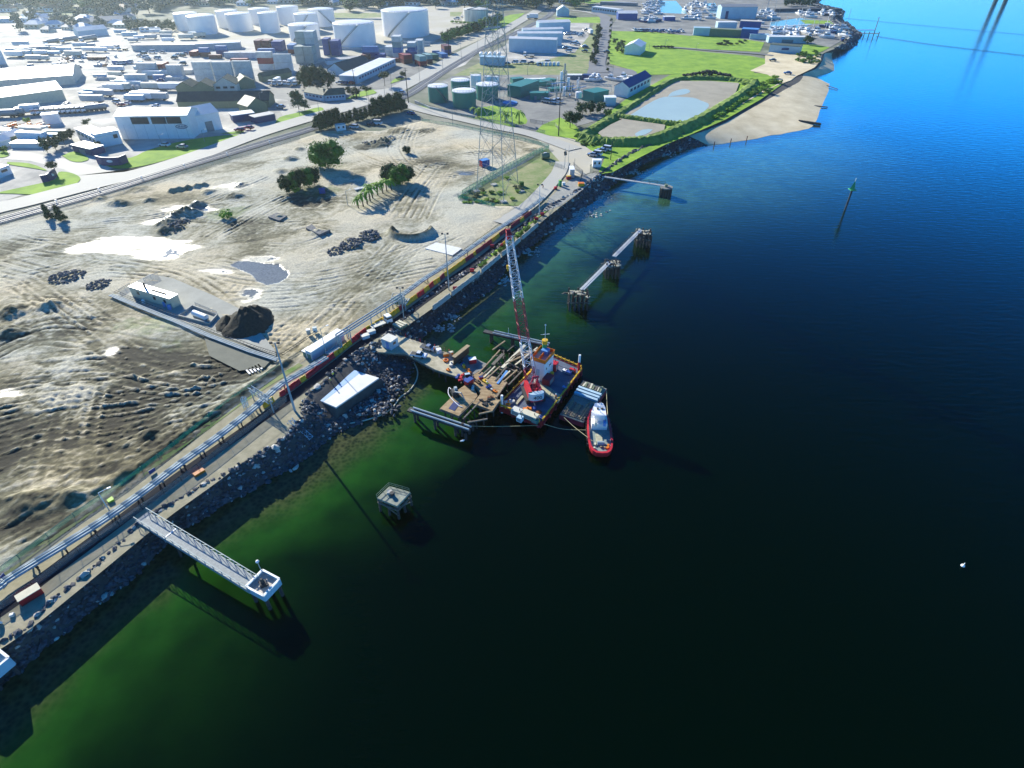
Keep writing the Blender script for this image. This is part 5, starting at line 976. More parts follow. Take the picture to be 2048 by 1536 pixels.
# person
def person(loc, rz, label, vest='hivis', pose='stand', helm='white'):
 """one continuous skinned body with clothing grown the same way"""
 t = thing('person', label, 'person', loc, rz)
 def skinned(nm, pts, edges, rad, mat, sub_=1):
  me = bpy.data.meshes.new(nm); me.from_pydata(pts, edges, []); o = lnk(bpy.data.objects.new(nm, me)); md = o.modifiers.new('s', 'SKIN'); md.use_smooth_shade = True
  for i, r_ in enumerate(rad): me.skin_vertices[0].data[i].radius = (r_, r_ * .8)
  me.skin_vertices[0].data[0].use_root = True
  ss = o.modifiers.new('b', 'SUBSURF'); ss.levels = sub_; ss.render_levels = sub_
  bpy.context.view_layer.update(); m2 = bpy.data.meshes.new_from_object(o.evaluated_get(bpy.context.evaluated_depsgraph_get())); bpy.data.objects.remove(o)
  m2.materials.clear(); m2.materials.append(mat); o = lnk(bpy.data.objects.new(nm, m2)); o.parent = t; return o
 hx = .35 if pose == 'reach' else .12; hy = .35 if pose == 'reach' else .05; hz_ = 1.15 if pose == 'reach' else .82; st = .14
 P = [(0, 0, .95), (0, 0, 1.15), (0, .01, 1.38), (0, .02, 1.5), (0, .03, 1.62), (0, .03, 1.74),
  (.17, 0, 1.42), (.24, .02, 1.15), (.2 + hx * .3, hy + .05, hz_ + .02), (-.17, 0, 1.42), (-.24, .02, 1.15), (-.2 - hx * .1, hy * .6, .88),
  (.1, 0, .9), (.11, st * .6, .5), (.12, 0, .08), (.12, .15, .04), (-.1, 0, .9), (-.11, .02, .5), (-.12, -st, .08), (-.12, .02, .04),
  (.2 + hx * .35, hy + .14, hz_ - .03), (-.22 - hx * .1, hy * .6 + .03, .78)]
 E = [(0, 1), (1, 2), (2, 3), (3, 4), (4, 5), (2, 6), (6, 7), (7, 8), (2, 9), (9, 10), (10, 11), (0, 12), (12, 13), (13, 14), (14, 15), (0, 16), (16, 17), (17, 18), (18, 19), (8, 20), (11, 21)]
 Rr = [.15, .14, .16, .06, .1, .09, .06, .05, .035, .06, .05, .035, .09, .06, .045, .04, .09, .06, .045, .04, .03, .03]
 skinned('body', P, E, Rr, M['skin'])
 skinned('vest', [P[0], P[1], P[2], (.17, 0, 1.42), (-.17, 0, 1.42), (.235, .02, 1.2), (-.235, .02, 1.2)], [(0, 1), (1, 2), (2, 3), (2, 4), (3, 5), (4, 6)], [.17, .165, .185, .085, .085, .065, .065], M[vest])
 skinned('trousers', [(0, 0, .98), P[12], P[13], (.12, 0, .14), P[16], P[17], (-.12, -st + .01, .14)], [(0, 1), (1, 2), (2, 3), (0, 4), (4, 5), (5, 6)], [.17, .11, .08, .065, .11, .08, .065], M['trouser'])
 ob('helmet', MB().dome((0, .03, 1.7), .14, .15, n=12, k=4).cyl((0, .05, 1.69), (0, .05, 1.71), .17, n=12), M[helm], t, local=True); return t
# wharf gear
def at(px, py, z=ZW): return G(px, py, z)
u1 = (at(850, 690) - at(775, 660)).normalized()
q = at(781, 692); ub = u1; t = thing('site_shed', 'white box shaped site shed standing at the shore end of the approach deck', 'shed', (q.x, q.y, ZW)); vb = Vector((-ub.y, ub.x, 0))
ob('wall', boxon(q, ub, vb, 3.0, 2.6, ZW, ZW + 2.3), M['paleblue'], t); ob('roof', boxon(q, ub, vb, 3.15, 2.75, ZW + 2.3, ZW + 2.42), M['offwhite'], t); ob('door', boxon(q + ub * .4 - vb * 1.31, ub, vb, .9, .05, ZW + .1, ZW + 2.0), M['skyblue'], t); ob('window', boxon(q + ub * 1.51, ub, vb, .05, .9, ZW + 1.1, ZW + 1.8), M['glass'], t)
an = math.degrees(math.atan2(u1.y, u1.x)) - 90
put(PU_['silver'], 857, 699, an + 8, 'silver work vehicle parked on the approach deck, the farther of the two', 'car', z=ZW, sc=.8); put(PU_['white'], 838, 713, an + 20, 'white utility parked at the near edge of the approach deck', 'car', z=ZW, sc=.8)
def crate(name, label, cat, px, py, size, mat, z=ZW, rz=.3, lid=None):
 q = G(px, py, z); t = thing(name, label, cat, (q.x, q.y, z)); ob('body', MB().box(q + Vector((0, 0, size[2] / 2)), size, rz), M[mat], t); ob('lid', MB().box(q + Vector((0, 0, size[2] + .04)), (size[0] * 1.05, size[1] * 1.05, .08), rz), M[lid or mat], t); return t
crate('water_tank', 'white water tank cube behind the parked vehicles on the approach deck', 'tank', 878, 705, (1.1, 1.1, .9), 'white'); crate('pump', 'orange pump skid on the approach deck', 'pump', 892, 712, (1.3, .9, .8), 'orange', lid='tan')
t = thing('life_raft', 'orange ring shaped float with cream centre beside the orange pump', 'float', tuple(at(892, 722))); q = at(892, 722); m_ = MB()
for k in range(12): a0, a1 = k / 12 * 6.283, (k + 1) / 12 * 6.283; m_.cyl(q + Vector((.5 * math.cos(a0), .5 * math.sin(a0), .2)), q + Vector((.5 * math.cos(a1), .5 * math.sin(a1), .2)), .2, n=6)
ob('ring', m_, M['orange'], t); ob('centre', MB().cyl(q, q + Vector((0, 0, .15)), .45, n=10), M['cream'], t)
crate('toolbox', 'cream box beside the orange pump', 'box', 902, 709, (1, .7, .7), 'cream'); crate('toolbox', 'small cream crate behind the silver work vehicle', 'box', 874, 697, (.9, .5, .5), 'cream')
crate('toolbox', 'yellow bin in the shade behind the timber wall', 'bin', 928, 736, (.5, .8, .9), 'yellow'); crate('compressor', 'red and pink compressor behind the timber wall', 'compressor', 945, 725, (1.7, 1.1, 1.1), 'red', lid='white')
crate('compressor', 'red and blue welding unit at the inner edge of the brown deck', 'machine', 938, 768, (1.9, 1.1, 1.2), 'red', rz=.9, lid='blue'); crate('toolbox', 'pink and violet gas box standing alone on the brown deck', 'box', 962, 757, (.9, .6, .5), 'red', lid='deepblue')
crate('toolbox', 'blue box beside the red and blue welding unit', 'box', 932, 765, (.8, .8, .9), 'blue', rz=.9); crate('toolbox', 'dark box between the approach deck and the brown deck', 'box', 935, 754, (1.1, .6, .9), 'dark', lid='paleblue')
q = at(910, 790); t = thing('small_crane', 'small dark grey crawler machine on the smaller timber deck', 'excavator', (q.x, q.y, ZW)); ob('body', MB().box(q + Vector((0, 0, .9)), (1.3, 1.5, .9), .4), M['dark'], t); ob('cab', MB().box(q + Vector((.2, .2, 1.6)), (.7, .8, .8), .4, taper=.85), M['galv'], t); ob('arm', MB().beam(q + Vector((0, -.4, 1.2)), q + Vector((1.6, -2.0, 2.2)), .22).beam(q + Vector((1.6, -2.0, 2.2)), q + Vector((2.4, -2.6, .5)), .16), M['steel'], t); ob('track', MB().box(q + Vector((-.55, 0, .25)), (.35, 1.9, .5), .4), M['black'], t); ob('track', MB().box(q + Vector((.55, 0, .25)), (.35, 1.9, .5), .4), M['black'], t)
pp_ = [at(903, 780), at(898, 776), at(897, 788), at(905, 800), at(918, 812), at(925, 815)]; one('hose', 'white hose looping over the smaller timber deck', 'hose', MB().tube(catmull([p + Vector((0, 0, .12)) for p in pp_], 5), .09, 5), M['white'])
for k in range(14):
 s_ = k / 13; q = G(783 + 125 * s_, 664 + 44 * s_, ZW); one('edge_post', 'low red topped edge post along the back of the approach deck', 'post', MB().cyl(q, q + Vector((0, 0, .9)), .07, n=6), M['red' if k % 3 == 0 else 'tan'], 'edge posts of the approach deck', loc=q)
# truck beside the deck, flat crates, round spoil
q = G(768, 645); put(T_flat, 762, 652, -50, 'white cabbed flatbed truck parked beside the red and yellow barriers', 'truck', z=LAND + .1, sc=.85); 
crate('site_box', 'pale blue flat crate beside the truck, the nearer one', 'crate', 731, 676, (1.9, 1.3, .9), 'paleblue', z=LAND, rz=.6, lid='offwhite'); crate('site_box', 'pale blue flat crate beside the truck, the farther one', 'crate', 743, 667, (1.9, 1.3, .9), 'paleblue', z=LAND, rz=.6, lid='offwhite')
q = G(800, 652); t = thing('lime_container', 'low cream and lime container on the rocks beside the truck', 'container', tuple(q)); uu = Vector((.8, -.6, 0)); vv = Vector((.6, .8, 0))
for k in range(3): ob('slat', boxon(q + vv * (k * .9 - .9), uu, vv, 2.8, .6, LAND + .5, LAND + .7), M['cream'], t)
ob('body', boxon(q + uu * .1, uu, vv, 2.9, 2.5, LAND, LAND + .5), M['wallgreen'], t)
q = G(722, 698, 2.4); v, F = ICO2; one('spoil_heap', 'round yellowish spoil heap at the foot of the site shed', 'spoil heap', (lambda m_: (m_.add(v * NR.uniform(.9, 1.1, len(v))[:, None] * np.array([1.2, 1.2, 1.5]) + np.array(q), F), m_)[1])(MB()), M['wallgreen'], smooth=True)
q = G(745, 690, 3); one('gangway', 'pale railed gangway beside the round spoil heap', 'gangway', MB().beam(G(732, 685, 3.4), G(752, 702, 3.4), .15, .3).beam(G(736, 683, 3.4), G(756, 700, 3.4), .15, .3), M['galv'])
# slab below the barrier run
S = W([(628, 796), (696, 737), (758, 756), (672, 815)], 3.2); t = thing('concrete_slab', 'large white concrete slab among the rocks below the red barriers', 'slab', tuple(S[0])); ob('slab', MB().prism(S, 2.9, 3.25), M['slab'], t); fm = MB(); fm.v = [(p.x, p.y, .6) for p in shrink(S, 1.22)] + [(p.x, p.y, 2.95) for p in shrink(S, .995)]; fm.f = [(0, 1, 5, 4), (1, 2, 6, 5), (2, 3, 7, 6), (3, 0, 4, 7)]; ob('footing', fm, bank_mat, t)
S2 = [S[0].lerp(S[1], -.02), S[1].lerp(S[0], -.02), S[1].lerp(S[2], .42), S[0].lerp(S[3], .42)]; ob('slab_shade', MB().prism(S2, 3.25, 3.27), mk('slab_shade_blue', (.25, .42, .62), .6, var=.1), t)  # thin blue layer painting the shadow across the back of the slab
person(G(668, 756, 3.3), 1.0, 'worker in hi-vis vest standing at the back edge of the white slab, the farther one', pose='stand'); person(G(663, 768, 3.3), 2.2, 'worker in hi-vis vest on the white slab with one arm out, the nearer one', pose='reach')
person(at(905, 716), .5, 'worker in an orange vest standing by the orange pump on the deck', vest='orange'); person(at(975, 775), 2.5, 'worker in hi-vis vest alone on the brown timber deck', pose='reach'); person(at(869, 705), 4, 'worker in an orange vest beside the silver work vehicle', vest='orange')
person(G(1086, 378), 1, 'worker in dark clothes walking on the concrete lane inside the gate', vest='orange', helm='white'); person(G(1112, 800, ZD), 2, 'worker in an orange vest on the timber mat of the barge deck', vest='orange')
# pipes along the corridor
PL = [(-220, 1322), (-60, 1212), (0, 1170), (27, 1150), (180, 1056), (275, 991), (360, 926), (437, 871), (512, 811), (562, 768), (620, 734), (652, 714)]
PL2 = [(800, 592), (817, 580), (850, 556), (887, 533), (930, 503), (980, 468), (1012, 447), (1040, 428), (1064, 411), (1086, 395)]
def offset(P, o, z):
 Q = []
 for i, p in enumerate(P):
  t_ = (P[min(i + 1, len(P) - 1)] - P[max(i - 1, 0)]); t_.z = 0; t_.normalize(); Q.append(Vector((p.x - t_.y * o, p.y + t_.x * o, z)))
 return Q
ZPIPE = LAND + 1.3
for nm, pl_, lab in (('pipeline', PL, 'near run beside the dirt site'), ('pipeline', PL2, 'far run beside the barriers')):
 P = catmull(W(pl_, ZPIPE), 3)
 for k, (o_, r_, dz) in enumerate(((-.75, .22, 0), (-.2, .26, .05), (.4, .16, 0), (.75, .12, -.05))):
  Q = offset(P, o_, ZPIPE + dz); o = one(nm, ('nearest to the water', 'thickest', 'third from the water', 'thinnest')[k] + ' of the four parallel steel pipes, ' + lab, 'pipe', MB().tube(Q, r_, 8), M['pipe' if k != 2 else 'steel'], 'steel pipes along the shore road', smooth=True, loc=Q[0])
sup = [(-30, 1195), (64, 1127), (122, 1092), (180, 1055), (228, 1023), (275, 990), (318, 958), (360, 925), (400, 898), (437, 870), (475, 840), (512, 811), (562, 768), (607, 742), (887, 532), (930, 503), (965, 480), (1012, 446), (850, 555), (1040, 428), (1064, 411)]
for px, py in sup:
 q = G(px, py, ZPIPE); d = (G(px + 8, py - 6, ZPIPE) - q).normalized(); s_ = Vector((-d.y, d.x, 0)); big_ = (px, py) in ((64, 1127), (180, 1055), (275, 990), (360, 925), (437, 870)); t = thing('pipe_support', 'x', 'pipe support', (q.x, q.y, LAND), group='pipe supports along the shore road')
 t['label'] = 'dark steel support carrying the parallel pipes along the shore road'
 ob('crossbeam', MB().beam(q - s_ * (1.3 if big_ else 1.0) - Vector((0, 0, .32)), q + s_ * 1.0 - Vector((0, 0, .32)), .35, .18), M['dark' if big_ else 'galv'], t)
 for sg in (-1, 1): ob('leg', MB().beam((q.x + s_.x * sg * .85, q.y + s_.y * sg * .85, LAND), (q.x + s_.x * sg * .85, q.y + s_.y * sg * .85, ZPIPE - .3), .2), M['dark'], t)
# expansion loop
mb = MB(); base = [(677, 697), (740, 655), (810, 618)]
def loop(pts, zs, r): return MB().tube([G(x, y, LAND) + Vector((0, 0, z)) for (x, y), z in zip(pts, zs)], r, 8)
HL = HT(700, 684, 30)
gt_ = thing('pipe_gantry', 'tall galvanised pipe loop carried over the gap on posts, between shed and white lamp', 'pipe gantry', tuple(G(677, 697)))
for k, dx in enumerate((0, 4, 8)):
 ob('pipe', loop([(652 + dx, 716 + dx * .3), (678 + dx, 699 + dx * .3), (678 + dx, 699 + dx * .3), (745 + dx, 655 + dx * .3), (803 + dx, 617 + dx * .3), (803 + dx, 617 + dx * .3), (812 + dx, 606)], (1.3, 1.3, HL - k * .2, HL - k * .2, HL - k * .2, 1.4, 1.3), .17), M['pipe'], gt_)
for px, py in ((700, 686), (704, 687), (745, 658), (775, 638), (800, 621), (812, 622)): q = G(px, py); ob('post', MB().cyl(q, q + Vector((0, 0, HL)), .14, n=6), M['galv'], gt_)
for px, py in ((690, 676), (758, 632), (775, 622), (790, 615)): q = G(px, py); m_ = MB().tube([q + Vector((-.5, 0, 0)), q + Vector((-.5, 0, 1.8)), q + Vector((0, 0, 2.3)), q + Vector((.6, 0, 1.8)), q + Vector((.6, 0, 0))], .12, 6); ob('vent_bend', m_, M['steel'], gt_)
t = thing('valve_cage', 'pipe and valve cage with green panels at the far end of the pipe loop', 'valve rack', tuple(G(798, 612))); q = G(798, 612)
for i in (-1, 1):
 for j in (-1, 1): ob('post', MB().beam(q + Vector((i * 1.5, j * 1.2, 0)), q + Vector((i * 1.5, j * 1.2, 3.2)), .14), M['galv'], t)
for z_ in (1.1, 2.1, 3.2): ob('frame', MB().beam(q + Vector((-1.5, -1.2, z_)), q + Vector((1.5, -1.2, z_)), .1).beam(q + Vector((-1.5, 1.2, z_)), q + Vector((1.5, 1.2, z_)), .1).beam(q + Vector((-1.5, -1.2, z_)), q + Vector((-1.5, 1.2, z_)), .1).beam(q + Vector((1.5, -1.2, z_)), q + Vector((1.5, 1.2, z_)), .1), M['galv'], t)
ob('panel', MB().box(q + Vector((-.3, .3, 1.4)), (1.4, 1.2, 1.8)), M['teal'], t)
# long shed beside pipes
def shed(name, label, cat, a, b, dpt, h, wall, roof, z=LAND, ov=.15, extra=None):
 """box building: near wall from pixel a to pixel b, going dpt metres away, h metres tall"""
 A_, B_ = G(*a, z), G(*b, z); u = (B_ - A_).normalized(); v = Vector((-u.y, u.x, 0)); c = (A_ + B_) / 2 + v * dpt / 2; L_ = (B_ - A_).length
 t = thing(name, label, cat, (c.x, c.y, z)); ob('wall', boxon(c, u, v, L_, dpt, z, z + h), M[wall], t); ob('roof', boxon(c, u, v, L_ + ov * 2, dpt + ov * 2, z + h, z + h + .15), M[roof], t); return t, c, u, v, L_
t, c, u, v, L_ = shed('long_shed', 'long low teal and white shed beside the pipes next to the red barriers', 'shed', (626, 722), (690, 680), 2.0, HT(640, 715, 17), 'wallblue', 'white')
ob('door', boxon(c - u * L_ / 2 - u * .02, u, v, .04, 1.2, LAND + .1, LAND + 1.6), M['teal'], t)
t, c, u, v, L_ = shed('site_box', 'small white topped green box at the near end of the long shed', 'box', (622, 720), (634, 712), 2.4, 1.7, 'teal', 'white')
# barriers
def proto_barrier(m_):
 t = thing('road_barrier', 'x', 'barrier'); mb = MB(); pr = [(-.3, 0), (-.3, .2), (-.12, .45), (-.1, .95), (.1, .95), (.12, .45), (.3, .2), (.3, 0)]; n = len(pr)
 for y in (-.68, .68): mb.v += [(x, y, z) for x, z in pr]
 mb.f = [tuple(range(n)), tuple(range(n, 2 * n))[::-1]] + [(i + 1 if i < n - 1 else 0, i, n + i, n + (i + 1) % n) for i in range(n)]; ob('body', mb, m_, t); ob('cap', MB().box((0, 0, 1.0), (.16, 1.2, .1)), m_, t)
 return t
PB = {'red': proto_barrier(M['red']), 'yellow': proto_barrier(M['yellow']), 'maroon': proto_barrier(M['maroon']), 'white': proto_barrier(M['concrete'])}
RUN = [((528, 816), (548, 802), 'yellow'), ((560, 794), (584, 778), 'red'), ((584, 778), (600, 766), 'red'), ((600, 766), (614, 757), 'yellow'), ((614, 757), (668, 714), 'red'), ((668, 714), (703, 687), 'yellow'), ((703, 687), (732, 663), 'red'), ((732, 663), (768, 642), 'yellow'), ((777, 637), (798, 622), 'yellow'), ((798, 622), (808, 614), 'maroon'), ((808, 614), (834, 596), 'yellow'), ((834, 596), (848, 586), 'red'), ((848, 586), (858, 578), 'yellow'), ((858, 578), (866, 571), 'red'), ((866, 571), (880, 561), 'yellow'), ((880, 561), (888, 554), 'maroon'), ((888, 554), (930, 524), 'yellow'), ((930, 524), (946, 513), 'maroon'), ((946, 513), (952, 508), 'yellow'), ((952, 508), (983, 485), 'maroon'), ((983, 485), (998, 473), 'yellow'), ((998, 473), (1012, 463), 'maroon'), ((1022, 457), (1062, 428), 'maroon'), ((1040, 445), (1047, 440), 'yellow'), ((1044, 432), (1056, 424), 'yellow')]
def runb(a, b, k, grp, label, z=LAND + .1):
 A_, B_ = G(*a, z), G(*b, z); d = B_ - A_; n = max(1, round(d.length / 1.42)); ang = math.atan2(d.y, d.x) - math.pi / 2
 for i in range(n):
  q = A_ + d * ((i + .5) / n); dup(PB[k], q, ang + random.uniform(-.07, .07), label, grp, (1.15, 1.0, 1.25 + random.uniform(-.08, .08)))
for a, b, k in RUN: runb(a, b, k, 'road barriers beside the pipes', {'red': 'red plastic road barrier in the red and yellow run beside the pipes', 'yellow': 'yellow plastic road barrier in the red and yellow run beside the pipes', 'maroon': 'dark red road barrier in the far run beside the pipes'}[k])
for a, b in (((866, 620), (900, 594)), ((903, 592), (960, 548)), ((963, 546), (1000, 515)), ((1004, 512), (1040, 482)), ((1044, 479), (1075, 452))): runb(a, b, 'white', 'pale concrete barriers on the seaward side of the road', 'pale concrete barrier on the seaward side of the shore road')
for k, (px, py) in enumerate(((1001, 497), (1005, 493), (1009, 489))): runb((px, py), (px + 4, py - 4), ('red', 'yellow', 'yellow')[k], 'barriers', ('short red', 'first short yellow', 'second short yellow')[k] + ' barrier on the seaward side just below the boom tip')
for (px, py, lab, m1) in ((944, 540, 'pink red drum lying on the seaward barrier line', 'red'), (910, 576, 'dark red pair of drums on the verge beside the far white lamp', 'maroon'), (1073, 437, 'red drum on the grass at the lamp foot, the nearer of two', 'red'), (1085, 428, 'red drum on the grass at the lamp foot, the farther of two', 'red'), (984, 492, 'small pink drum on the road below the boom tip', 'red')):
 q = G(px, py, LAND + .5); one('drum', lab, 'drum', MB().cyl(q - Vector((.6, 0, 0)), q + Vector((.6, 0, 0)), .5, n=12), M[m1], loc=q)
# fences
def meshmat(name, c, a):
 m = mk(name, c, .8, var=.1); p = m.node_tree.nodes['Principled BSDF']; p.inputs['Alpha'].default_value = a; return m
FG = meshmat('green_mesh', (.06, .42, .28), .3); FW = meshmat('wire_mesh', (.3, .32, .32), .22)
def fence(name, label, pts, h, mesh, post_m, sp=2.5, z=LAND, top=True, k=1, lie=None):
 P = catmull(W(pts, z), k) if k > 1 else W(pts, z); t = thing(name, label, 'fence', tuple(P[0])); mb = MB()
 for a, b in zip(P, P[1:]): mb.beam(a + Vector((0, 0, h / 2)), b + Vector((0, 0, h / 2)), .02, h)
 ob('mesh_panel', mb, mesh, t); n_ = 0
 for a, b in zip(P, P[1:]):
  n = max(1, int((b - a).length / sp))
  for i in range(n):
   q = a.lerp(b, i / n)
   if n_ < 95: ob('post', MB().cyl(q, q + Vector((0, 0, h + .1)), .05 if post_m != 'teal' else .07, n=4), M[post_m], t); n_ += 1
 if top: ob('top_rail', MB().tube([p + Vector((0, 0, h)) for p in P], .045, 4), M[post_m], t)
 return t
fence('green_fence', 'green mesh fence round the pylon enclosure', [(918, 402), (958, 376), (1010, 345), (1060, 316), (1098, 298)], 1.7, FG, 'teal'); fence('green_fence', 'green mesh fence along the near side of the pylon enclosure', [(916, 398), (950, 406), (990, 416)], 1.7, FG, 'teal'); fence('green_fence', 'second green mesh fence just outside the pylon enclosure', [(925, 388), (1000, 342), (1085, 300)], 1.5, FG, 'teal')
fence('green_fence', 'long green mesh fence along the road at the top of the dirt site', [(845, 244), (900, 252), (960, 264), (1020, 276), (1098, 296)], 1.6, FG, 'teal', 4)
fence('green_fence', 'low green mesh fence between the dirt site and the pipes', [(-60, 1190), (40, 1118), (150, 1035), (250, 968), (350, 892), (450, 812), (560, 735)], 1.1, FG, 'teal', 3.5)
fence('wire_fence', 'thin wire fence running along the sand strip beside the shore road', [(-60, 1268), (0, 1222), (70, 1175), (160, 1108), (240, 1052), (330, 990), (430, 915), (540, 830), (575, 802)], 1.5, FW, 'dark', 3.2)
fence('wire_fence', 'thin rail fence between the railway and the dirt site', [(-60, 470), (120, 422), (250, 385), (400, 338), (520, 302), (600, 278)], 1.2, FW, 'galv', 5); fence('wire_fence', 'wire gate and fence at the site entrance by the tank on wheels', [(1098, 330), (1128, 340)], 1.8, FW, 'galv', 1.5); fence('wire_fence', 'wire gate leaf standing open beside the grey site hut', [(1146, 335), (1165, 352), (1160, 365)], 2.2, FW, 'dark', 1.2)
fence('wire_fence', 'long wire fence in front of the green storage tanks', [(830, 208), (900, 228), (960, 243), (1020, 250), (1060, 262), (1090, 268)], 1.6, FW, 'dark', 4); fence('wire_fence', 'wire fence between the plant yard and the grass', [(1060, 245), (1110, 252), (1118, 262)], 1.6, FW, 'dark', 3)
# lamp posts and masts
def pole(name, label, cat, px, py, n, r=.09, mat='galv', head=None, lean=None, group=None, z=LAND, hn=2):
 q = G(px, py, z); h = HT(px, py, n, z); t = thing(name, label, cat, tuple(q), group=group); ob('post', MB().cyl(q, q + Vector((0, 0, h)), r * 1.3, r * .7, n=7), M[mat], t)
 top_ = q + Vector((0, 0, h))
 if head == 'flood':
  ob('crossarm', MB().beam(top_ + Vector((-.8, 0, 0)), top_ + Vector((.8, 0, 0)), .1), M[mat], t)
  for k in range(hn): ob('floodlight', MB().box(top_ + Vector((-.7 + 1.4 * k / max(1, hn - 1), -.1, .15)), (.55, .35, .4), .2), M['dark'], t)
 if head == 'arm': ob('arm', MB().beam(top_, top_ + Vector((.0, .0, 0)) + Vector((1.2, .8, .25)), .08), M[mat], t); ob('lamp_head', MB().box(top_ + Vector((1.4, .95, .25)), (.6, .3, .14), .6), M['white'], t)
 if head == 'cross': 
  for dz in (.3, 1.4): ob('crossarm', MB().beam(top_ + Vector((-1.3, .3, -dz)), top_ + Vector((1.3, -.3, -dz)), .12), M[mat], t)
 return t
pole('flood_mast', 'tall pale blue floodlight mast beside the slab, nearest the camera', 'floodlight', 590, 822, 136, .2, 'pipe', 'flood'); pole('flood_mast', 'floodlight mast on the rock bank beside the long barrier run', 'floodlight', 898, 580, 112, .14, 'galv', 'flood'); pole('flood_mast', 'slim white floodlight mast at the lamp foot with red drums', 'floodlight', 1078, 432, 62, .1, 'white', 'flood'); pole('flood_mast', 'floodlight mast between the pipe loop and the truck', 'floodlight', 808, 638, 62, .11, 'galv', 'flood'); pole('flood_mast', 'thin lamp post rising behind the long teal shed', 'floodlight', 654, 715, 58, .08, 'galv', 'arm')
pole('lamp_post', 'short lamp post on the green verge at the lower left', 'lamp post', 218, 1020, 34, .08, 'paleblue', 'arm'); pole('lamp_post', 'lamp post standing alone below the middle trees of the dirt site', 'lamp post', 696, 412, 30, .09, 'galv', 'arm')
one('sign_board', 'small blue board on the verge left of the pipe corner', 'sign', MB().beam(G(298, 946, LAND + .6), G(310, 938, LAND + .6), .05, .8), M['blue']); one('sign_board', 'yellow green mat lying on the verge near the short lamp post', 'mat', MB().prism(W([(215, 1003), (226, 996), (230, 1002), (219, 1008)]), LAND + .15, LAND + .5), M['lime']); one('sign_board', 'orange box beam lying on the sand strip beside the wire fence', 'beam', MB().beam(G(388, 951, LAND + .3), G(408, 939, LAND + .3), .9, .5), M['orange']); one('sign_board', 'small blue board at the left edge beside the pipes', 'sign', MB().beam(G(2, 1157, LAND + .5), G(9, 1149, LAND + .5), .1, .8), M['blue'])
# red box (skip) at lower left
q = G(62, 1190); A_, B_ = G(44, 1212), G(88, 1185); u = (B_ - A_).normalized(); v = Vector((-u.y, u.x, 0)); c = (A_ + B_) / 2 + v * .55; t = thing('red_container', 'dark red container with a cream top at the sand edge, lower left', 'container', tuple(c)); ob('body', boxon(c, u, v, (B_ - A_).length, 1.5, LAND, LAND + 1.25), M['redhull'], t); ob('lid', boxon(c, u, v, (B_ - A_).length + .08, 1.58, LAND + 1.25, LAND + 1.35), M['cream'], t)
q = G(0, 1250); t = thing('site_sign', 'round white sign at the left edge below the red container', 'sign', tuple(q)); ob('post', MB().cyl(q, q + Vector((0, 0, .6)), .05, n=5), M['galv'], t); ob('disc', MB().cyl(q + Vector((0, -.05, .55)), q + Vector((0, .15, .62)), .55, n=16), M['white'], t)
t = thing('pale_rock_box', 'small pale crate on the sand below the red container', 'crate', tuple(G(26, 1232))); ob('body', MB().box(G(26, 1232) + Vector((0, 0, .25)), (.6, .5, .4), .4), M['offwhite'], t); ob('lid', MB().box(G(26, 1232) + Vector((0, 0, .5)), (.5, .4, .1), .4), M['white'], t)
# truss gantries by the near floodlight
a, b = G(508, 800, LAND) + Vector((0, 0, 3.2)), G(548, 826, LAND) + Vector((0, 0, 3.2)); t = thing('truss_gantry', 'pale blue lattice gantry crossing the shore road beside the near floodlight mast', 'gantry', tuple(G(508, 800))); ob('truss', lattice(a, b, .9, .9, 6, .07, .05), M['skyblue'] if False else M['pipe'], t)
for q in (a, b): ob('leg', MB().beam((q.x, q.y, LAND), q, .18), M['pipe'], t)
a, b = G(580, 845, LAND) + Vector((0, 0, .6)), G(622, 880, 1.0) + Vector((0, 0, .3)); t = thing('ladder_truss', 'teal lattice gangway lying down the rocks toward the black water', 'gangway', tuple(a)); ob('truss', lattice(a, b, 1.0, 1.0, 7, .06, .045), M['wallblue'], t)
t = thing('lattice_stand', 'green lattice frame standing on the verge beside the gantry', 'frame', tuple(G(493, 815))); ob('frame', lattice(G(493, 815), G(493, 815) + Vector((0, 0, 2.6)), .8, .8, 4, .06, .04, up=Vector((1, 0, 0))), M['wallblue'], t)
# slab plant in the dirt site
ZS = LAND + .55
sl_ = [(222, 588), (300, 545), (330, 548), (440, 585), (480, 610), (470, 640), (440, 655), (430, 660)]
S = W([(226, 592), (262, 568), (300, 548), (345, 556), (425, 590), (485, 620), (550, 700), (552, 712)], ZS); t = thing('plant_slab', 'pale grey concrete slab carrying the old pump house in the dirt site', 'slab', tuple(S[0])); ob('slab', MB().prism(S, LAND, ZS), mk('old_slab', (.3, .3, .25), .9, c2=(.42, .42, .36), scale=.15), t)
S = W([(405, 655), (440, 660), (540, 712), (535, 722), (470, 745), (400, 715)], LAND); sheet('plant_pad', [(405, 660), (440, 668), (545, 722), (530, 738), (480, 745), (420, 715)], mk('old_pad', (.13, .135, .1), .9, c2=(.2, .2, .15), scale=.2), lift=.5)
A_, B_ = G(266, 592, ZS), G(347, 617, ZS); u = (B_ - A_).normalized(); v = Vector((-u.y, u.x, 0)); h = HT(347, 617, 19, ZS); c = (A_ + B_) / 2 + v * 1.2; L_ = (B_ - A_).length
t = thing('pump_house', 'long low pump house with cream walls and a white roof on the grey slab', 'building', (c.x, c.y, ZS)); ob('wall', boxon(c, u, v, L_, 2.6, ZS, ZS + h), M['cream'], t); ob('roof', boxon(c, u, v, L_ + .2, 2.8, ZS + h, ZS + h + .15), M['roofwhite'], t); q = c - u * L_ * .18; q.z = ZS + h; ob('chimney', MB().cyl(q, q + Vector((0, 0, 1.8)), .28, n=9), M['dark'], t)
for k in (-.3, 0.1, .35): ob('window', boxon(c + u * L_ * k - v * 1.31, u, v, .9, .05, ZS + h * .4, ZS + h * .75), M['glass'], t)
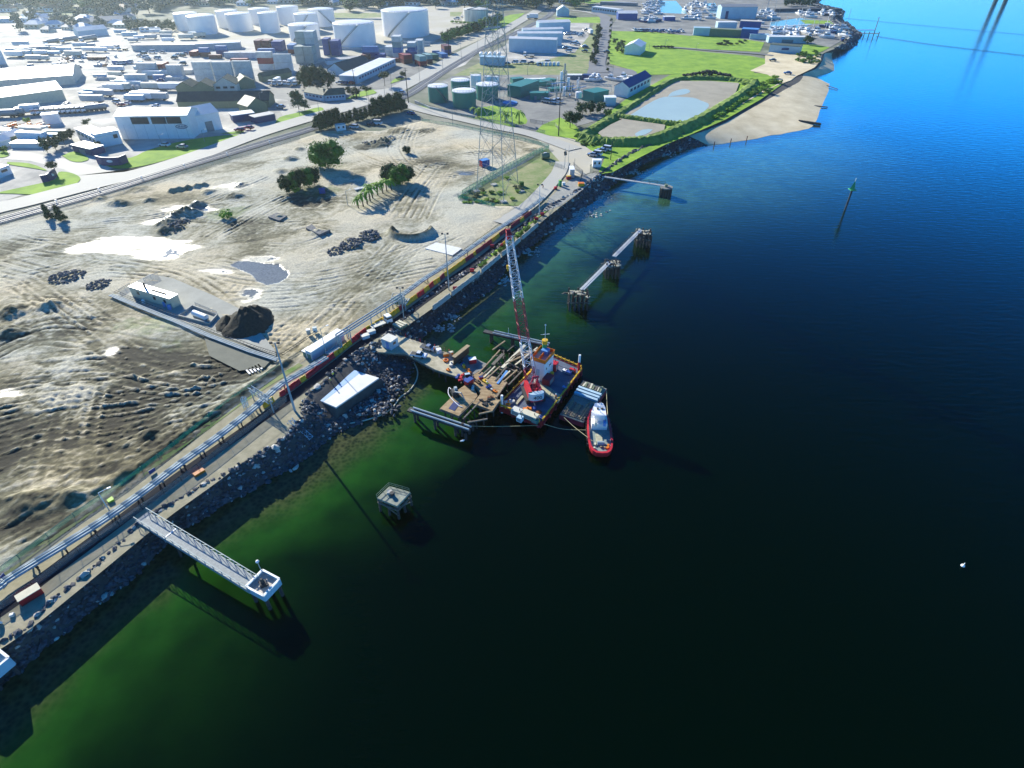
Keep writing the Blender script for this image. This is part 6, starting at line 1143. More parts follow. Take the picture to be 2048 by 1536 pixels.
ob('roof_strip', boxon(c + u * L_ * .15, u, v, L_ * .35, .3, ZS + h + .15, ZS + h + .4), M['tan'], t)
for k, (px, py, s_, lab) in enumerate(((302, 600, .8, 'small blue drum in the shade of the pump house'), (331, 612, .9, 'blue filter tank in the shade of the pump house'), (340, 618, .9, 'blue pump in the shade at the right end of the pump house'), (288, 606, .7, 'white crate in the shade of the pump house'))):
 q = G(px, py, ZS); one('plant_tank', lab, 'tank', MB().cyl(q, q + Vector((0, 0, s_ * 1.2)), s_ * .55, n=12).dome(q + Vector((0, 0, s_ * 1.2)), s_ * .55, .25, n=12, k=3), M['skyblue' if k < 3 else 'white'], loc=q)
A_, B_ = G(390, 632, ZS), G(415, 642, ZS); t = thing('storage_vessel', 'white horizontal pressure vessel inside the small railed bund', 'tank', tuple(A_)); ob('vessel', MB().cyl(A_ + Vector((0, 0, 1.0)), B_ + Vector((0, 0, 1.0)), .75, n=14), M['white'], t); 
for q in (A_, B_): ob('saddle', MB().box(q + Vector((0, 0, .3)), (.5, 1, .6)), M['grey'], t)
t = thing('bund_wall', 'low pale kerb wall around the white pressure vessel', 'bund', tuple(G(358, 632, ZS))); m_ = MB(); BB = [G(358, 634, ZS), G(386, 614, ZS), G(436, 632, ZS), G(420, 650, ZS)]
for a, b in zip(BB, BB[1:] + BB[:1]): ob('kerb', MB().beam(a + Vector((0, 0, .3)), b + Vector((0, 0, .3)), .3, .7), M['concrete'], t)
fence('railing', 'thin railing behind the white pressure vessel', [(392, 612), (436, 630)], 1.1, FW, 'galv', 1.5, z=ZS); fence('railing', 'thin railing frame behind the pump house chimney', [(290, 566), (318, 553)], 1.4, FW, 'galv', 1.5, z=ZS); fence('railing', 'thin railing frame at the left end of the pump house', [(240, 586), (262, 573)], 1.1, FW, 'galv', 1.5, z=ZS)
P0 = W([(222, 590), (285, 616), (350, 642), (420, 672), (500, 702), (556, 720)], LAND + .8)
for k, (o_, r_) in enumerate(((-.5, .17), (-.05, .17), (.45, .14))): Q = offset(P0, o_, LAND + .9); one('plant_pipe', ('nearest', 'middle', 'farthest')[k] + ' of the three pale pipes running past the pump house to the floodlight mast', 'pipe', MB().tube(Q, r_, 7), M['pipe'], 'pipes past the pump house', loc=Q[0])
t = thing('cable_ladder', 'dark ladder shaped cable tray beside the pipes past the pump house', 'cable tray', tuple(P0[0])); Q1 = offset(P0, 1.0, LAND + 1.3); Q2 = offset(P0, 1.7, LAND + 1.3); ob('side_rail', MB().tube(Q1, .07, 4), M['dark'], t); ob('side_rail', MB().tube(Q2, .07, 4), M['dark'], t)
for k in range(60):
 s_ = k / 60 * (len(Q1) - 1); i = int(s_); f_ = s_ - i; ob('rung', MB().beam(Q1[i].lerp(Q1[i + 1], f_), Q2[i].lerp(Q2[i + 1], f_), .07), M['dark'], t)
P0 = W([(562, 715), (600, 690), (638, 664)], LAND + .8); t = thing('cable_ladder', 'dark ladder shaped cable tray running up from the floodlight mast to two cabinets', 'cable tray', tuple(P0[0])); Q1 = offset(P0, 0, LAND + 1.1); Q2 = offset(P0, .8, LAND + 1.1); ob('side_rail', MB().tube(Q1, .07, 4), M['dark'], t); ob('side_rail', MB().tube(Q2, .07, 4), M['dark'], t)
for k in range(16):
 s_ = k / 16 * 2; i = int(s_); f_ = s_ - i; ob('rung', MB().beam(Q1[i].lerp(Q1[i + 1], f_), Q2[i].lerp(Q2[i + 1], f_), .07), M['dark'], t)
crate('cabinet', 'pale cabinet at the end of the short cable tray, the left one', 'cabinet', 618, 668, (.9, .8, 1.3), 'galv', z=LAND + .6, lid='white'); crate('cabinet', 'grey blue cabinet at the end of the short cable tray, the right one', 'cabinet', 631, 664, (1.0, .8, 1.3), 'paleblue', z=LAND + .6, lid='galv')
for k in range(5): q = G(492 + k * 6, 739 - k * 2.5, LAND + .4); one('pipe_rack', 'short white pipe stub lying in the row at the corner of the old pad', 'pipe', MB().beam(q, G(500 + k * 6, 748 - k * 2.5, LAND + .4), .35, .2), M['white'], 'pipe stubs at the corner of the old pad')
# mounds as things of their own: rock piles, dark heap
def heap(name, label, cat, px, py, rx, h, mat, jag=.4, n=26, ry=None, z=None):
 mm = MPP(px, py); r = rx * mm; r2 = (ry or rx) * mm; q = G(px, py); z0 = LAND + .1; vs = []; fs = []; K_ = 9; sx = random.uniform(0, 99)
 for j in range(K_ + 1):
  f_ = j / K_
  for i in range(n):
   a = 6.2832 * i / n; nz_ = fbm(np.array([sx + math.cos(a) * 1.6 + f_ * 2]), np.array([math.sin(a) * 1.6 + f_]), 3)[0] - .5
   rr = (1 - f_) * (1 + nz_ * jag); z_ = h * (f_ ** .85) * (1 + (fbm(np.array([sx + math.cos(a) * (1 - f_) * 5]), np.array([math.sin(a) * (1 - f_) * 5]), 3)[0] - .5) * jag * (1.6 if j else 0)); vs.append((q.x + r * rr * math.cos(a), q.y + r2 * rr * math.sin(a), z0 + (z_ if j else 0)))
 for j in range(K_):
  for i in range(n): fs.append((j * n + i, j * n + (i + 1) % n, (j + 1) * n + (i + 1) % n, (j + 1) * n + i))
 m_ = MB(); m_.add(vs, fs); m_.f.append(tuple(K_ * n + i for i in range(n))); return one(name, label, cat, m_, M[mat], smooth=True, loc=(q.x, q.y, z0))
heap('soil_heap', 'largest dark soil heap beside the pump house slab', 'soil heap', 500, 648, 52, 5.2, 'soil', .5, 40, 60); heap('soil_heap', 'smaller dark soil lobe against the left foot of the largest dark heap', 'soil heap', 458, 650, 26, 2.4, 'soil', .5, 26, 40)
def rubble(label, cx, cy, rx, ry, n, s0, mat, z=.4):
 mb = MB(); mm = MPP(cx, cy); q0 = G(cx, cy)
 for _ in range(n):
  a = random.uniform(0, 6.28); f_ = random.random() ** .6; x = q0.x + math.cos(a) * f_ * rx * mm; y = q0.y + math.sin(a) * f_ * ry * mm; s_ = s0 * random.uniform(.5, 1.5); v_, F_ = rockverts(s_, rnd); mb.add(v_ + np.array([x, y, LAND + z + (1 - f_) * s0 * 2.6]), F_)
 o = one('rubble_pile', label, 'rubble pile', mb, M[mat], loc=tuple(q0)); return o
for a in (('blue grey rubble pile right of the dark scraps, the left of three in line', 670, 505, 16, 20, 60, .42, 'rubble'), ('blue grey rubble pile in the middle of the three in line', 703, 490, 22, 26, 90, .5, 'rubble'), ('blue grey rubble pile at the right end of the three in line', 738, 474, 22, 26, 90, .5, 'rubble'), ('blue grey rubble pile near the fine heaps at the left, the larger one', 135, 556, 34, 30, 120, .42, 'rubble'), ('blue grey rubble pile left of the pump house slab, the smaller one', 198, 572, 24, 24, 80, .36, 'rubble'), ('rubble pile in the far part of the dirt site below the parked cars', 752, 290, 30, 20, 90, .5, 'rubble'), ('pale rubble stack behind the far rubble pile', 780, 278, 12, 12, 40, .4, 'rocklight'), ('broken concrete heap on the left of the dirt site by the puddles', 350, 455, 26, 40, 90, .45, 'rubble'), ('long black rock heap on the field above the larger pond', 1415, 152, 50, 9, 110, 1.1, 'pile'), ('low broken concrete heap at the edge of the dark pit', 818, 478, 34, 6, 50, .35, 'rocklight')): rubble(*a)
t = thing('pit_wall', 'black curved retaining wall of the crescent pit beside the haul road', 'wall', tuple(G(823, 470))); pw = catmull(W([(788, 468), (800, 475), (825, 477), (846, 471), (860, 462)], LAND), 4); m_ = MB()
for a, b in zip(pw, pw[1:]): m_.beam(a + Vector((0, 0, .6)), b + Vector((0, 0, .6)), .3, 1.3)
ob('wall', m_, M['black'], t)
one('foundation_block', 'low dark broken foundation in the middle of the dirt site, the left one', 'foundation', MB().prism(W([(537, 438), (555, 430), (575, 436), (560, 446)]), LAND, LAND + .9), M['rubble']); one('foundation_block', 'dark wedge shaped broken foundation right of the other one', 'foundation', MB().prism(W([(613, 462), (625, 455), (640, 468), (662, 466), (640, 476)]), LAND, LAND + 1.2), M['rubble'])
one('pale_slab', 'thin white slab lying flat on the dirt beside the pipes', 'slab', MB().prism(W([(850, 499), (872, 487), (924, 499), (905, 513)]), LAND + .1, LAND + .42), M['slab'])
# blue red container, mini cabin, cars in the dirt site
def cabin(name, label, cat, px, py, w_, d_, h, ang, wall, roof, end=None, z=LAND + .2, win=True):
 q = G(px, py, z); u = Vector((math.cos(R(ang)), math.sin(R(ang)), 0)); v = Vector((-u.y, u.x, 0)); c = q; t = thing(name, label, cat, (q.x, q.y, z)); ob('wall', boxon(c, u, v, w_, d_, z, z + h), M[wall], t); ob('roof', boxon(c, u, v, w_ + .15, d_ + .15, z + h, z + h + .12), M[roof], t)
 if end: ob('door', boxon(c - u * (w_ / 2 + .02), u, v, .04, d_ * .9, z + .1, z + h - .1), M[end], t)
 if win:
  for k in (-.25, .25): ob('window', boxon(c + u * w_ * k - v * (d_ / 2 + .02), u, v, w_ * .2, .04, z + h * .45, z + h * .8), M['glass'], t)
 return t
cabin('shipping_container', 'blue container with a red end standing alone in front of the tall pylon', 'container', 969, 332, 3.6, 2.6, 2.6, 35, 'blue', 'skyblue', 'red', win=False)
cabin('guard_hut', 'small white hut under the dark tree row', 'hut', 682, 260, 4.6, 3, 2.6, 25, 'white', 'offwhite'); put(PV['white'], 708, 256, 70, 'small white car beside the white hut under the dark trees', 'car', z=LAND + .15, sc=1.0); put(PV['white'], 753, 249, 80, 'large white car under the dark tree row', 'car', z=LAND + .15, sc=1.25); put(PC['dark'], 742, 250, 80, 'dark car behind the large white one under the tree row', 'car', z=LAND + .15); put(PC['blue'], 822, 228, 60, 'blue car at the right end of the dark tree row', 'car', z=LAND + .15)
crate('blue_bin', 'bright blue bin in the shade below the left clump of trees', 'bin', 645, 386, (2.2, 1.6, 1.6), 'blue', z=LAND + .4); crate('blue_sheeting', 'pale sheet crumpled in the shade below the large green tree', 'sheet', 718, 378, (3.4, 1.8, .3), 'lightgrey', z=LAND + .5, rz=.6)
# site gate
cabin('site_hut', 'tall grey site hut on the lane just inside the gate', 'hut', 1143, 352, 1.8, 4.4, 3.2, 0, 'lightgrey', 'white', win=False); cabin('site_hut', 'white cabin with one window at the shore end of the far jetty', 'hut', 1193, 333, 3.6, 2.4, 2.8, 0, 'white', 'white')
t = thing('skip_bin', 'orange and yellow skip bin on the gravel inside the gate', 'skip', tuple(G(1162, 372))); q = G(1162, 372); ob('body', MB().box(q + Vector((0, 0, .5)), (2.1, 1.7, 1.0), taper=1.15), M['yellow'], t); ob('rim', MB().box(q + Vector((0, 0, 1.15)), (2.2, 1.8, .3)), M['orange'], t)
crate('stacked_drums', 'red and yellow stacked goods beside the tall grey site hut', 'goods', 1137, 358, (1.8, 1.2, 1.2), 'maroon', z=LAND + .1, lid='yellow'); crate('green_bin', 'green portable toilet with lime roof on the lane inside the gate', 'toilet', 1120, 372, (1.0, 1.0, 2.2), 'green', z=LAND + .1, lid='lime'); crate('white_bag', 'white box beside the green portable toilet', 'box', 1127, 370, (1.2, .9, 1), 'white', z=LAND + .1); crate('red_box', 'pale red box left of the green portable toilet', 'box', 1111, 378, (1.1, .8, .8), 'red', z=LAND + .1)
q = G(1090, 318); t = thing('tank_trailer', 'olive tank trailer at the corner of the pylon enclosure', 'tank trailer', tuple(q)); ob('tank', MB().cyl(q + Vector((-1.7, -.6, 1.4)), q + Vector((1.7, .6, 1.4)), 1.2, n=14), M['wallgreen'], t); ob('hatch', MB().box(q + Vector((0, 0, 2.6)), (1.2, .5, .3), .3), M['white'], t)
for sg in (-1, 1): ob('wheel', MB().cyl(q + Vector((-.8, sg * 1.1 - .1, .4)), q + Vector((-.8, sg * 1.1 + .1, .4)), .4, n=10), M['tyre'], t)
for k, (px, py, c_) in enumerate(((1185, 312, 'silver'), (1193, 310, 'white'), (1203, 303, 'silver'), (1212, 300, 'white'))): put((PV if k % 2 else PC)[c_], px, py, 60, ('nearest silver', 'second, white', 'third, silver', 'farthest white')[k] + ' car of the row parked on the pale dirt by the shore', 'car', 'cars parked on the pale dirt by the shore', z=LAND + .2, sc=1.1)
t = pole('sign_post', 'dark panelled sign post beside the site gate', 'sign', 1129, 338, 42, .1, 'galv'); q = G(1129, 338); ob('sign_panel', MB().beam(q + Vector((-.5, 0, 6.2)), q + Vector((.6, 0, 6.4)), .1, 1.6), M['dark'], t)
pole('lamp_post', 'thin grey post behind the site gate sign', 'post', 1136, 335, 45, .07, 'galv'); pole('steel_post', 'tall dark post beside the tall grey hut', 'post', 1148, 345, 28, .1, 'grey'); pole('steel_post', 'dark pole with a small board beside the parked cars by the shore', 'post', 1221, 320, 38, .14, 'dark')
# big pylon
F4 = [G(953, 384), G(1007, 405), G(1036, 366), G(985, 348)]; c = sum(F4, Vector()) / 4; Hp = 84.0
py_ = thing('transmission_pylon', 'very tall grey lattice transmission pylon rising out of the top of the picture', 'pylon', tuple(c))
def leg(k, z):
 f_ = (z - LAND) / (Hp - LAND); s_ = (1 - f_) ** 1.15 * .86 + .14; return c.lerp(F4[k], s_) * 1 + Vector((0, 0, z - LAND))
lv = [LAND, 15, 25, 34, 42, 49, 55, 61, 66, 71, 76, 80, 84]
K('pylon', (.3, .34, .33), .6, .3, var=.15)
for k in range(4):
 m_ = MB(); 
 for z0, z1 in zip(lv, lv[1:]): m_.beam(leg(k, z0), leg(k, z1), .2 - .009 * lv.index(z0))
 ob('leg', m_, M['pylon'], py_); m_ = MB(); j = (k + 1) % 4
 for z0, z1 in zip(lv, lv[1:]):
  a, b, c_2, d_2 = leg(k, z0), leg(j, z0), leg(k, z1), leg(j, z1); w_ = .085; m_.beam(a, d_2, w_); m_.beam(b, c_2, w_); m_.beam(c_2, d_2, w_)
  mid1, mid2, mx_ = a.lerp(c_2, .5), b.lerp(d_2, .5), (a.lerp(d_2, .5)); m_.beam(mid1, mx_, .055); m_.beam(mid2, mx_, .055)
  for p0, p1 in ((a, mx_), (b, mx_)): m_.beam((a if p0 is a else b).lerp(c_2 if p0 is a else d_2, .25), p0.lerp(p1, .5), .05)
 ob('side_bracing', m_, M['pylon'], py_)
for z_ in (62, 72, 81):
 for sg in (-1, 1): cc_ = c + Vector((0, 0, z_ - LAND)); tp = cc_ + Vector((sg * 9, 2 * sg, .6)); ob('crossarm', MB().beam(cc_ + Vector((sg * 1.2, 0, 0)), tp, .2).beam(cc_ + Vector((sg * 1.2, 0, 2)), tp, .2), M['pylon'], py_)
for k, q in enumerate((G(953, 384), G(1007, 405), G(1042, 384), G(988, 371))): one('pylon_footing', ('left', 'nearest', 'right', 'back')[k] + ' of the four pale concrete pads at the foot of the tall pylon', 'footing', MB().box(q + Vector((0, 0, .3)), (2.2, 2.0, .6), .5), M['concrete'], 'pylon footings')
crate('green_cabinet', 'dark green box in the pylon enclosure', 'cabinet', 1043, 372, (1.6, 1.2, 1.6), 'grassdark', z=LAND + .1, lid='grassdark')
# storage tanks
def tank(name, label, x0, x1, top, base, mat, roof, stair=0, z=LAND, rust=False):
 """tank seen between pixel columns x0..x1, roof rim centre line at top, foot at base"""
 cx = (x0 + x1) / 2; q = G(cx, base, z); mm = MPP(cx, base, z); r = (x1 - x0) / 2 * mm; d = Vector((q.x, q.y, 0)).normalized(); c = q + d * r * .98
 b = G(cx, base, z); h = HT(cx, base, base - top - (x1 - x0) * .5 * .12, z); t = thing(name, label, 'storage tank', (c.x, c.y, z), group=None)
 ob('shell', MB().cyl((c.x, c.y, z), (c.x, c.y, z + h), r, n=40, caps=False), M[mat], t, smooth=True); ob('roof', MB().dome((c.x, c.y, z + h), r * 1.005, r * .09, n=40, k=4), M[roof], t)
 ob('rim', MB().cyl((c.x, c.y, z + h - .25), (c.x, c.y, z + h + .12), r * 1.012, n=40), M[roof], t)
 ob('rail', railing([(c.x + r * math.cos(a), c.y + r * math.sin(a), z + h) for a in np.linspace(0, 6.28, 25)], 1.1, 9, .06, (1,)), M['galv'], t)
 if stair:
  m_ = MB(); n = 26; a0 = math.atan2(-d.y, -d.x) + stair * .9; P = []
  for k in range(n + 1): a = a0 - stair * 1.1 * k / n; P.append(Vector((c.x + (r + .45) * math.cos(a), c.y + (r + .45) * math.sin(a), z + h * k / n)))
  for a, b2 in zip(P, P[1:]): m_.beam(a, b2, .9, .25)
  m2 = MB()
  for a, b2 in zip(P, P[1:]): m2.beam(a + Vector((0, 0, 1)), b2 + Vector((0, 0, 1)), .9, .08)
  ob('stair', m_, M['grey'], t); ob('handrail', m2, M['galv'], t)
 return t
for a in (('white tank at the far left of the tank farm, behind its neighbour', 357, 402, 26, 62, 0), ('white tank in front at the left end of the tank farm', 384, 437, 31, 70, 0), ('second pair of white tanks from the left, the rear one', 440, 482, 21, 57, 0), ('second pair of white tanks from the left, the front one', 460, 508, 27, 64, 0),
  ('far white tank behind the narrow one, left of the middle', 504, 545, 17, 50, 0), ('narrow white tank in front, left of the middle', 524, 562, 25, 67, 0), ('tall white tank at the back of the tank farm middle', 560, 602, 13, 50, 0), ('white tank partly hidden behind the short wide one', 594, 640, 27, 64, -1), ('white tank with a stair, rear right of the short wide one', 622, 672, 18, 54, 1),
  ('short white tank just above the tall container stacks', 583, 642, 49, 84, -1), ('wide white tank with a diagonal stair, above the blue containers', 672, 754, 46, 95, -1), ('largest white tank of all, with a diagonal stair', 767, 861, 20, 76, -1)):
 tank('storage_tank', *a[:5], 'tank', 'roofwhite', a[5])
for a in (('rust streaked white tank alone at the right of the tank farm', 927, 977, 18, 47, 'tankold', 'tankold'), ('green tank with a dark diagonal stair, leftmost of the green ones', 858, 898, 173, 207, 'tankgreen', 'tank'), ('green tank at the back of the green group', 903, 941, 161, 189, 'tankgreen', 'tank'), ('green tank closest to the road in front of the group', 906, 953, 183, 219, 'tankgreen', 'tank'), ('green tank at the right of the green group, behind the pylon', 953, 997, 170, 203, 'tankgreen', 'tank'),
  ('tall slim white tank behind the green tanks', 941, 963, 151, 177, 'tank', 'tank'), ('slim white tank behind the pylon beside the green tanks', 968, 984, 153, 174, 'tank', 'tank'), ('slim white tank right of the pylon beside the green tanks', 984, 998, 154, 174, 'tank', 'tank')):
 tank('storage_tank', *a, stair=1 if 'leftmost' in a[0] else 0)
# bund walls
def wall(name, label, pts, h, w_, mat, cat='wall'):
 P = W(pts); m_ = MB()
 for a, b in zip(P, P[1:]): m_.beam(a + Vector((0, 0, h / 2)), b + Vector((0, 0, h / 2)), w_, h)
 return one(name, label, cat, m_, M[mat], loc=P[0])
wall('bund_wall', 'long pale bund wall running right of the largest white tank', [(768, 86), (860, 88), (930, 64), (1000, 56)], 1.8, .5, 'lightgrey'); wall('bund_wall', 'pale bund wall below the wide white tank', [(590, 95), (672, 100), (760, 100), (860, 92)], 1.4, .5, 'lightgrey'); wall('bund_wall', 'low wall along the edge of the far grass behind the tanks', [(660, 38), (765, 40)], 1.2, .4, 'lightgrey'); wall('bund_wall', 'curved pale kerb wall in front of the green tanks', [(830, 205), (860, 218), (905, 228), (950, 236)], 1.2, .4, 'lightgrey')
wall('sign_wall', 'curved navy blue sign wall with a white oval on the grass by the junction', [(197, 328), (208, 331), (225, 332), (243, 331), (257, 325)], HT(225, 332, 17), .5, 'deepblue', 'sign wall') ; wall('sign_wall', 'smaller navy blue sign wall under the round dark tree on the grass tongue', [(86, 366), (98, 364), (108, 358), (114, 350)], HT(100, 362, 15), .5, 'deepblue', 'sign wall')
# ovals / marks on the sign walls (children of the walls)
def ovalmark(parent, loc, face, a, b, mat, ring=None):
 z_ = Vector(face).normalized(); x_ = Vector((0, 0, 1)).cross(z_).normalized(); m_ = MB(); n = 20
 m_.add([Vector(loc) + x_ * (a * math.cos(6.2832 * k / n)) + Vector((0, 0, b * math.sin(6.2832 * k / n))) + z_ * .03 for k in range(n)], [tuple(range(n))])
 if ring: m_ = MB(); m_.v = []; \
  [m_.cyl(Vector(loc) + x_ * (a * math.cos(6.2832 * k / n)) + Vector((0, 0, b * math.sin(6.2832 * k / n))), Vector(loc) + x_ * (a * math.cos(6.2832 * (k + 1) / n)) + Vector((0, 0, b * math.sin(6.2832 * (k + 1) / n))), ring, n=4) for k in range(n)]
 return ob('emblem', m_, M[mat], parent)
sw = [o for o in bpy.data.objects if o.name.startswith('sign_wall')]
q = G(224, 332); ovalmark(sw[0], q + Vector((0, -.35, HT(225, 332, 10))), (0, -1, 0), 1.3, .55, 'white'); q = G(108, 358); ovalmark(sw[1], q + Vector((.3, -.4, HT(100, 362, 9))), (.5, -.8, 0), .7, .5, 'white')
# industrial buildings
def bldg(name, label, cat, a, b, dpt, hpx, wall_, roof_, kind='flat', rise=.18, ribs=0, win=0, door=0, wm='glass', ridge='long'):
 A_, B_ = G(*a), G(*b); u = (B_ - A_).normalized(); v = Vector((-u.y, u.x, 0)); c = (A_ + B_) / 2 + v * dpt / 2; L_ = (B_ - A_).length; mid = ((a[0] + b[0]) / 2, (a[1] + b[1]) / 2); h = HT(mid[0], mid[1], hpx)
 t = thing(name, label, cat, (c.x, c.y, LAND)); z0 = LAND; ro = dpt * rise if ridge == 'long' else L_ * rise
 m_ = boxon(c, u, v, L_, dpt, z0, z0 + h)
 if kind == 'gable':
  e = .3
  if ridge == 'long':       # ridge parallel to the near wall
   for s_ in (-1, 1): x_ = u * (s_ * L_ / 2); m_.add([c * 1 + x_ - v * dpt / 2 + Vector((0, 0, h)), c + x_ + v * dpt / 2 + Vector((0, 0, h)), c + x_ + Vector((0, 0, h + ro))], [(0, 1, 2)])
   r_ = MB(); P = []
   for s_ in (-1, 1): x_ = u * (s_ * (L_ / 2 + e)); P += [c + x_ - v * (dpt / 2 + e) + Vector((0, 0, h - .05)), c + x_ + Vector((0, 0, h + ro + .12)), c + x_ + v * (dpt / 2 + e) + Vector((0, 0, h - .05))]
  else:
   for s_ in (-1, 1): x_ = v * (s_ * dpt / 2); m_.add([c + x_ - u * L_ / 2 + Vector((0, 0, h)), c + x_ + u * L_ / 2 + Vector((0, 0, h)), c + x_ + Vector((0, 0, h + ro))], [(0, 1, 2)])
   r_ = MB(); P = []
   for s_ in (-1, 1): x_ = v * (s_ * (dpt / 2 + e)); P += [c + x_ - u * (L_ / 2 + e) + Vector((0, 0, h - .05)), c + x_ + Vector((0, 0, h + ro + .12)), c + x_ + u * (L_ / 2 + e) + Vector((0, 0, h - .05))]
  P2 = [p + Vector((0, 0, .22)) for p in P]; r_.add(P + P2, [(0, 1, 4, 3), (1, 2, 5, 4), (6, 9, 10, 7), (7, 10, 11, 8), (0, 3, 9, 6), (2, 8, 11, 5), (0, 6, 7, 1), (1, 7, 8, 2), (3, 4, 10, 9), (4, 5, 11, 10)])
 else: r_ = boxon(c, u, v, L_ + .4, dpt + .4, z0 + h, z0 + h + .3)
 ob('wall', m_, M[wall_], t); rf = ob('roof', r_, M[roof_], t)
 for k in range(win):
  x_ = ((k + .5) / win - .5) * L_ * .92; ob('window', boxon(c + u * x_ - v * (dpt / 2 + .03), u, v, L_ * .55 / win, .06, z0 + h * .5, z0 + h * .78), M[wm], t)
 for k in range(door):
  x_ = ((k + .5) / door - .5) * L_ * .8; ob('door', boxon(c + u * x_ - v * (dpt / 2 + .03), u, v, L_ * .3 / door, .06, z0 + .05, z0 + h * .6), M['grey'], t)
 if ribs:
  for k in range(ribs):
   x_ = ((k + .5) / ribs - .5) * L_
   if kind == 'flat': sub('roof_rib', boxon(c + u * x_, u, v, .5, dpt * .96, z0 + h + .3, z0 + h + .36), M['lightgrey'], rf)
   elif ridge == 'long': sub('skylight', (lambda m2: m2.add([c + u * (x_ - .6) - v * dpt * .45 + Vector((0, 0, h + ro * .1 + .3)), c + u * (x_ + .6) - v * dpt * .45 + Vector((0, 0, h + ro * .1 + .3)), c + u * (x_ + .6) - v * dpt * .05 + Vector((0, 0, h + ro * .9 + .32)), c + u * (x_ - .6) - v * dpt * .05 + Vector((0, 0, h + ro * .9 + .32))], [(0, 1, 2, 3)]))(MB()), M['lightgrey'], rf)
 return t, c, u, v, L_, h
# the big white warehouse with the emblem
t, c, u, v, L_, h = bldg('warehouse', 'large white warehouse with a dark window band and an oval emblem', 'warehouse', (246, 279), (388, 277), 13, 46, 'white', 'roofwhite', 'gable', .14, ribs=6)
for k, x_ in enumerate((-.17, .09, .3)): ob('window', boxon(c + u * L_ * x_ - v * 6.54, u, v, L_ * (.24 if k == 0 else .2), .1, LAND + h * .66, LAND + h * .95), M['dark'], t)
for k in range(7): ob('wall_joint', boxon(c + u * L_ * (k / 7 - .42) - v * 6.53, u, v, .12, .06, LAND, LAND + h * .64), M['lightgrey'], t)
q = c + u * L_ * .38 - v * 6.6; ovalmark(t, (q.x, q.y, LAND + h * .53), -v, 2.6, .85, 'deepblue', ring=.13)
for k in range(9): ob('emblem_stroke', boxon(q + u * (k * .42 - 1.7), u, v, .2, .05, LAND + h * .49, LAND + h * (.54 + .02 * (k % 3))), M['deepblue'], t)
t, c2b, u2, v2, L2, h2 = bldg('warehouse', 'white gabled annex joined to the right end of the emblem warehouse', 'warehouse', (398, 268), (446, 258), 14, 34, 'white', 'roofwhite', 'gable', .2, door=1)
t, *_ = bldg('office_building', 'two storey white office block with two rows of windows left of the emblem warehouse', 'office', (200, 296), (246, 287), 8, 26, 'white', 'roofwhite', 'flat', win=3, wm='dark'); bldg('office_wing', 'lower white office wing with green tinted windows reaching left', 'office', (158, 277), (199, 297), 7, 20, 'white', 'roofwhite', 'flat', win=5, wm='teal')
bldg('garage', 'navy garage with a pale flat roof below the white office block', 'garage', (148, 303), (186, 312), 6, 13, 'deepblue', 'roofwhite', 'flat', door=1)
bldg('big_shed', 'huge white roofed shed with cream walls at the left edge, front one', 'shed', (-90, 232), (133, 200), 22, 22, 'cream', 'roofwhite', 'gable', .12, ribs=0); bldg('big_shed', 'huge white roofed shed at the left edge, the taller rear one', 'shed', (-90, 186), (152, 168), 34, 18, 'offwhite', 'roofwhite', 'gable', .10)
bldg('long_store', 'long dark roofed store with small skylights behind the emblem warehouse', 'store', (358, 218), (540, 215), 12, 14, 'wallgreen', 'roofdark', 'gable', .3, ribs=9); bldg('store_annex', 'olive end shed at the right of the long dark roofed store', 'shed', (500, 232), (537, 224), 10, 18, 'wallgreen', 'roofdark', 'gable', .3, ridge='x')
for k, (a, b, hp, lab) in enumerate((((355, 186), (388, 186), 11, 'small green gabled workshop, leftmost of the row in front of the white stacks'), ((388, 188), (428, 187), 12, 'small green gabled workshop, second of the row in front of the white stacks'), ((430, 185), (476, 184), 15, 'larger green roofed house with three dark windows before the white stacks'), ((478, 180), (512, 176), 14, 'green roofed workshop at the right of the row, by the truck yard'))): bldg('workshop', lab, 'workshop', a, b, 11, hp, 'offwhite' if k == 2 else 'wallgreen', 'roofgreen', 'gable', .28, win=3 if k == 2 else 0, ridge='x', wm='dark')
bldg('workshop', 'narrow green gabled store beside the parked white trucks', 'workshop', (528, 165), (585, 155), 6, 11, 'wallgreen', 'roofgreen', 'gable', .3)
bldg('low_store', 'long low teal grey store with a pale roof, far left of the tank farm', 'store', (266, 102), (394, 101), 10, 11, 'lightgrey', 'skyblue' if False else 'roofgrey', 'flat', ribs=6); bldg('low_store', 'second long low store to the right of the teal grey one', 'store', (394, 101), (482, 97), 10, 12, 'lightgrey', 'roofwhite', 'flat'); bldg('site_office', 'small white cabin with windows above the long low store', 'office', (280, 64), (322, 63), 5, 8, 'white', 'roofwhite', 'flat', win=4)
bldg('factory', 'blue grey factory with a white roof in the upper left yard', 'factory', (160, 76), (218, 70), 12, 13, 'paleblue', 'roofwhite', 'gable', .2); bldg('factory', 'long factory roofed in white at the top left edge', 'factory', (-60, 47), (60, 44), 9, 8, 'paleblue', 'roofwhite', 'flat'); bldg('factory', 'grey roofed factory by the bushes at the top left', 'factory', (185, 54), (262, 50), 16, 10, 'grey', 'roofgrey', 'gable', .2); bldg('factory', 'pale shed cut by the left edge above the huge shed', 'shed', (-40, 135), (14, 128), 10, 26, 'paleblue', 'roofwhite', 'gable', .2)
bldg('white_office', 'long pale office with a row of arched windows and a white flat roof', 'office', (715, 168), (792, 131), 12, 14, 'wallblue', 'roofwhite', 'flat', win=14, wm='deepblue'); bldg('dark_store', 'dark roofed store joined behind the long arched window office', 'store', (690, 152), (745, 135), 14, 9, 'wallblue', 'roofdark', 'gable', .3); bldg('pale_store', 'pale flat store with chimneys above the dark roofed store', 'store', (655, 130), (730, 124), 9, 8, 'wallblue', 'roofgrey', 'flat', ribs=4)
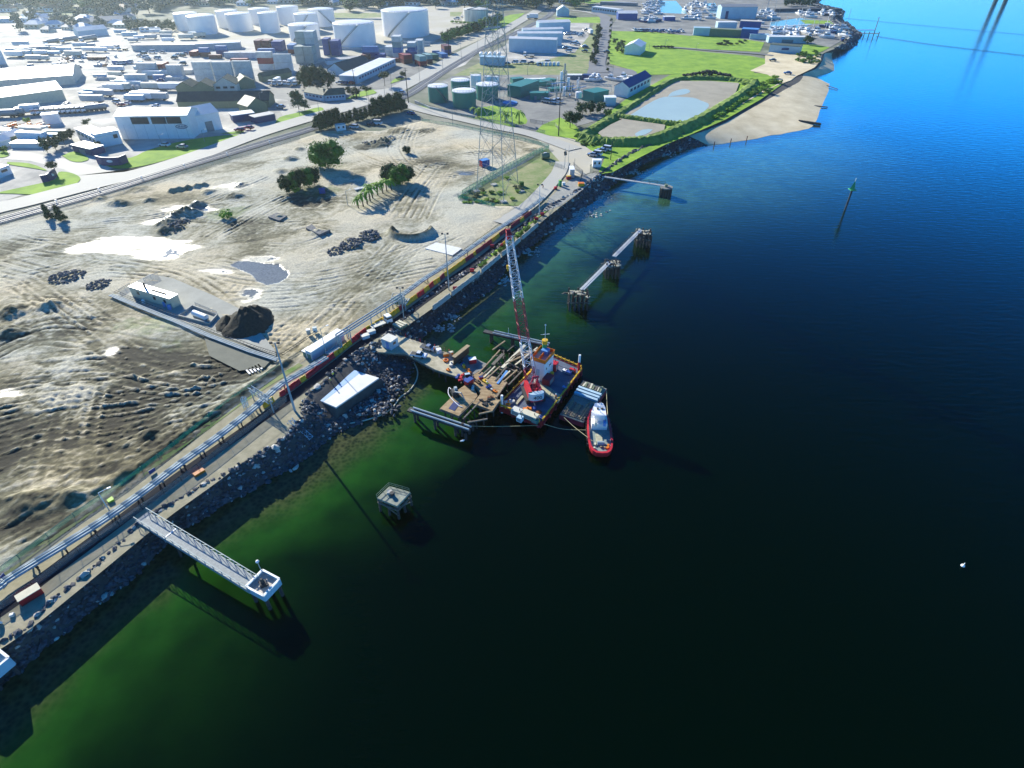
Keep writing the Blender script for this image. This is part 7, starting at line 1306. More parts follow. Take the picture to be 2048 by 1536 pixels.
bldg('villa', 'grey hipped office with white window frames at the road junction, left one', 'office', (610, 196), (648, 203), 9, 12, 'paleblue', 'roofgreen', 'gable', .25, win=5, wm='deepblue'); bldg('villa', 'grey hipped office with white window frames at the road junction, right one', 'office', (652, 203), (692, 200), 9, 12, 'paleblue', 'roofgreen', 'gable', .25, win=6, wm='deepblue')
bldg('shed', 'open blue fronted carport right of the white annex', 'carport', (468, 246), (512, 240), 7, 14, 'deepblue', 'roofwhite', 'flat'); bldg('shed', 'blue fronted shop with a white sign by the grass verge and railway', 'shop', (512, 248), (552, 240), 6, 12, 'deepblue', 'roofgrey', 'flat')
bldg('office_building', 'white and blue office cut by the left edge below the junction', 'office', (-40, 372), (26, 347), 9, 16, 'white', 'skyblue', 'flat', win=3); bldg('tin_shed', 'small pale tin shed among the sheds at the far left', 'shed', (0, 298), (26, 290), 6, 12, 'paleblue', 'roofwhite', 'gable', .25); bldg('tin_shed', 'second small tin shed with a green end at the far left', 'shed', (22, 288), (52, 277), 6, 12, 'wallgreen', 'roofwhite', 'gable', .25); bldg('white_box', 'white square portable building among the orange machines', 'cabin', (90, 250), (122, 247), 4, 19, 'white', 'white', 'flat')
bldg('open_shed', 'long white flat canopy beside the dark hedge at the left', 'canopy', (24, 296), (86, 296), 10, 9, 'roofwhite', 'roofwhite', 'flat')
# blue warehouses and other buildings to the right of the rail
for k, (a, b, hp, d_, lab) in enumerate((((1018, 104), (1112, 107), 27, 8, 'nearest'), ((1035, 92), (1123, 92), 25, 8, 'second'), ((1046, 82), (1126, 80), 22, 8, 'third'), ((1078, 66), (1140, 64), 20, 12, 'farthest'))): bldg('blue_warehouse', lab + ' of the four pale blue stepped warehouses, counted from the camera', 'warehouse', a, b, d_, hp, 'wallblue', 'roofwhite', 'gable', .1)
bldg('blue_warehouse', 'pale blue gabled shed alone beside the far rail curve', 'shed', (1114, 33), (1138, 33), 14, 12, 'wallblue', 'roofwhite', 'gable', .3, ridge='x')
bldg('white_hall', 'white gabled hall casting a long shadow in the green field', 'hall', (1248, 109), (1280, 111), 22, 16, 'white', 'roofwhite', 'gable', .2, ridge='x'); bldg('blue_house', 'white walled house with a bright navy roof beside the pond bund', 'house', (1256, 196), (1300, 172), 9, 20, 'white', 'roofblue', 'gable', .3, win=6, wm='deepblue')
bldg('green_building', 'green flat roofed plant building with a slanted roof', 'plant building', (1041, 197), (1078, 183), 9, 22, 'tankgreen', 'teal', 'flat'); bldg('green_building', 'low green lean-to with open blue bays joined to the plant building', 'plant building', (1060, 200), (1096, 200), 5, 13, 'tankgreen', 'teal', 'flat', door=2); bldg('green_building', 'green roofed container store beside the navy roofed house', 'store', (1187, 207), (1216, 201), 9, 20, 'tankgreen', 'teal', 'flat'); bldg('green_building', 'green canopy over pipework in the middle of the plant', 'canopy', (1100, 184), (1134, 182), 5, 5, 'teal', 'teal', 'flat'); bldg('green_building', 'dark green shed behind the pipework of the plant', 'plant building', (1080, 175), (1112, 168), 6, 9, 'tankgreen', 'tankgreen', 'flat'); bldg('green_building', 'green office behind the slanted roof plant building', 'plant building', (1026, 168), (1048, 166), 5, 9, 'tankgreen', 'teal', 'flat')
bldg('dark_shed', 'navy container office behind the plant beside the parked boats', 'office', (1164, 160), (1184, 162), 4, 10, 'deepblue', 'deepblue', 'flat'); bldg('canopy', 'white topped long canopy behind the plant pipes', 'canopy', (1048, 166), (1092, 164), 3, 6, 'grey', 'white', 'flat'); bldg('canopy', 'white roofed shelter beside the navy container office', 'canopy', (1134, 158), (1164, 158), 4, 7, 'grey', 'roofwhite', 'flat')
bldg('teal_frame_shed', 'white walled open box with teal shade beside the navy roofed house', 'shed', (1209, 212), (1231, 212), 5, 16, 'wallblue', 'white', 'flat')
bldg('depot', 'pale blue tanker depot with tanks stacked on top, beside the pylon', 'depot', (960, 130), (1008, 132), 6, 16, 'wallblue', 'paleblue', 'flat'); 
for k in range(5): q = G(962 + k * 9, 124); one('round_tank', 'pale horizontal tank on the roof line of the depot beside the pylon', 'tank', MB().cyl(q + Vector((0, 0, 4.6)), q + Vector((0, 6, 4.6)), 1.3, n=12), M['tank'], 'pale horizontal tanks at the depot')
for k in range(6): q = G(1076 + k * 8, 131); one('ibc_tank', 'white cube tank in the row on the bare ground behind the plant', 'tank', MB().box(q + Vector((0, 0, 1.1)), (2.0, 2.0, 2.2)).cyl(q + Vector((0, 0, 2.2)), q + Vector((0, 0, 2.5)), .3, n=8), M['tank'], 'white cube tanks behind the plant')
# plant pipework
t = thing('plant_pipework', 'tangle of pipes, racks and vessels in the middle of the green plant', 'pipework', tuple(G(1120, 190)))
for k in range(34):
 px, py = random.uniform(1086, 1160), random.uniform(172, 200); q = G(px, py); h = random.uniform(2, 6); ob('riser', MB().cyl(q, q + Vector((0, 0, h)), random.choice((.12, .2, .35)), n=6), M[random.choice(('galv', 'teal', 'white', 'steel'))], t)
for k in range(16):
 q = G(random.uniform(1090, 1150), random.uniform(172, 200)); z_ = random.uniform(2, 5); ob('pipe_run', MB().beam(q + Vector((0, 0, z_)), q + Vector((random.choice((-9, 9, 0)), random.choice((-4, 4, 8)), z_)), .3), M[random.choice(('galv', 'teal', 'skyblue'))], t)
for k, (px, py) in enumerate(((1128, 192), (1136, 180), (1122, 176))): q = G(px, py); ob('vessel', MB().cyl(q, q + Vector((0, 0, 5 + 2 * k)), .9, n=12), M['tank'], t)
a = G(1128, 175); t = thing('stack_tower', 'lattice chimney tower rising from the plant pipework', 'tower', tuple(a)); ob('tower', lattice(a, a + Vector((0, 0, HT(1128, 175, 34))), 3.2, 2.6, 6, .14, .1, up=Vector((1, 0, 0))), M['galv'], t); ob('stack', MB().cyl(a, a + Vector((0, 0, HT(1128, 175, 48))), .5, n=8), M['steel'], t)
q = G(1157, 196); one('white_tank', 'short white tank in front of the plant pipework', 'tank', MB().cyl(q, q + Vector((0, 0, 3.2)), 1.9, n=16).dome(q + Vector((0, 0, 3.2)), 1.9, .3, n=16, k=3), M['tank'], loc=q)
t = thing('pipe_bridge', 'pale blue pipe bridge between the plant and the navy roofed house', 'pipe bridge', tuple(G(1165, 178))); a, b = G(1160, 182) + Vector((0, 0, 4)), G(1222, 184) + Vector((0, 0, 3.4)); ob('truss', lattice(a, b, .9, .9, 9, .1, .07), M['pipe'], t); 
for s_ in (0, .5, 1): q = a.lerp(b, s_); ob('leg', MB().beam((q.x, q.y, LAND), q, .25), M['pipe'], t)
one('water_basin', 'blue shaded round basin on the plant forecourt behind the pylon', 'basin', MB().cyl(G(1020, 206), G(1020, 206) + Vector((0, 0, .5)), 4.2, n=20), M['skyblue'])
# marina sheds
bldg('boat_shed', 'tall pale blue boat shed with an open dark door at the marina', 'boat shed', (1440, 38), (1511, 38), 16, 24, 'wallblue', 'roofgrey', 'gable', .1, door=0); q = G(1452, 38); one('door_opening', 'tall dark doorway leaf of the pale blue boat shed', 'door', MB().beam(q + Vector((-1.4, -.3, 3.6)), q + Vector((1.4, -.3, 3.6)), .2, 7), M['deepblue'])
bldg('marina_shed', 'pale teal shed end at the left of the marina fence line', 'shed', (1386, 71), (1418, 72), 8, 15, 'wallblue', 'wallblue', 'flat'); bldg('marina_shed', 'olive green long shed in the marina fence line', 'shed', (1418, 72), (1480, 75), 8, 14, 'wallgreen', 'wallgreen', 'flat'); bldg('marina_shed', 'deep blue shed in the marina fence line', 'shed', (1480, 76), (1512, 78), 10, 18, 'blue', 'skyblue', 'flat'); bldg('marina_shed', 'low pale shed at the right end of the marina fence line', 'shed', (1499, 79), (1536, 80), 6, 10, 'wallblue', 'paleblue', 'flat'); bldg('marina_shed', 'teal block behind the olive long shed', 'shed', (1434, 60), (1472, 60), 8, 15, 'wallblue', 'roofwhite', 'flat'); bldg('marina_shed', 'pink roofed block with blue wall behind the deep blue shed', 'shed', (1478, 56), (1520, 58), 9, 14, 'blue', 'roofpink', 'flat')
bldg('blue_shed', 'white roofed blue shed beside the dead end road', 'shed', (1236, 40), (1274, 40), 14, 13, 'blue', 'roofwhite', 'gable', .12); bldg('blue_shed', 'long white office with many windows at the head of the dead end road', 'office', (1183, 24), (1235, 31), 8, 11, 'wallblue', 'roofwhite', 'flat', win=10); bldg('blue_shed', 'far blue grey flat roofed row behind the long white office', 'building', (1200, 10), (1273, 13), 8, 6, 'grey', 'roofgrey', 'flat'); bldg('work_shed', 'low white roofed shed with blue wall among the hauled out boats', 'shed', (1328, 42), (1350, 42), 8, 8, 'blue', 'roofwhite', 'flat')
bldg('club_house', 'pale flat roofed clubhouse with a dark sign panel by the beach', 'clubhouse', (1537, 104), (1598, 109), 9, 15, 'paleblue', 'roofgreen', 'flat'); q = G(1568, 107); one('name_board', 'dark rectangular sign panel on the front of the clubhouse', 'sign', MB().beam(q + Vector((-2.8, -.35, HT(1568, 107, 9))), q + Vector((2.8, -.35, HT(1568, 107, 9))), .12, 1.3), M['deepblue']); bldg('boat_store', 'pale low store with a dark opening behind the clubhouse', 'store', (1536, 86), (1612, 87), 8, 12, 'paleblue', 'roofwhite', 'flat', door=1)
# containers
def proto_container(m_, L_=6.06, W_=2.44, H_=2.6):
 t = thing('shipping_container', 'x', 'container'); mb = MB().box((0, 0, H_ / 2), (L_, W_, H_)); ob('body', mb, m_, t)
 fr = MB()
 for x_ in (-L_ / 2, L_ / 2):
  for y_ in (-W_ / 2, W_ / 2): fr.beam((x_, y_, 0), (x_, y_, H_), .16)
  fr.beam((x_, -W_ / 2, H_), (x_, W_ / 2, H_), .14); fr.beam((x_, -W_ / 2, .07), (x_, W_ / 2, .07), .14)
 for y_ in (-W_ / 2, W_ / 2): fr.beam((-L_ / 2, y_, H_), (L_ / 2, y_, H_), .12); fr.beam((-L_ / 2, y_, .06), (L_ / 2, y_, .06), .12)
 ob('frame', fr, m_, t)
 for sg in (-1, 1): ob('door', MB().box((L_ / 2 + .02, sg * .6, H_ / 2), (.05, 1.1, H_ * .88)), m_, t)
 return t
def cmat(n, c): return mk('container_' + n, c, .55, var=.2, scale=.4, band=('X', 1.6, .35))
CM = {'white': cmat('white', (.7, .72, .7)), 'grey': cmat('grey', (.36, .43, .4)), 'blue': cmat('blue', (.015, .05, .26)), 'sky': cmat('sky', (.06, .22, .5)), 'red': cmat('red', (.3, .03, .04)), 'rust': cmat('rust', (.17, .04, .04)), 'green': cmat('green', (.03, .16, .1)), 'teal': cmat('teal', (.2, .38, .38)), 'orange': cmat('orange', (.55, .14, .02))}
PCN = {k: proto_container(m_) for k, m_ in CM.items()}
PCL = {k: proto_container(m_, 12.2) for k, m_ in CM.items() if k in ('white', 'grey', 'blue', 'sky', 'red', 'rust')}
COLN = dict(white='white', grey='pale grey', blue='navy blue', sky='mid blue', red='red', rust='dark red', green='green', teal='pale teal', orange='orange')
LEV = {1: [''], 2: ['lower ', 'upper '], 3: ['lowest ', 'middle ', 'topmost '], 4: ['lowest ', 'second lowest ', 'third lowest ', 'topmost ']}
def stack(px, py, wpx, hpx, cols, ang, where, side='long', long=False):
 """px,py: foot of the near face centre; wpx, hpx: pixel size of one near face"""
 q = G(px, py); mm = MPP(px, py); w_ = wpx * mm * .95; hh = HT(px, py, hpx * len(cols)) / len(cols); base = 12.2 if long else 6.06
 for k, col in enumerate(cols):
  pr = (PCL if long else PCN)[col]; sc = w_ / (base if side == 'long' else 2.44); dd = (2.44 if side == 'long' else base) * (min(sc, 1.6)); d = Vector((q.x, q.y, 0)).normalized(); c = q + d * dd / 2
  s3 = (sc, min(sc, 1.6), hh / 2.6 * .95) if side == 'long' else (min(sc, 1.6), sc, hh / 2.6 * .95); n = len(cols)
  lab = LEV[n][k] + COLN[col] + ' container ' + ('of the stack ' if n > 1 else '') + where; dup(pr, (c.x, c.y, LAND + .12 + k * hh), R(ang if side == 'long' else ang - 90), lab, None, s3)
STK = [(414, 166, 38, 14, ['white'] * 3, 0, 'in the left column of the three wide white stacks', 'long'), (453, 166, 38, 14, ['white'] * 3, 0, 'in the middle column of the three wide white stacks', 'long'), (492, 164, 38, 14, ['white'] * 3, 0, 'in the right column of the three wide white stacks', 'long'),
(606, 127, 17, 17, ['grey', 'grey'], 0, 'left front of the tall pale stacks', 'end'), (624, 127, 17, 17, ['grey', 'grey'], 0, 'right front of the tall pale stacks', 'end'), (612, 119, 17, 14, ['grey'] * 4, 0, 'left rear of the tall pale stacks', 'end'), (630, 119, 18, 14, ['white'] * 4, 0, 'right rear of the tall pale stacks', 'end'),
(570, 142, 36, 17, ['white', 'white'], 0, 'behind the parked white trucks', 'long'), (536, 140, 30, 12, ['white', 'red', 'white'], 0, 'left of the truck yard', 'long'), (536, 116, 32, 9, ['grey', 'sky'], 0, 'behind the red and white one', 'long'),
(522, 101, 12, 10, ['rust', 'rust'], 0, 'left of the blue lettered stack', 'end'), (538, 101, 16, 10, ['rust', 'rust'], 0, 'beside the blue lettered stack', 'end'), (560, 103, 20, 10, ['blue', 'blue'], 0, 'below the narrow white tank', 'end'), (588, 108, 14, 9, ['rust', 'sky'], 0, 'just left of the tall pale stacks', 'end'),
(658, 111, 12, 11, ['blue'] * 3, 0, 'left of the four high blue stack', 'end'), (675, 112, 16, 7.5, ['blue'] * 4, 0, 'in front of the wide white tank', 'end'), (743, 117, 32, 12, ['blue', 'sky'], 0, 'at the left end of the right hand yard', 'long'), (734, 120, 16, 10, ['rust'], 0, 'under the left end of the right hand yard', 'end'), (762, 119, 18, 9, ['blue'], 0, 'between the blue pair and the white pair', 'end'),
(781, 112, 15, 9, ['white', 'white'], 0, 'left of the tallest mixed stack', 'end'), (798, 117, 17, 11, ['white', 'sky', 'grey', 'white'], 0, 'with a blue one inside', 'end'), (826, 113, 16, 9, ['white', 'sky', 'white'], 0, 'with a bright blue middle', 'end'), (841, 108, 14, 9, ['white'] * 3, 0, 'right of the one with a bright blue middle', 'end'), (795, 124, 22, 7, ['rust'], 0, 'in the front row under the tall mixed stack', 'long'),
(812, 128, 18, 9, ['rust', 'red'], 30, 'at the front near the road', 'end'), (824, 122, 14, 9, ['blue', 'blue'], 30, 'just behind the front red pair', 'end'), (842, 133, 14, 10, ['red', 'teal'], 30, 'nearest the road', 'end'), (855, 128, 12, 9, ['rust', 'teal'], 30, 'second from the road end', 'end'), (866, 120, 14, 10, ['green'], 30, 'by the road', 'end'), (872, 108, 15, 6, ['sky'], 0, 'at the back near the bund wall', 'long'), (884, 116, 14, 8, ['sky'], 30, 'beside the green one', 'end'), (893, 108, 14, 8, ['blue', 'rust'], 20, 'by the dark power pole', 'end'),
(393, 113, 14, 10, ['red'], 0, 'left end of the upper left row', 'end'), (412, 114, 20, 9, ['rust', 'sky'], 0, 'in the upper left row', 'long'), (446, 110, 22, 9, ['blue', 'sky'], 0, 'at the right of the upper left row', 'long'), (432, 118, 24, 8, ['rust'], 0, 'in front of the upper left row', 'long'),
(470, 116, 40, 11, ['white'], 0, 'alone above the wide white stacks, left one', 'long'), (505, 118, 44, 13, ['white'], 0, 'alone above the wide white stacks, right one', 'long'), (480, 123, 34, 5, ['red'], 0, 'low behind the wide white stacks', 'long'),
(278, 173, 44, 12, ['white', 'white'], 0, 'left of the row of white tarps', 'long'), (300, 152, 40, 13, ['white', 'white'], 0, 'behind the white pair, farther off', 'long'), (320, 160, 22, 10, ['sky'], 0, 'between the white pair and the red block', 'long'), (328, 150, 20, 11, ['orange', 'red'], 0, 'near the middle of the left yard', 'end'), (355, 154, 30, 12, ['white', 'white'], 0, 'just left of the wide white stacks', 'long'), (375, 148, 26, 8, ['white'], 0, 'with dark round openings beside it', 'long'), (350, 160, 34, 6, ['white'], 0, 'low behind the tarps', 'long'),
(195, 120, 36, 6, ['rust'], 0, 'in the scrap row at the left', 'long'), (150, 112, 46, 5, ['white'], 0, 'long and low in the pale yard at the left', 'long'), (245, 128, 34, 7, ['sky'], 0, 'at the right of the scrap row', 'long'), (215, 160, 34, 6, ['white'], 0, 'beside the purple heap', 'long'), (675, 150, 30, 9, ['white'], 20, 'by the big dark trees', 'long'), (705, 140, 20, 8, ['red'], 20, 'by the dark roofed store', 'long')]
for (px, py, wp, hp, cols, ang, where, side) in STK: stack(px, py, wp, hp, cols, ang, where, side, long=(side == 'long' and wp > 34))
for p_ in list(PCN.values()) + list(PCL.values()): purge(p_)
# rows in the truck yards
def rowput(proto, a, b, n, ang, label, group, cat=None, sc=1.0, jit=2, z=LAND + .2, protos=None):
 for k in range(n):
  s_ = (k + .5) / n; px, py = a[0] + (b[0] - a[0]) * s_, a[1] + (b[1] - a[1]) * s_; put(protos[k % len(protos)] if protos else proto, px, py, ang + random.uniform(-jit, jit), label, cat, group, z, sc)
rowput(T_box, (540, 168), (598, 170), 6, 175, 'white truck in the nose-out row in front of the white containers', 'white trucks before the white containers', sc=1.0, protos=[T_flat, T_box, T_flat])
rowput(T_tank, (85, 228), (195, 222), 11, 125, 'silver road tanker in the slanting row left of the emblem warehouse', 'silver road tankers', sc=1.1); rowput(T_tank, (2, 236), (30, 232), 2, 100, 'silver road tanker at the left edge beside the huge shed', 'tankers at the left edge', sc=1.2); put(T_box, 60, 228, 110, 'white box truck at the left end of the slanting tanker row', 'truck', z=LAND + .2, sc=1.3)
for k in range(13):
 q = G(200 + k * 12.2, 184 - k * .6); one('covered_load', 'pale tarpaulin covered load in the long row left of the green workshops', 'covered load', MB().cyl(q + Vector((0, 0, 1.1)), q + Vector((1.5, 6, 1.1)), 1.7, n=8), M['lightgrey'], 'tarpaulin covered loads in the long row')
rowput(T_tank, (62, 108), (96, 106), 1, 95, 'pale tanker trailer by the bushes at the upper left', 'x', sc=1.6); put(T_tank, 105, 88, 160, 'dark tanker parked alone on the white yard at the left', 'truck', z=LAND + .2, sc=1.2); put(T_tank, 140, 84, 150, 'green tinted tanker in the middle of the white yard', 'truck', z=LAND + .2, sc=1.3); put(T_tank, 178, 82, 150, 'right hand tanker on the white yard', 'truck', z=LAND + .2, sc=1.3); put(T_flat, 245, 100, 85, 'white truck at the left end of the long low store', 'truck', z=LAND + .2, sc=1.3)
for k in range(10):
 q = G(10 + k * 9.5, 258 - (k % 3) * 3); one('machine', 'orange farm machine in the row beside the white portable building', 'machine', MB().box(q + Vector((0, 0, .9)), (2.6, 1.6, 1.0), random.uniform(-.4, .4)).beam(q + Vector((-1.6, 0, 1.2)), q + Vector((1.8, .5, 2.2)), .35), M['orange' if k % 4 else 'offwhite'], 'orange machines in a row')
for k in range(34):
 px = random.uniform(120, 235); py = random.uniform(110, 138); q = G(px, py); one('scrap_item', 'dark scrap item in the long scrap rows of the left yard', 'scrap', MB().box(q + Vector((0, 0, .7)), (random.uniform(1, 5), random.uniform(1, 2), random.uniform(.6, 1.8)), random.uniform(-.3, .3)).box(q + Vector((.6, .3, 1.7)), (.9, .7, .6), .5), M[random.choice(('dark', 'rust', 'lightgrey', 'paleblue', 'offwhite', 'deepblue'))], 'scrap items in the left yard')
for k in range(26):
 px = random.uniform(230, 372); py = random.uniform(103, 130) if k < 16 else random.uniform(160, 180); put(random.choice([PC['white'], PC['silver'], PV['white'], PV['dark'], PC['blue']]), px, py, random.uniform(60, 120), 'small car or van parked loosely in the middle of the left yards', 'car', 'vehicles scattered in the left yards', z=LAND + .2, sc=1.2)
for k in range(18): put(random.choice([PC['white'], PC['silver'], PV['white'], PC['red']]), random.uniform(130, 340) if k < 10 else random.uniform(20, 200), random.uniform(196, 214) if k < 10 else random.uniform(132, 160), random.uniform(60, 120), 'car parked around the huge white roofed sheds', 'car', 'cars around the huge sheds', z=LAND + .2, sc=1.1)
for (px, py, k_, lab) in ((562, 216, 'silver', 'silver car standing alone in the pale yard left of the junction trees'), (480, 262, 'red', 'red car at the right foot of the white annex'), (498, 258, 'red', 'second red car further right of the white annex'), (330, 292, 'white', 'white car behind the hedge in front of the emblem warehouse'), (365, 296, 'silver', 'silver car near the shadow line in front of the emblem warehouse'), (690, 168, 'blue', 'blue car in front of the arched window office'), (702, 168, 'red', 'red car beside the blue one at the arched window office'), (680, 167, 'white', 'white car beside the blue one at the arched window office'), (800, 158, 'dark', 'dark car under the round tree by the junction'), (802, 187, 'silver', 'silver car driving on the long road by the junction'), (1213, 105, 'dark', 'dark car parked halfway along the dead end road'), (1575, 148, 'blue', 'blue car parked on the sand above the beach'), (1178, 60, 'white', 'white car by the warehouses near the dead end road'), (1545, 122, 'dark', 'dark car by the track near the beach')): put(PC[k_], px, py, 75, lab, 'car', z=LAND + .45, sc=1.2)
for k, (px, py, a) in enumerate(((1092, 205, 60), (1108, 206, 50), (1116, 204, 50))): put(PU_['white'] if k else PV['silver'], px, py, a, ('left', 'middle', 'right')[k] + ' one of three vehicles parked before the green lean-to', 'car', 'vehicles before the green lean-to', z=LAND + .25, sc=1.25)
for k in range(16): put(random.choice([PC['white'], PC['silver'], PV['white'], PC['dark']]), 1120 + random.uniform(5, 60), 60 + random.uniform(0, 50), random.uniform(50, 120), 'vehicle parked in the yard right of the pale blue warehouses', 'car', 'vehicles in the warehouse yard', z=LAND + .4, sc=1.2)
for k in range(9): put(random.choice([PC['silver'], PC['dark'], PV['white']]), 966 + k * 16, 128 + random.uniform(-3, 3), 80, 'vehicle parked along the bare ground behind the plant', 'car', 'vehicles behind the plant', z=LAND + .4, sc=1.15)
for k in range(24): put(random.choice([PC['white'], PC['silver'], PV['white'], PC['blue']]), 1268 + k * 4.2, 63 + random.uniform(-2, 3), random.uniform(0, 30), 'small vehicle or boat trailer in the row along the top of the green field', 'car', 'vehicles along the top of the green field', z=LAND + .4, sc=1.25)
put(T_flat, 1058, 114, 85, 'dark flatbed truck below the nearest pale blue warehouse', 'truck', z=LAND + .4, sc=1.2); put(T_box, 1180, 68, 10, 'white truck parked beside the verge of the dead end road', 'truck', z=LAND + .4, sc=1.1); put(T_box, 1065, 38, 70, 'truck driving where the long road crosses the railway at the top', 'truck', z=LAND + .4, sc=1.3)
def proto_trailer(k):
 t = thing('semi_trailer', 'x', 'trailer'); ob('box', MB().box((0, 0, 2.4), (2.5, 12, 2.7)), M[k], t); ob('chassis', MB().box((0, 0, .85), (1.4, 11.6, .3)), M['dark'], t); ob('wheel', MB().cyl((-1.2, -4, .5), (1.2, -4, .5), .5, n=8), M['tyre'], t); return t
TRS = [proto_trailer(k) for k in ('white', 'paleblue', 'offwhite', 'lightgrey')]
for (n, x0, x1, y0, y1, a, lab) in ((26, 20, 240, 92, 122, 88, 'pale box trailer in the bright upper left yard'), (22, 200, 350, 138, 182, 86, 'pale box trailer around the white containers of the left yard'), (14, 130, 330, 190, 206, 84, 'pale box trailer in the strip behind the emblem warehouse'), (12, 240, 400, 66, 84, 92, 'pale box trailer in the yard below the far white cabin'), (12, 0, 120, 262, 284, 84, 'pale box trailer by the orange machines and tin sheds')):
 for k in range(n): put(TRS[k % 4], random.uniform(x0, x1), random.uniform(y0, y1), a + random.uniform(-4, 4), lab, 'trailer', lab + 's', z=LAND + .3, sc=random.uniform(.7, 1.1))
for p_ in TRS: purge(p_)
# boats
def proto_boat(mast=False, fly=False, col='white'):
 t = thing('boat', 'x', 'boat'); ou_ = [(0, 4.6), (.7, 3.4), (1.15, 1.8), (1.3, 0), (1.25, -2.5), (1.05, -3.8)]; P = ou_ + [(-x, y) for x, y in ou_[:0:-1]]; n = len(P); mb = MB()
 for z_, k in ((0, .55), (.9, 1.0), (1.3, 1.04)): mb.v += [(x * k, y * (k * .3 + .7), z_) for x, y in P]
 for r_ in range(2):
  for i in range(n): j = (i + 1) % n; mb.f.append((r_ * n + j, r_ * n + i, (r_ + 1) * n + i, (r_ + 1) * n + j))
 mb.f.append(tuple(range(2 * n, 3 * n))[::-1]); mb.f.append(tuple(range(n))); ob('hull', mb, M[col], t)
 ob('cabin', MB().box((0, .3, 1.9), (1.7, 3.2, 1.2), taper=.82), M['white'], t); ob('window', MB().box((0, .35, 2.05), (1.66, 3.15, .45), taper=.93), M['glass'], t)
 if fly: ob('flybridge', MB().box((0, -.2, 2.8), (1.4, 1.8, .6), taper=.8), M['white'], t)
 if mast: ob('mast', MB().cyl((0, .6, 1.3), (0, .6, 13), .13, .08, n=5).beam((0, .6, 2.6), (0, -3.2, 2.7), .16).beam((-.8, .6, 7), (.8, .6, 7), .08), M['galv'], t)
 return t
B1, B2, B3, B4 = proto_boat(fly=True), proto_boat(mast=True), proto_boat(), proto_boat(col='deepblue')
def boats(n, xr, yr, label, group, protos, sc=(1.2, 1.7), z=LAND + .2):
 for k in range(n): put(random.choice(protos), random.uniform(*xr), random.uniform(*yr), random.uniform(0, 360), label, 'boat', group, z, random.uniform(*sc))
boats(24, (1288, 1322), (4, 30), 'white motor boat or yacht packed in the left part of the marina', 'boats in the left marina', [B1, B2, B3]); boats(26, (1366, 1436), (6, 40), 'white boat hauled out on the hardstand before the tall boat shed', 'boats on the hardstand', [B1, B2, B3, B1]); boats(12, (1282, 1320), (36, 46), 'boat in the shaded row below the left marina', 'boats in the shaded row', [B3, B4]); boats(12, (1518, 1560), (24, 50), 'boat right of the tall pale blue boat shed', 'boats right of the tall shed', [B1, B2, B3]); boats(14, (1590, 1668), (26, 36), 'boat moored along the far finger of the marina', 'boats at the far marina finger', [B1, B3, B2]); boats(24, (1536, 1620), (60, 76), 'white boat on the hardstand behind the clubhouse', 'boats behind the clubhouse', [B1, B1, B3, B2]); boats(16, (1625, 1690), (52, 82), 'boat on the seaward hardstand at the breakwater end', 'boats at the breakwater end', [B1, B3, B2, B4]); boats(10, (1180, 1260), (156, 162), 'small boat on a trailer behind the plant below the dead end road', 'boats on trailers behind the plant', [B3, B1], (.9, 1.2))
q = G(1560, 60); put(B4, 1672, 58, 100, 'red and white fishing boat at the breakwater end', 'boat', z=LAND + .2, sc=1.6)
# marina jetty with pier light
a, b = G(1700, 66, 2.5), G(1758, 67, 2.5); t = thing('marina_jetty', 'dark finger jetty sticking out from the breakwater into the pale water', 'jetty', tuple(a)); ob('deck', MB().beam(a, b, 3, .4).beam(G(1705, 60, 2.5), G(1748, 60, 2.5), 2, .4), M['grey'], t)
for k in range(7): q = a.lerp(b, k / 6); ob('pile', MB().cyl((q.x, q.y, -1), (q.x, q.y, 4), .4, n=6), M['dark'], t)
pole('jetty_mast', 'tall leaning mast at the tip of the marina jetty', 'mast', 1749, 64, 30, .35, 'grey', 'cross', z=1)
for k in range(5): q = G(1538 + k * 26, 52 + (k % 2) * 8); pole('yacht_mast', 'tall white mast standing among the marina boats', 'mast', 1538 + k * 28, 62 + (k % 2) * 8, 30 + (k % 3) * 8, .2, 'white', group='tall white masts of the marina')
wall('marina_pontoon', 'pale pontoon across the marina basin behind the clubhouse', [(1515, 52), (1560, 54), (1620, 50)], .6, 2.0, 'white', 'pontoon'); wall('breakwater', 'dark rock breakwater at the far end of the marina', [(1548, 22), (1600, 21), (1660, 21), (1684, 22)], 2.2, 5, 'rock', 'breakwater'); wall('breakwater', 'short dark rock spur below the far breakwater', [(1640, 30), (1665, 32), (1682, 34)], 1.8, 4, 'rock', 'breakwater')
# pond embankment
def ridge(name, label, pts, h, wb, wt, mat, k=5, closed=False):
 P = catmull(W(pts), k); m_ = MB(); n = len(P)
 for i, q in enumerate(P):
  t_ = (P[min(i + 1, n - 1)] - P[max(i - 1, 0)]); t_.z = 0; t_.normalize(); s_ = Vector((-t_.y, t_.x, 0)); j = random.uniform(-.25, .25)
  for o_, z_ in ((-wb / 2, -.1), (-(wt / 2 + wb / 2) / 2, h * .5 + j * .4), (-wt / 2, h + j * .5), (wt / 2, h + j * .5), ((wt / 2 + wb / 2) / 2, h * .5 + j * .3), (wb / 2, -.1)): v_ = q + s_ * o_; m_.v.append((v_.x + random.uniform(-.4, .4), v_.y + random.uniform(-.4, .4), LAND + z_ + .1 + (random.uniform(-.35, .35) if z_ > 0 else 0)))
 for i in range(n - 1):
  for r_ in range(5): m_.f.append((i * 6 + r_, i * 6 + r_ + 1, (i + 1) * 6 + r_ + 1, (i + 1) * 6 + r_))
 m_.f.append((0, 1, 2, 3, 4, 5)); m_.f.append(tuple((n - 1) * 6 + r_ for r_ in range(6))[::-1]); o = ob(name, m_, M[mat], smooth=False); o.data.update(); tag(o, kind='structure'); return o
K('bundgrass', (.07, .15, .015), .95, c2=(.27, .36, .07), scale=.3, bump=.4)
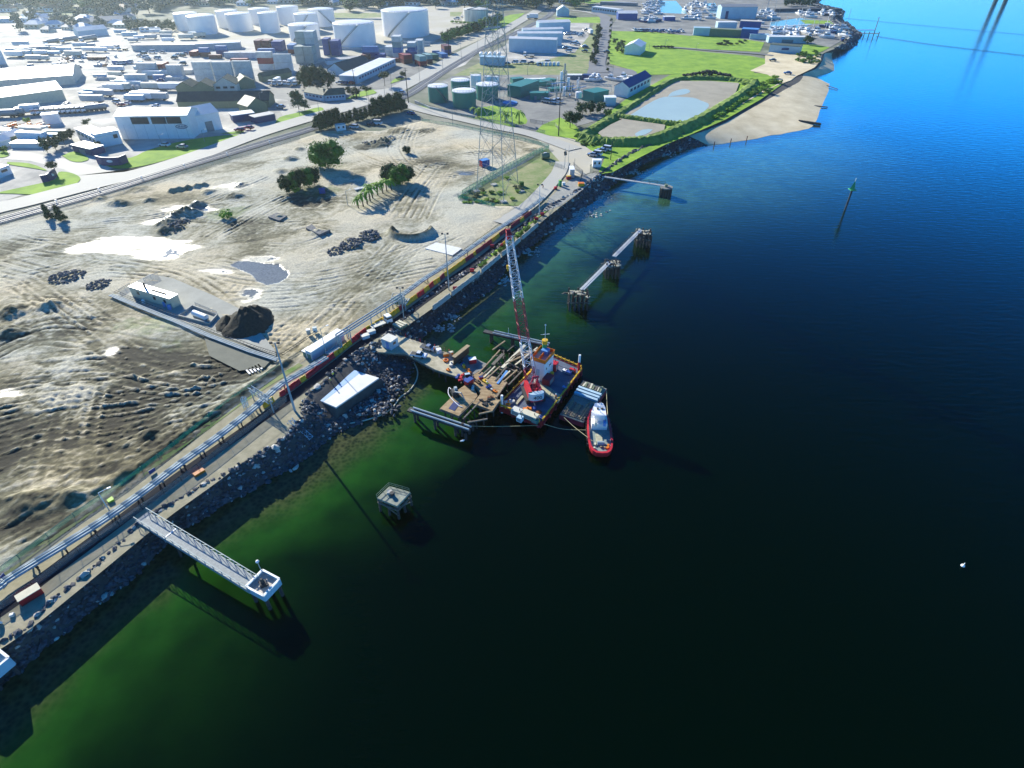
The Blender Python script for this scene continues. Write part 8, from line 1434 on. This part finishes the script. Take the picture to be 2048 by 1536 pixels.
sheet('pond_bed', [(1238, 240), (1260, 218), (1300, 196), (1350, 164), (1420, 164), (1478, 168), (1470, 190), (1440, 208), (1400, 232), (1370, 244), (1320, 243), (1280, 240)], M['mudflat'], lift=.65)
sheet('pond_water', [(1250, 240), (1280, 220), (1318, 199), (1345, 196), (1385, 198), (1402, 204), (1418, 212), (1404, 228), (1365, 245), (1305, 244)], M['pondwater'], lift=.70, smooth_k=3); sheet('pond_water', [(1335, 196), (1345, 186), (1370, 180), (1380, 186), (1365, 192)], M['pondwater'], lift=.70, smooth_k=3)
sheet('pond_bed', [(1195, 268), (1220, 252), (1245, 240), (1330, 252), (1328, 262), (1290, 275), (1235, 280), (1205, 276)], M['mudflat'], lift=.62); sheet('pond_water', [(1270, 270), (1285, 262), (1305, 262), (1290, 272), (1272, 275)], M['pondwater'], lift=.68, smooth_k=2)
ridge('embankment', 'x', [(1160, 278), (1195, 285), (1240, 288), (1300, 283), (1345, 266), (1390, 246), (1430, 224), (1470, 200), (1500, 178), (1508, 168)], 2.6, 10, 2.6, 'bundgrass', 12); ridge('embankment', 'x', [(1160, 276), (1185, 262), (1210, 246), (1250, 222), (1300, 190), (1350, 162), (1410, 159), (1470, 162), (1508, 170)], 1.9, 7, 2.2, 'bundgrass', 12); ridge('embankment', 'x', [(1236, 236), (1270, 240), (1310, 246), (1350, 250), (1372, 250)], 1.8, 6, 2.0, 'bundgrass', 12)
# poles
for px, py, n, lab in ((817, 207, 72, 'tall dark power pole beside the railway at the junction'), (1117, 272, 86, 'tallest dark twin power pole on the grass by the pale dirt road'), (714, 198, 62, 'dark power pole in front of the arched window office'), (898, 108, 48, 'dark power pole at the right end of the container yard')): pole('power_pole', lab, 'power pole', px, py, n, .22, 'black', 'cross')
for k, (px, py, n) in enumerate(((770, 192, 20), (785, 190, 42), (840, 165, 32), (886, 142, 24), (923, 122, 42), (956, 106, 26), (1022, 68, 24), (640, 232, 30), (600, 232, 18), (526, 222, 36), (703, 197, 22), (720, 196, 28), (738, 206, 22), (325, 292, 22), (110, 350, 20), (410, 285, 24), (168, 68, 40), (312, 60, 30), (906, 252, 32), (1055, 150, 18), (1225, 150, 20), (1000, 130, 22), (1298, 100, 14), (1330, 95, 14), (990, 52, 22), (1392, 100, 12))):
 pole('street_light', 'slim grey street light or power post in the industrial estate', 'street light', px, py, n, .1, 'grey', 'arm' if k % 2 else None, group='slim posts of the industrial estate')
for k in range(6):
 q = G(115 + k * 85, 408 - k * 24); one('signal_box', 'small white marker post beside the railway', 'marker post', MB().cyl(q, q + Vector((0, 0, 1.3)), .12, n=6).box(q + Vector((0, 0, 1.4)), (.5, .4, .4)), M['white'], 'white markers beside the railway', loc=q)
# trees
def leafmat(name, a, b, tr=.25):
 m = bpy.data.materials.new(name); m.use_nodes = True; n = m.node_tree; p = n.nodes['Principled BSDF']; L = n.links; p.inputs['Roughness'].default_value = .75; p.inputs['Specular IOR Level'].default_value = .25
 g = n.nodes.new('ShaderNodeNewGeometry'); nz = n.nodes.new('ShaderNodeTexNoise'); nz.inputs['Scale'].default_value = .8; nz.inputs['Detail'].default_value = 4; L.new(g.outputs['Position'], nz.inputs['Vector'])
 mr = n.nodes.new('ShaderNodeMapRange'); mr.inputs[1].default_value = .3; mr.inputs[2].default_value = .7; L.new(nz.outputs[0], mr.inputs[0])
 mx = n.nodes.new('ShaderNodeMix'); mx.data_type = 'RGBA'; mx.inputs[6].default_value = (*a, 1); mx.inputs[7].default_value = (*b, 1); L.new(mr.outputs[0], mx.inputs[0]); L.new(mx.outputs[2], p.inputs['Base Color']); return m
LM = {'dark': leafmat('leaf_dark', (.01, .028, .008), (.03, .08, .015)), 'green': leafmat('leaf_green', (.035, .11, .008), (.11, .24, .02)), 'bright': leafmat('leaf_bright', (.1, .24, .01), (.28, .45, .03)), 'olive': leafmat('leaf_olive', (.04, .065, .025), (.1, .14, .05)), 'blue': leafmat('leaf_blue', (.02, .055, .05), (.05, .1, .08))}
def crown(ncl, nleaf, leaf, shape='round', seed=0):
 rs = np.random.RandomState(seed); V = []; F = []; Vi, Fi = ICO1; nb = 0
 for c in range(ncl):
  while True:
   p = rs.uniform(-1, 1, 3)
   if np.linalg.norm(p) < 1: break
  if shape == 'cone': z = rs.uniform(0, 1) ** 1.2; r = (1 - z) * .34 + .04; a = rs.uniform(0, 6.28); cc = np.array([r * math.cos(a) * rs.uniform(.3, 1), r * math.sin(a) * rs.uniform(.3, 1), .18 + .8 * z]); cr = .15 + .07 * (1 - z)
  elif shape == 'umbrella': cc = np.array([p[0] * .5, p[1] * .5, .78 + p[2] * .13]); cr = rs.uniform(.12, .19)
  elif shape == 'column': cc = np.array([p[0] * .15, p[1] * .15, .55 + p[2] * .36]); cr = rs.uniform(.1, .16)
  else: cc = np.array([p[0] * .4, p[1] * .4, .5 + p[2] * .34]); cr = rs.uniform(.13, .22)
  k = rs.uniform(.6, 1.15, len(Vi))[:, None]; V.append(Vi * k * cr * .78 * np.array([1, 1, .8]) + cc); F += [tuple(i + nb for i in f) for f in Fi]; nb += len(Vi)
  for l in range(nleaf):
   d = rs.normal(size=3); d /= np.linalg.norm(d); q = cc + d * cr * rs.uniform(.7, 1.25) * np.array([1, 1, .85]); a_ = rs.normal(size=3); a_ /= np.linalg.norm(a_); b_ = np.cross(d, a_); b_ /= np.linalg.norm(b_) + 1e-9; s_ = leaf * rs.uniform(.6, 1.4)
   V.append(np.array([q - a_ * s_, q + b_ * s_ * .6, q + a_ * s_, q - b_ * s_ * .6])); F.append((nb, nb + 1, nb + 2, nb + 3)); nb += 4
 m_ = MB(); m_.v = [tuple(v) for v in np.concatenate(V)]; m_.f = F; return m_
def trunkmb(h=.5, r=.025, seed=0, spread=.25):
 rs = random.Random(seed); m_ = MB().cyl((0, 0, 0), (0, 0, h), r, r * .6, n=6)
 for k in range(4): a = k * 1.6 + rs.random(); m_.cyl((0, 0, h * rs.uniform(.6, .95)), (math.cos(a) * spread, math.sin(a) * spread, h + rs.uniform(.1, .25)), r * .5, r * .2, n=5)
 return m_
def proto_tree(kind, leaf, ncl, nl, ls, seed, th=.5):
 t = thing('tree', 'x', 'tree'); ob('trunk', trunkmb(th, .02, seed), M['trunk'], t); ob('crown', crown(ncl, nl, ls, kind, seed), LM[leaf], t); return t
PT = {'dark': [proto_tree('round', 'dark', 20, 30, .04, s) for s in (1, 2)], 'green': [proto_tree('round', 'green', 18, 30, .04, s) for s in (3, 4)], 'olive': [proto_tree('round', 'olive', 16, 26, .045, s) for s in (5, 6)], 'pine': [proto_tree('cone', 'dark', 22, 28, .03, s, .8) for s in (7, 8)],
 'umbrella': [proto_tree('umbrella', 'dark', 20, 26, .035, s, .7) for s in (9,)], 'column': [proto_tree('column', 'olive', 14, 30, .035, s) for s in (10,)], 'bright': [proto_tree('round', 'bright', 18, 30, .04, s) for s in (11,)], 'blue': [proto_tree('round', 'blue', 12, 16, .07, s) for s in (12, 13, 14)],
 'big': [proto_tree('round', 'green', 46, 90, .022, 21)], 'bigdark': [proto_tree('round', 'dark', 40, 80, .024, 22)], 'casu': [proto_tree('cone', 'dark', 26, 60, .022, s, .8) for s in (23, 24)]}
def tree(kind, px, py, n, label, group=None, wide=1.0, z=LAND, name='tree', cat='tree', h=None):
 q = G(px, py, z); h = h or HT(px, py, n, z); o = dup(random.choice(PT[kind]), q, random.uniform(0, 6.28), label, group, (h * wide, h * wide, h)); o['category'] = cat; o.name = name; return o
# near trees of the dirt site
tree('big', 657, 338, 66, 'large round bright green tree standing in the dirt site above the others', wide=1.15, name='broadleaf_tree'); tree('bright', 638, 333, 46, 'light green lower tree merged into the left of the large round tree', wide=.8, name='broadleaf_tree')
for k, (px, py, n) in enumerate(((574, 388, 42), (588, 384, 44), (602, 380, 46), (617, 376, 46), (630, 372, 44))): tree('big' if k % 2 else 'bigdark', px, py, n, ('leftmost', 'second', 'middle', 'fourth', 'rightmost')[k] + ' tree of the clump at the left edge of the deep blue shade', 'clump of trees on the left', .75, name='broadleaf_tree')
for k, (px, py, n) in enumerate(((782, 366, 44), (800, 372, 48), (816, 366, 38))): tree('big' if k == 1 else 'bigdark', px, py, n, ('left', 'middle', 'right')[k] + ' tree of the dark clump right of the palms', 'dark clump right of the palms', .95, name='broadleaf_tree')
tree('bright', 594, 386, 16, 'small lime bush in front of the left clump of trees', wide=1.1, name='bush', cat='bush'); tree('bigdark', 814, 308, 18, 'single dark bush on the dirt near the rubble pile', wide=1.1, name='bush', cat='bush'); tree('bright', 455, 438, 22, 'low green bush on the rubble left of the lone lamp post', wide=1.3, name='bush', cat='bush')
tree('casu', 100, 440, 30, 'dark bush beside the railway, left one of the pair', wide=.8, name='bush', cat='bush'); tree('casu', 124, 444, 32, 'dark bush beside the railway, right one of the pair', wide=.9, name='bush', cat='bush')
for k in range(24):
 s_ = k / 23; px = 640 + s_ * 165 + random.uniform(-3, 3); py = 262 - s_ * 42 + random.uniform(-2, 2); n = 34 if k < 6 else 26 if k < 15 else 38; tree('casu', px, py, n, 'dark casuarina tree in the row between railway and parked cars', 'dark casuarina row beside the railway', .8 if n < 30 else 1.0, name='casuarina_tree')
# palms
def proto_palm(seed):
 t = thing('palm_tree', 'x', 'palm tree'); rs = random.Random(seed); ob('trunk', MB().cyl((0, 0, 0), (.02, 0, .72), .03, .022, n=7), M['trunk'], t); m_ = MB()
 for k in range(16):
  a = k * 2.4 + rs.random() * .4; el = rs.uniform(-.1, 1.0); p = Vector((.02, 0, .72)); d = Vector((math.cos(a), math.sin(a), 0)); pv = p; wv_ = .035
  sd_ = Vector((-d.y, d.x, 0)); n = 5
  for j in range(n):
   f_ = (j + 1) / n; q = p + d * (.34 * f_) + Vector((0, 0, .3 * el * f_ - .34 * f_ * f_ * (1.0))); b = len(m_.v); w0, w1 = wv_ * math.sin(math.pi * (j / n) * .8 + .35), wv_ * math.sin(math.pi * f_ * .8 + .35)
   m_.v += [tuple(pv - sd_ * w0 - Vector((0, 0, .012))), tuple(pv), tuple(pv + sd_ * w0 - Vector((0, 0, .012))), tuple(q - sd_ * w1 - Vector((0, 0, .012))), tuple(q), tuple(q + sd_ * w1 - Vector((0, 0, .012)))]; m_.f += [(b, b + 1, b + 4, b + 3), (b + 1, b + 2, b + 5, b + 4)]; pv = q
 ob('fronds', m_, LM['bright'], t); return t
PPm = [proto_palm(1), proto_palm(2)]
def palm(px, py, n, lab, group=None):
 q = G(px, py); h = HT(px, py, n); o = dup(random.choice(PPm), q, random.uniform(0, 6), lab, group, (h * 1.25, h * 1.25, h))
for k, (px, py, n) in enumerate(((717, 418, 30), (727, 414, 34), (735, 410, 40), (746, 398, 38), (756, 392, 36), (766, 388, 34), (774, 384, 34), (783, 382, 30), (741, 404, 44))): palm(px, py, n, 'light green palm in the curved line below the dark clump', 'palms in the curved line below the dark clump')
for k, (px, py, n) in enumerate(((958, 235, 26), (1010, 245, 30), (1014, 246, 22), (1024, 240, 22), (1038, 248, 34), (1002, 240, 24), (948, 232, 24), (955, 236, 20))): palm(px, py, n, 'palm on the bright grass between the green tanks and the forecourt', 'palms by the green tanks')
# plant corner, junction, hedges
for a in (('dark', 1140, 256, 40, 'large dark tree overhanging the grass by the tall twin power pole', 1.0), ('dark', 1152, 252, 32, 'dark tree behind the large one by the tall twin power pole', 1.0), ('olive', 1165, 230, 30, 'olive tree behind the green roofed container store', 1.2), ('dark', 1180, 226, 26, 'dark tree beside the olive tree near the navy roofed house', 1.3), ('olive', 1200, 226, 26, 'olive tree in front of the green roofed container store', 1.2), ('green', 1215, 232, 18, 'small tree among the pipes by the pond bund', 1.2), ('bright', 1240, 184, 16, 'small green tree at the end wall of the navy roofed house', 1.0),
  ('olive', 598, 218, 44, 'tall olive gum tree on the corner lawn left of the junction', .8), ('olive', 610, 222, 28, 'shorter gum tree right of the tall one on the corner lawn', .9), ('bigdark', 622, 182, 60, 'largest dark tree of the group above the hipped offices', .8), ('bigdark', 640, 178, 54, 'second dark tree of the group above the hipped offices', .8), ('dark', 656, 182, 50, 'third dark tree of the group above the hipped offices', .8), ('dark', 608, 176, 40, 'leftmost dark tree of the group above the hipped offices', .8), ('blue', 635, 190, 34, 'blue green shrub tree under the dark group above the hipped offices', 1.0), ('umbrella', 770, 172, 30, 'round flat crowned tree at the junction lawn', 1.1), ('dark', 806, 156, 16, 'small round tree near the road right of the flat crowned one', 1.1), ('umbrella', 734, 196, 26, 'dark flat tree on the lawn in front of the hipped office', 1.0), ('dark', 712, 194, 22, 'bushy dark tree right of the hipped office', 1.2), ('dark', 700, 192, 22, 'bushy dark tree touching the hipped office', 1.1),
  ('umbrella', 113, 352, 30, 'small dark round tree above the smaller navy sign wall', .9), ('dark', 96, 306, 36, 'tallest dark tree of the hedge left of the navy garage', .8), ('dark', 112, 300, 32, 'dark tree of the hedge beside the tallest one', .9), ('dark', 130, 290, 32, 'dark tree of the hedge close to the navy garage', .9), ('dark', 145, 282, 28, 'dark tree at the right end of the hedge by the office wing', .9), ('dark', 198, 300, 20, 'round dark bush against the white office block', 1.2), ('bright', 56, 246, 14, 'small yellow green tree among the orange machines', 1.2), ('olive', 176, 250, 14, 'low palm like shrub behind the office wing', 1.6), ('green', 10, 305, 16, 'green bush at the left edge by the tin sheds', 1.2),
  ('blue', 42, 62, 44, 'tall hazy tree at the top left beside the long factory', .8), ('blue', 72, 50, 40, 'tall hazy tree right of the first at the top left', .8), ('blue', 275, 36, 30, 'tall hazy tree in front of the grey roofed factory', .6), ('dark', 1614, 90, 22, 'round dark tree at the right end of the store behind the clubhouse', 1.2)):
 tree(*a[:4], a[4], wide=a[5], name='broadleaf_tree')
for k in range(14): tree('dark', 262 + k * 7, 62 - (k % 3) * 4, 18, 'dark round shrub in the clump left of the tank farm', 'dark clump left of the tank farm', 1.1)
for k in range(26): s_ = k / 25; tree('green' if k % 3 else 'dark', 888 + s_ * 110, 84 - s_ * 36 + random.uniform(-3, 3), 22, 'green shrub tree in the belt right of the tank farm bund', 'green belt right of the tank farm', 1.2)
for k in range(8): tree('bright', 905 + k * 8, 46 + k * .6, 7, 'low bright shrub in front of the rust streaked tank', 'low shrubs by the rust streaked tank', 1.5, name='shrub', cat='shrub')
for k in range(16): s_ = k / 15; tree('dark', 1200 + random.uniform(-6, 2) - s_ * 12, 60 + s_ * 70, 14, 'dark bush lining the left side of the dead end road', 'bushes left of the dead end road', 1.0)
for k in range(10): tree('olive', 1222 - k * .8, 44 + k * 11, 9, 'small street bush on the right verge of the dead end road', 'bushes right of the dead end road', 1.0)
for k in range(18): tree('green', 1500 + random.uniform(-10, 60) , 192 - random.uniform(0, 28), 10, 'low green dune shrub between the embankment and the beach', 'dune shrubs', 2.0, name='shrub', cat='shrub')
for k in range(22): s_ = k / 21; tree('bright', 1425 + s_ * 125, 236 - s_ * 76 + random.uniform(-4, 6), 9, 'bright green dune shrub along the seaward foot of the embankment', 'dune shrubs at the embankment foot', 2.2, name='shrub', cat='shrub')
for k in range(14): tree('green', 1600 + random.uniform(-6, 36), 128 - k * 1.6 + random.uniform(-2, 2), 9, 'green shrub on the sand spit below the clubhouse', 'shrubs on the sand spit', 2.0, name='shrub', cat='shrub')
for k in range(10): tree('dark', 1570 + k * 6, 14 - random.uniform(0, 6), 16, 'dark tree on the headland at the top right of the marina', 'trees on the far headland', 1.1)
for k in range(16): tree('dark', 1430 + random.uniform(0, 60), 86 + random.uniform(-3, 5), 5, 'low dark scrub on the green field below the olive long shed', 'scrub on the green field', 2.2, name='shrub', cat='shrub')
for k in range(7): tree('olive', 1240 + random.uniform(-10, 6), 108 - k * 3.4, 13, 'grey green tree beside the white gabled hall', 'trees beside the white hall', 1.1)
for k in range(6): tree('dark', 1308 + k * 7, 97, 7, 'dark bush in the grass right of the white gabled hall', 'bushes right of the white hall', 1.6, name='shrub', cat='shrub')
for k in range(30): px = random.uniform(925, 1050); py = random.uniform(380, 408) if px < 1010 else random.uniform(330, 400); tree('bright' if k % 2 else 'olive', px, py, 7, 'scrubby green bush inside the pylon enclosure', 'scrub inside the pylon enclosure', 1.8, name='shrub', cat='shrub')
for k in range(26): s_ = random.random(); tree('green', 1070 - s_ * 110, 446 + s_ * 88, 6, 'green tuft on the verge above the rock bank', 'tufts on the verge above the rock bank', 2.0, name='shrub', cat='shrub')
for k in range(20): s_ = random.random(); tree('green', 1165 + s_ * 60, 288 + random.uniform(-6, 8), 6, 'scrubby tuft at the foot of the pond embankment', 'tufts at the embankment foot', 2.2, name='shrub', cat='shrub')
# sea of suburb trees and houses at the top
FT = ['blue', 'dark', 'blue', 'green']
random.seed(99)
far = []
for k in range(300):
 px = random.uniform(-20, 1170); lim = 30 if px < 330 else 22 if px < 700 else 24 if px < 1000 else 18; py = random.uniform(-16, lim) if px > 250 else random.uniform(-14, 26)
 if 760 < px < 870 and py > 16: py -= 14
 if 340 < px < 690 and py > 14: py -= 16
 far.append((px, py))
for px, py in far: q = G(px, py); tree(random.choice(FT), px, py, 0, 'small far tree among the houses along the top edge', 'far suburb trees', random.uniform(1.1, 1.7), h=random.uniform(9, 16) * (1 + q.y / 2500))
def proto_house(wall_, roof_):
 t = thing('house', 'x', 'house'); ob('wall', MB().box((0, 0, 1.5), (13, 9, 3)), M[wall_], t); m_ = MB(); m_.add([(-7, -5, 3), (7, -5, 3), (7, 5, 3), (-7, 5, 3), (-2.5, 0, 5.6), (2.5, 0, 5.6)], [(0, 1, 5, 4), (1, 2, 5), (2, 3, 4, 5), (3, 0, 4), (3, 2, 1, 0)]); ob('roof', m_, M[roof_], t)
 for x in (-4, 0, 4): ob('window', MB().box((x, -4.53, 1.6), (1.8, .06, 1.2)), M['glass'], t)
 return t
PH = [proto_house('cream', 'roofwhite'), proto_house('offwhite', 'roofgrey'), proto_house('white', 'roofterra'), proto_house('cream', 'roofdark'), proto_house('white', 'wallblue')]
HN = ['white roofed', 'grey roofed', 'brown tiled', 'dark roofed', 'pale blue roofed']
for k in range(170):
 px = random.uniform(-20, 1160); py = random.uniform(-18, 24 if px < 340 else 12); j = random.randrange(5); dup(PH[j], G(px, py), random.uniform(-.5, .5), HN[j] + ' small house among the far suburb trees at the top edge', 'far suburb ' + HN[j] + ' houses', random.uniform(.9, 1.3))['category'] = 'house'
for k in range(22):
 px = random.uniform(60, 260); py = random.uniform(34, 64); j = random.choice((0, 1, 4)); dup(PH[j], G(px, py), random.uniform(-.4, .4), HN[j] + ' low building in the hazy block left of the tank farm', 'low ' + HN[j] + ' buildings in the hazy block', random.uniform(.8, 1.3))['category'] = 'building'
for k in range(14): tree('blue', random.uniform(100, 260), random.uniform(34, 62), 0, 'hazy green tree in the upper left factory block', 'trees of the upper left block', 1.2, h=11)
for k in range(10): put(random.choice([PC['white'], PC['silver']]), random.uniform(900, 1000), random.uniform(34, 40), 80, 'far car among the scrub right of the rust streaked tank', 'car', 'far cars by the rust streaked tank', z=LAND + .2, sc=1.6)
# purge prototypes
for v_ in PT.values():
 for p_ in v_: purge(p_)
for p_ in PPm + PH + [B1, B2, B3, B4, T_flat, T_tank, T_box] + list(PC.values()) + list(PU_.values()) + list(PV.values()) + list(PB.values()): purge(p_)
# lines over the water
cable('water_line', 'thin dark line lying across the pale water right of the marina jetty', 'cable', [(1752, 72), (1860, 88), (1960, 100), (2060, 112)], .14, 'deepblue', .3); cable('water_line', 'fainter thin line across the pale water above the longer one', 'cable', [(1690, 36), (1860, 52), (2060, 70)], .1, 'skyblue', .25)
t = thing('river_pylon', 'two legged dark pylon over the water at the top right, seen as reflections', 'pylon', tuple(G(2008, -14, 0)))
for px in (1998, 2018): q = G(px, -14, 0); ob('leg', MB().cyl(q - Vector((0, 0, 2)), q + Vector((0, 0, 92)), 3.2, 2.2, n=8), M['dark'], t)
# haze
mb = MB().box((500, 1600, 49), (8200, 6200, 104)); mb.v = [(x, y, z) for x, y, z in mb.v]
hz = bpy.data.materials.new('haze'); hz.use_nodes = True; N_ = hz.node_tree.nodes; N_.clear(); o_ = N_.new('ShaderNodeOutputMaterial'); pv = N_.new('ShaderNodeVolumePrincipled'); pv.inputs['Color'].default_value = (.8, .95, 1, 1); pv.inputs['Density'].default_value = .00011; pv.inputs['Anisotropy'].default_value = .72; hz.node_tree.links.new(pv.outputs[0], o_.inputs['Volume'])
tag(ob('haze', mb, hz), kind='stuff')
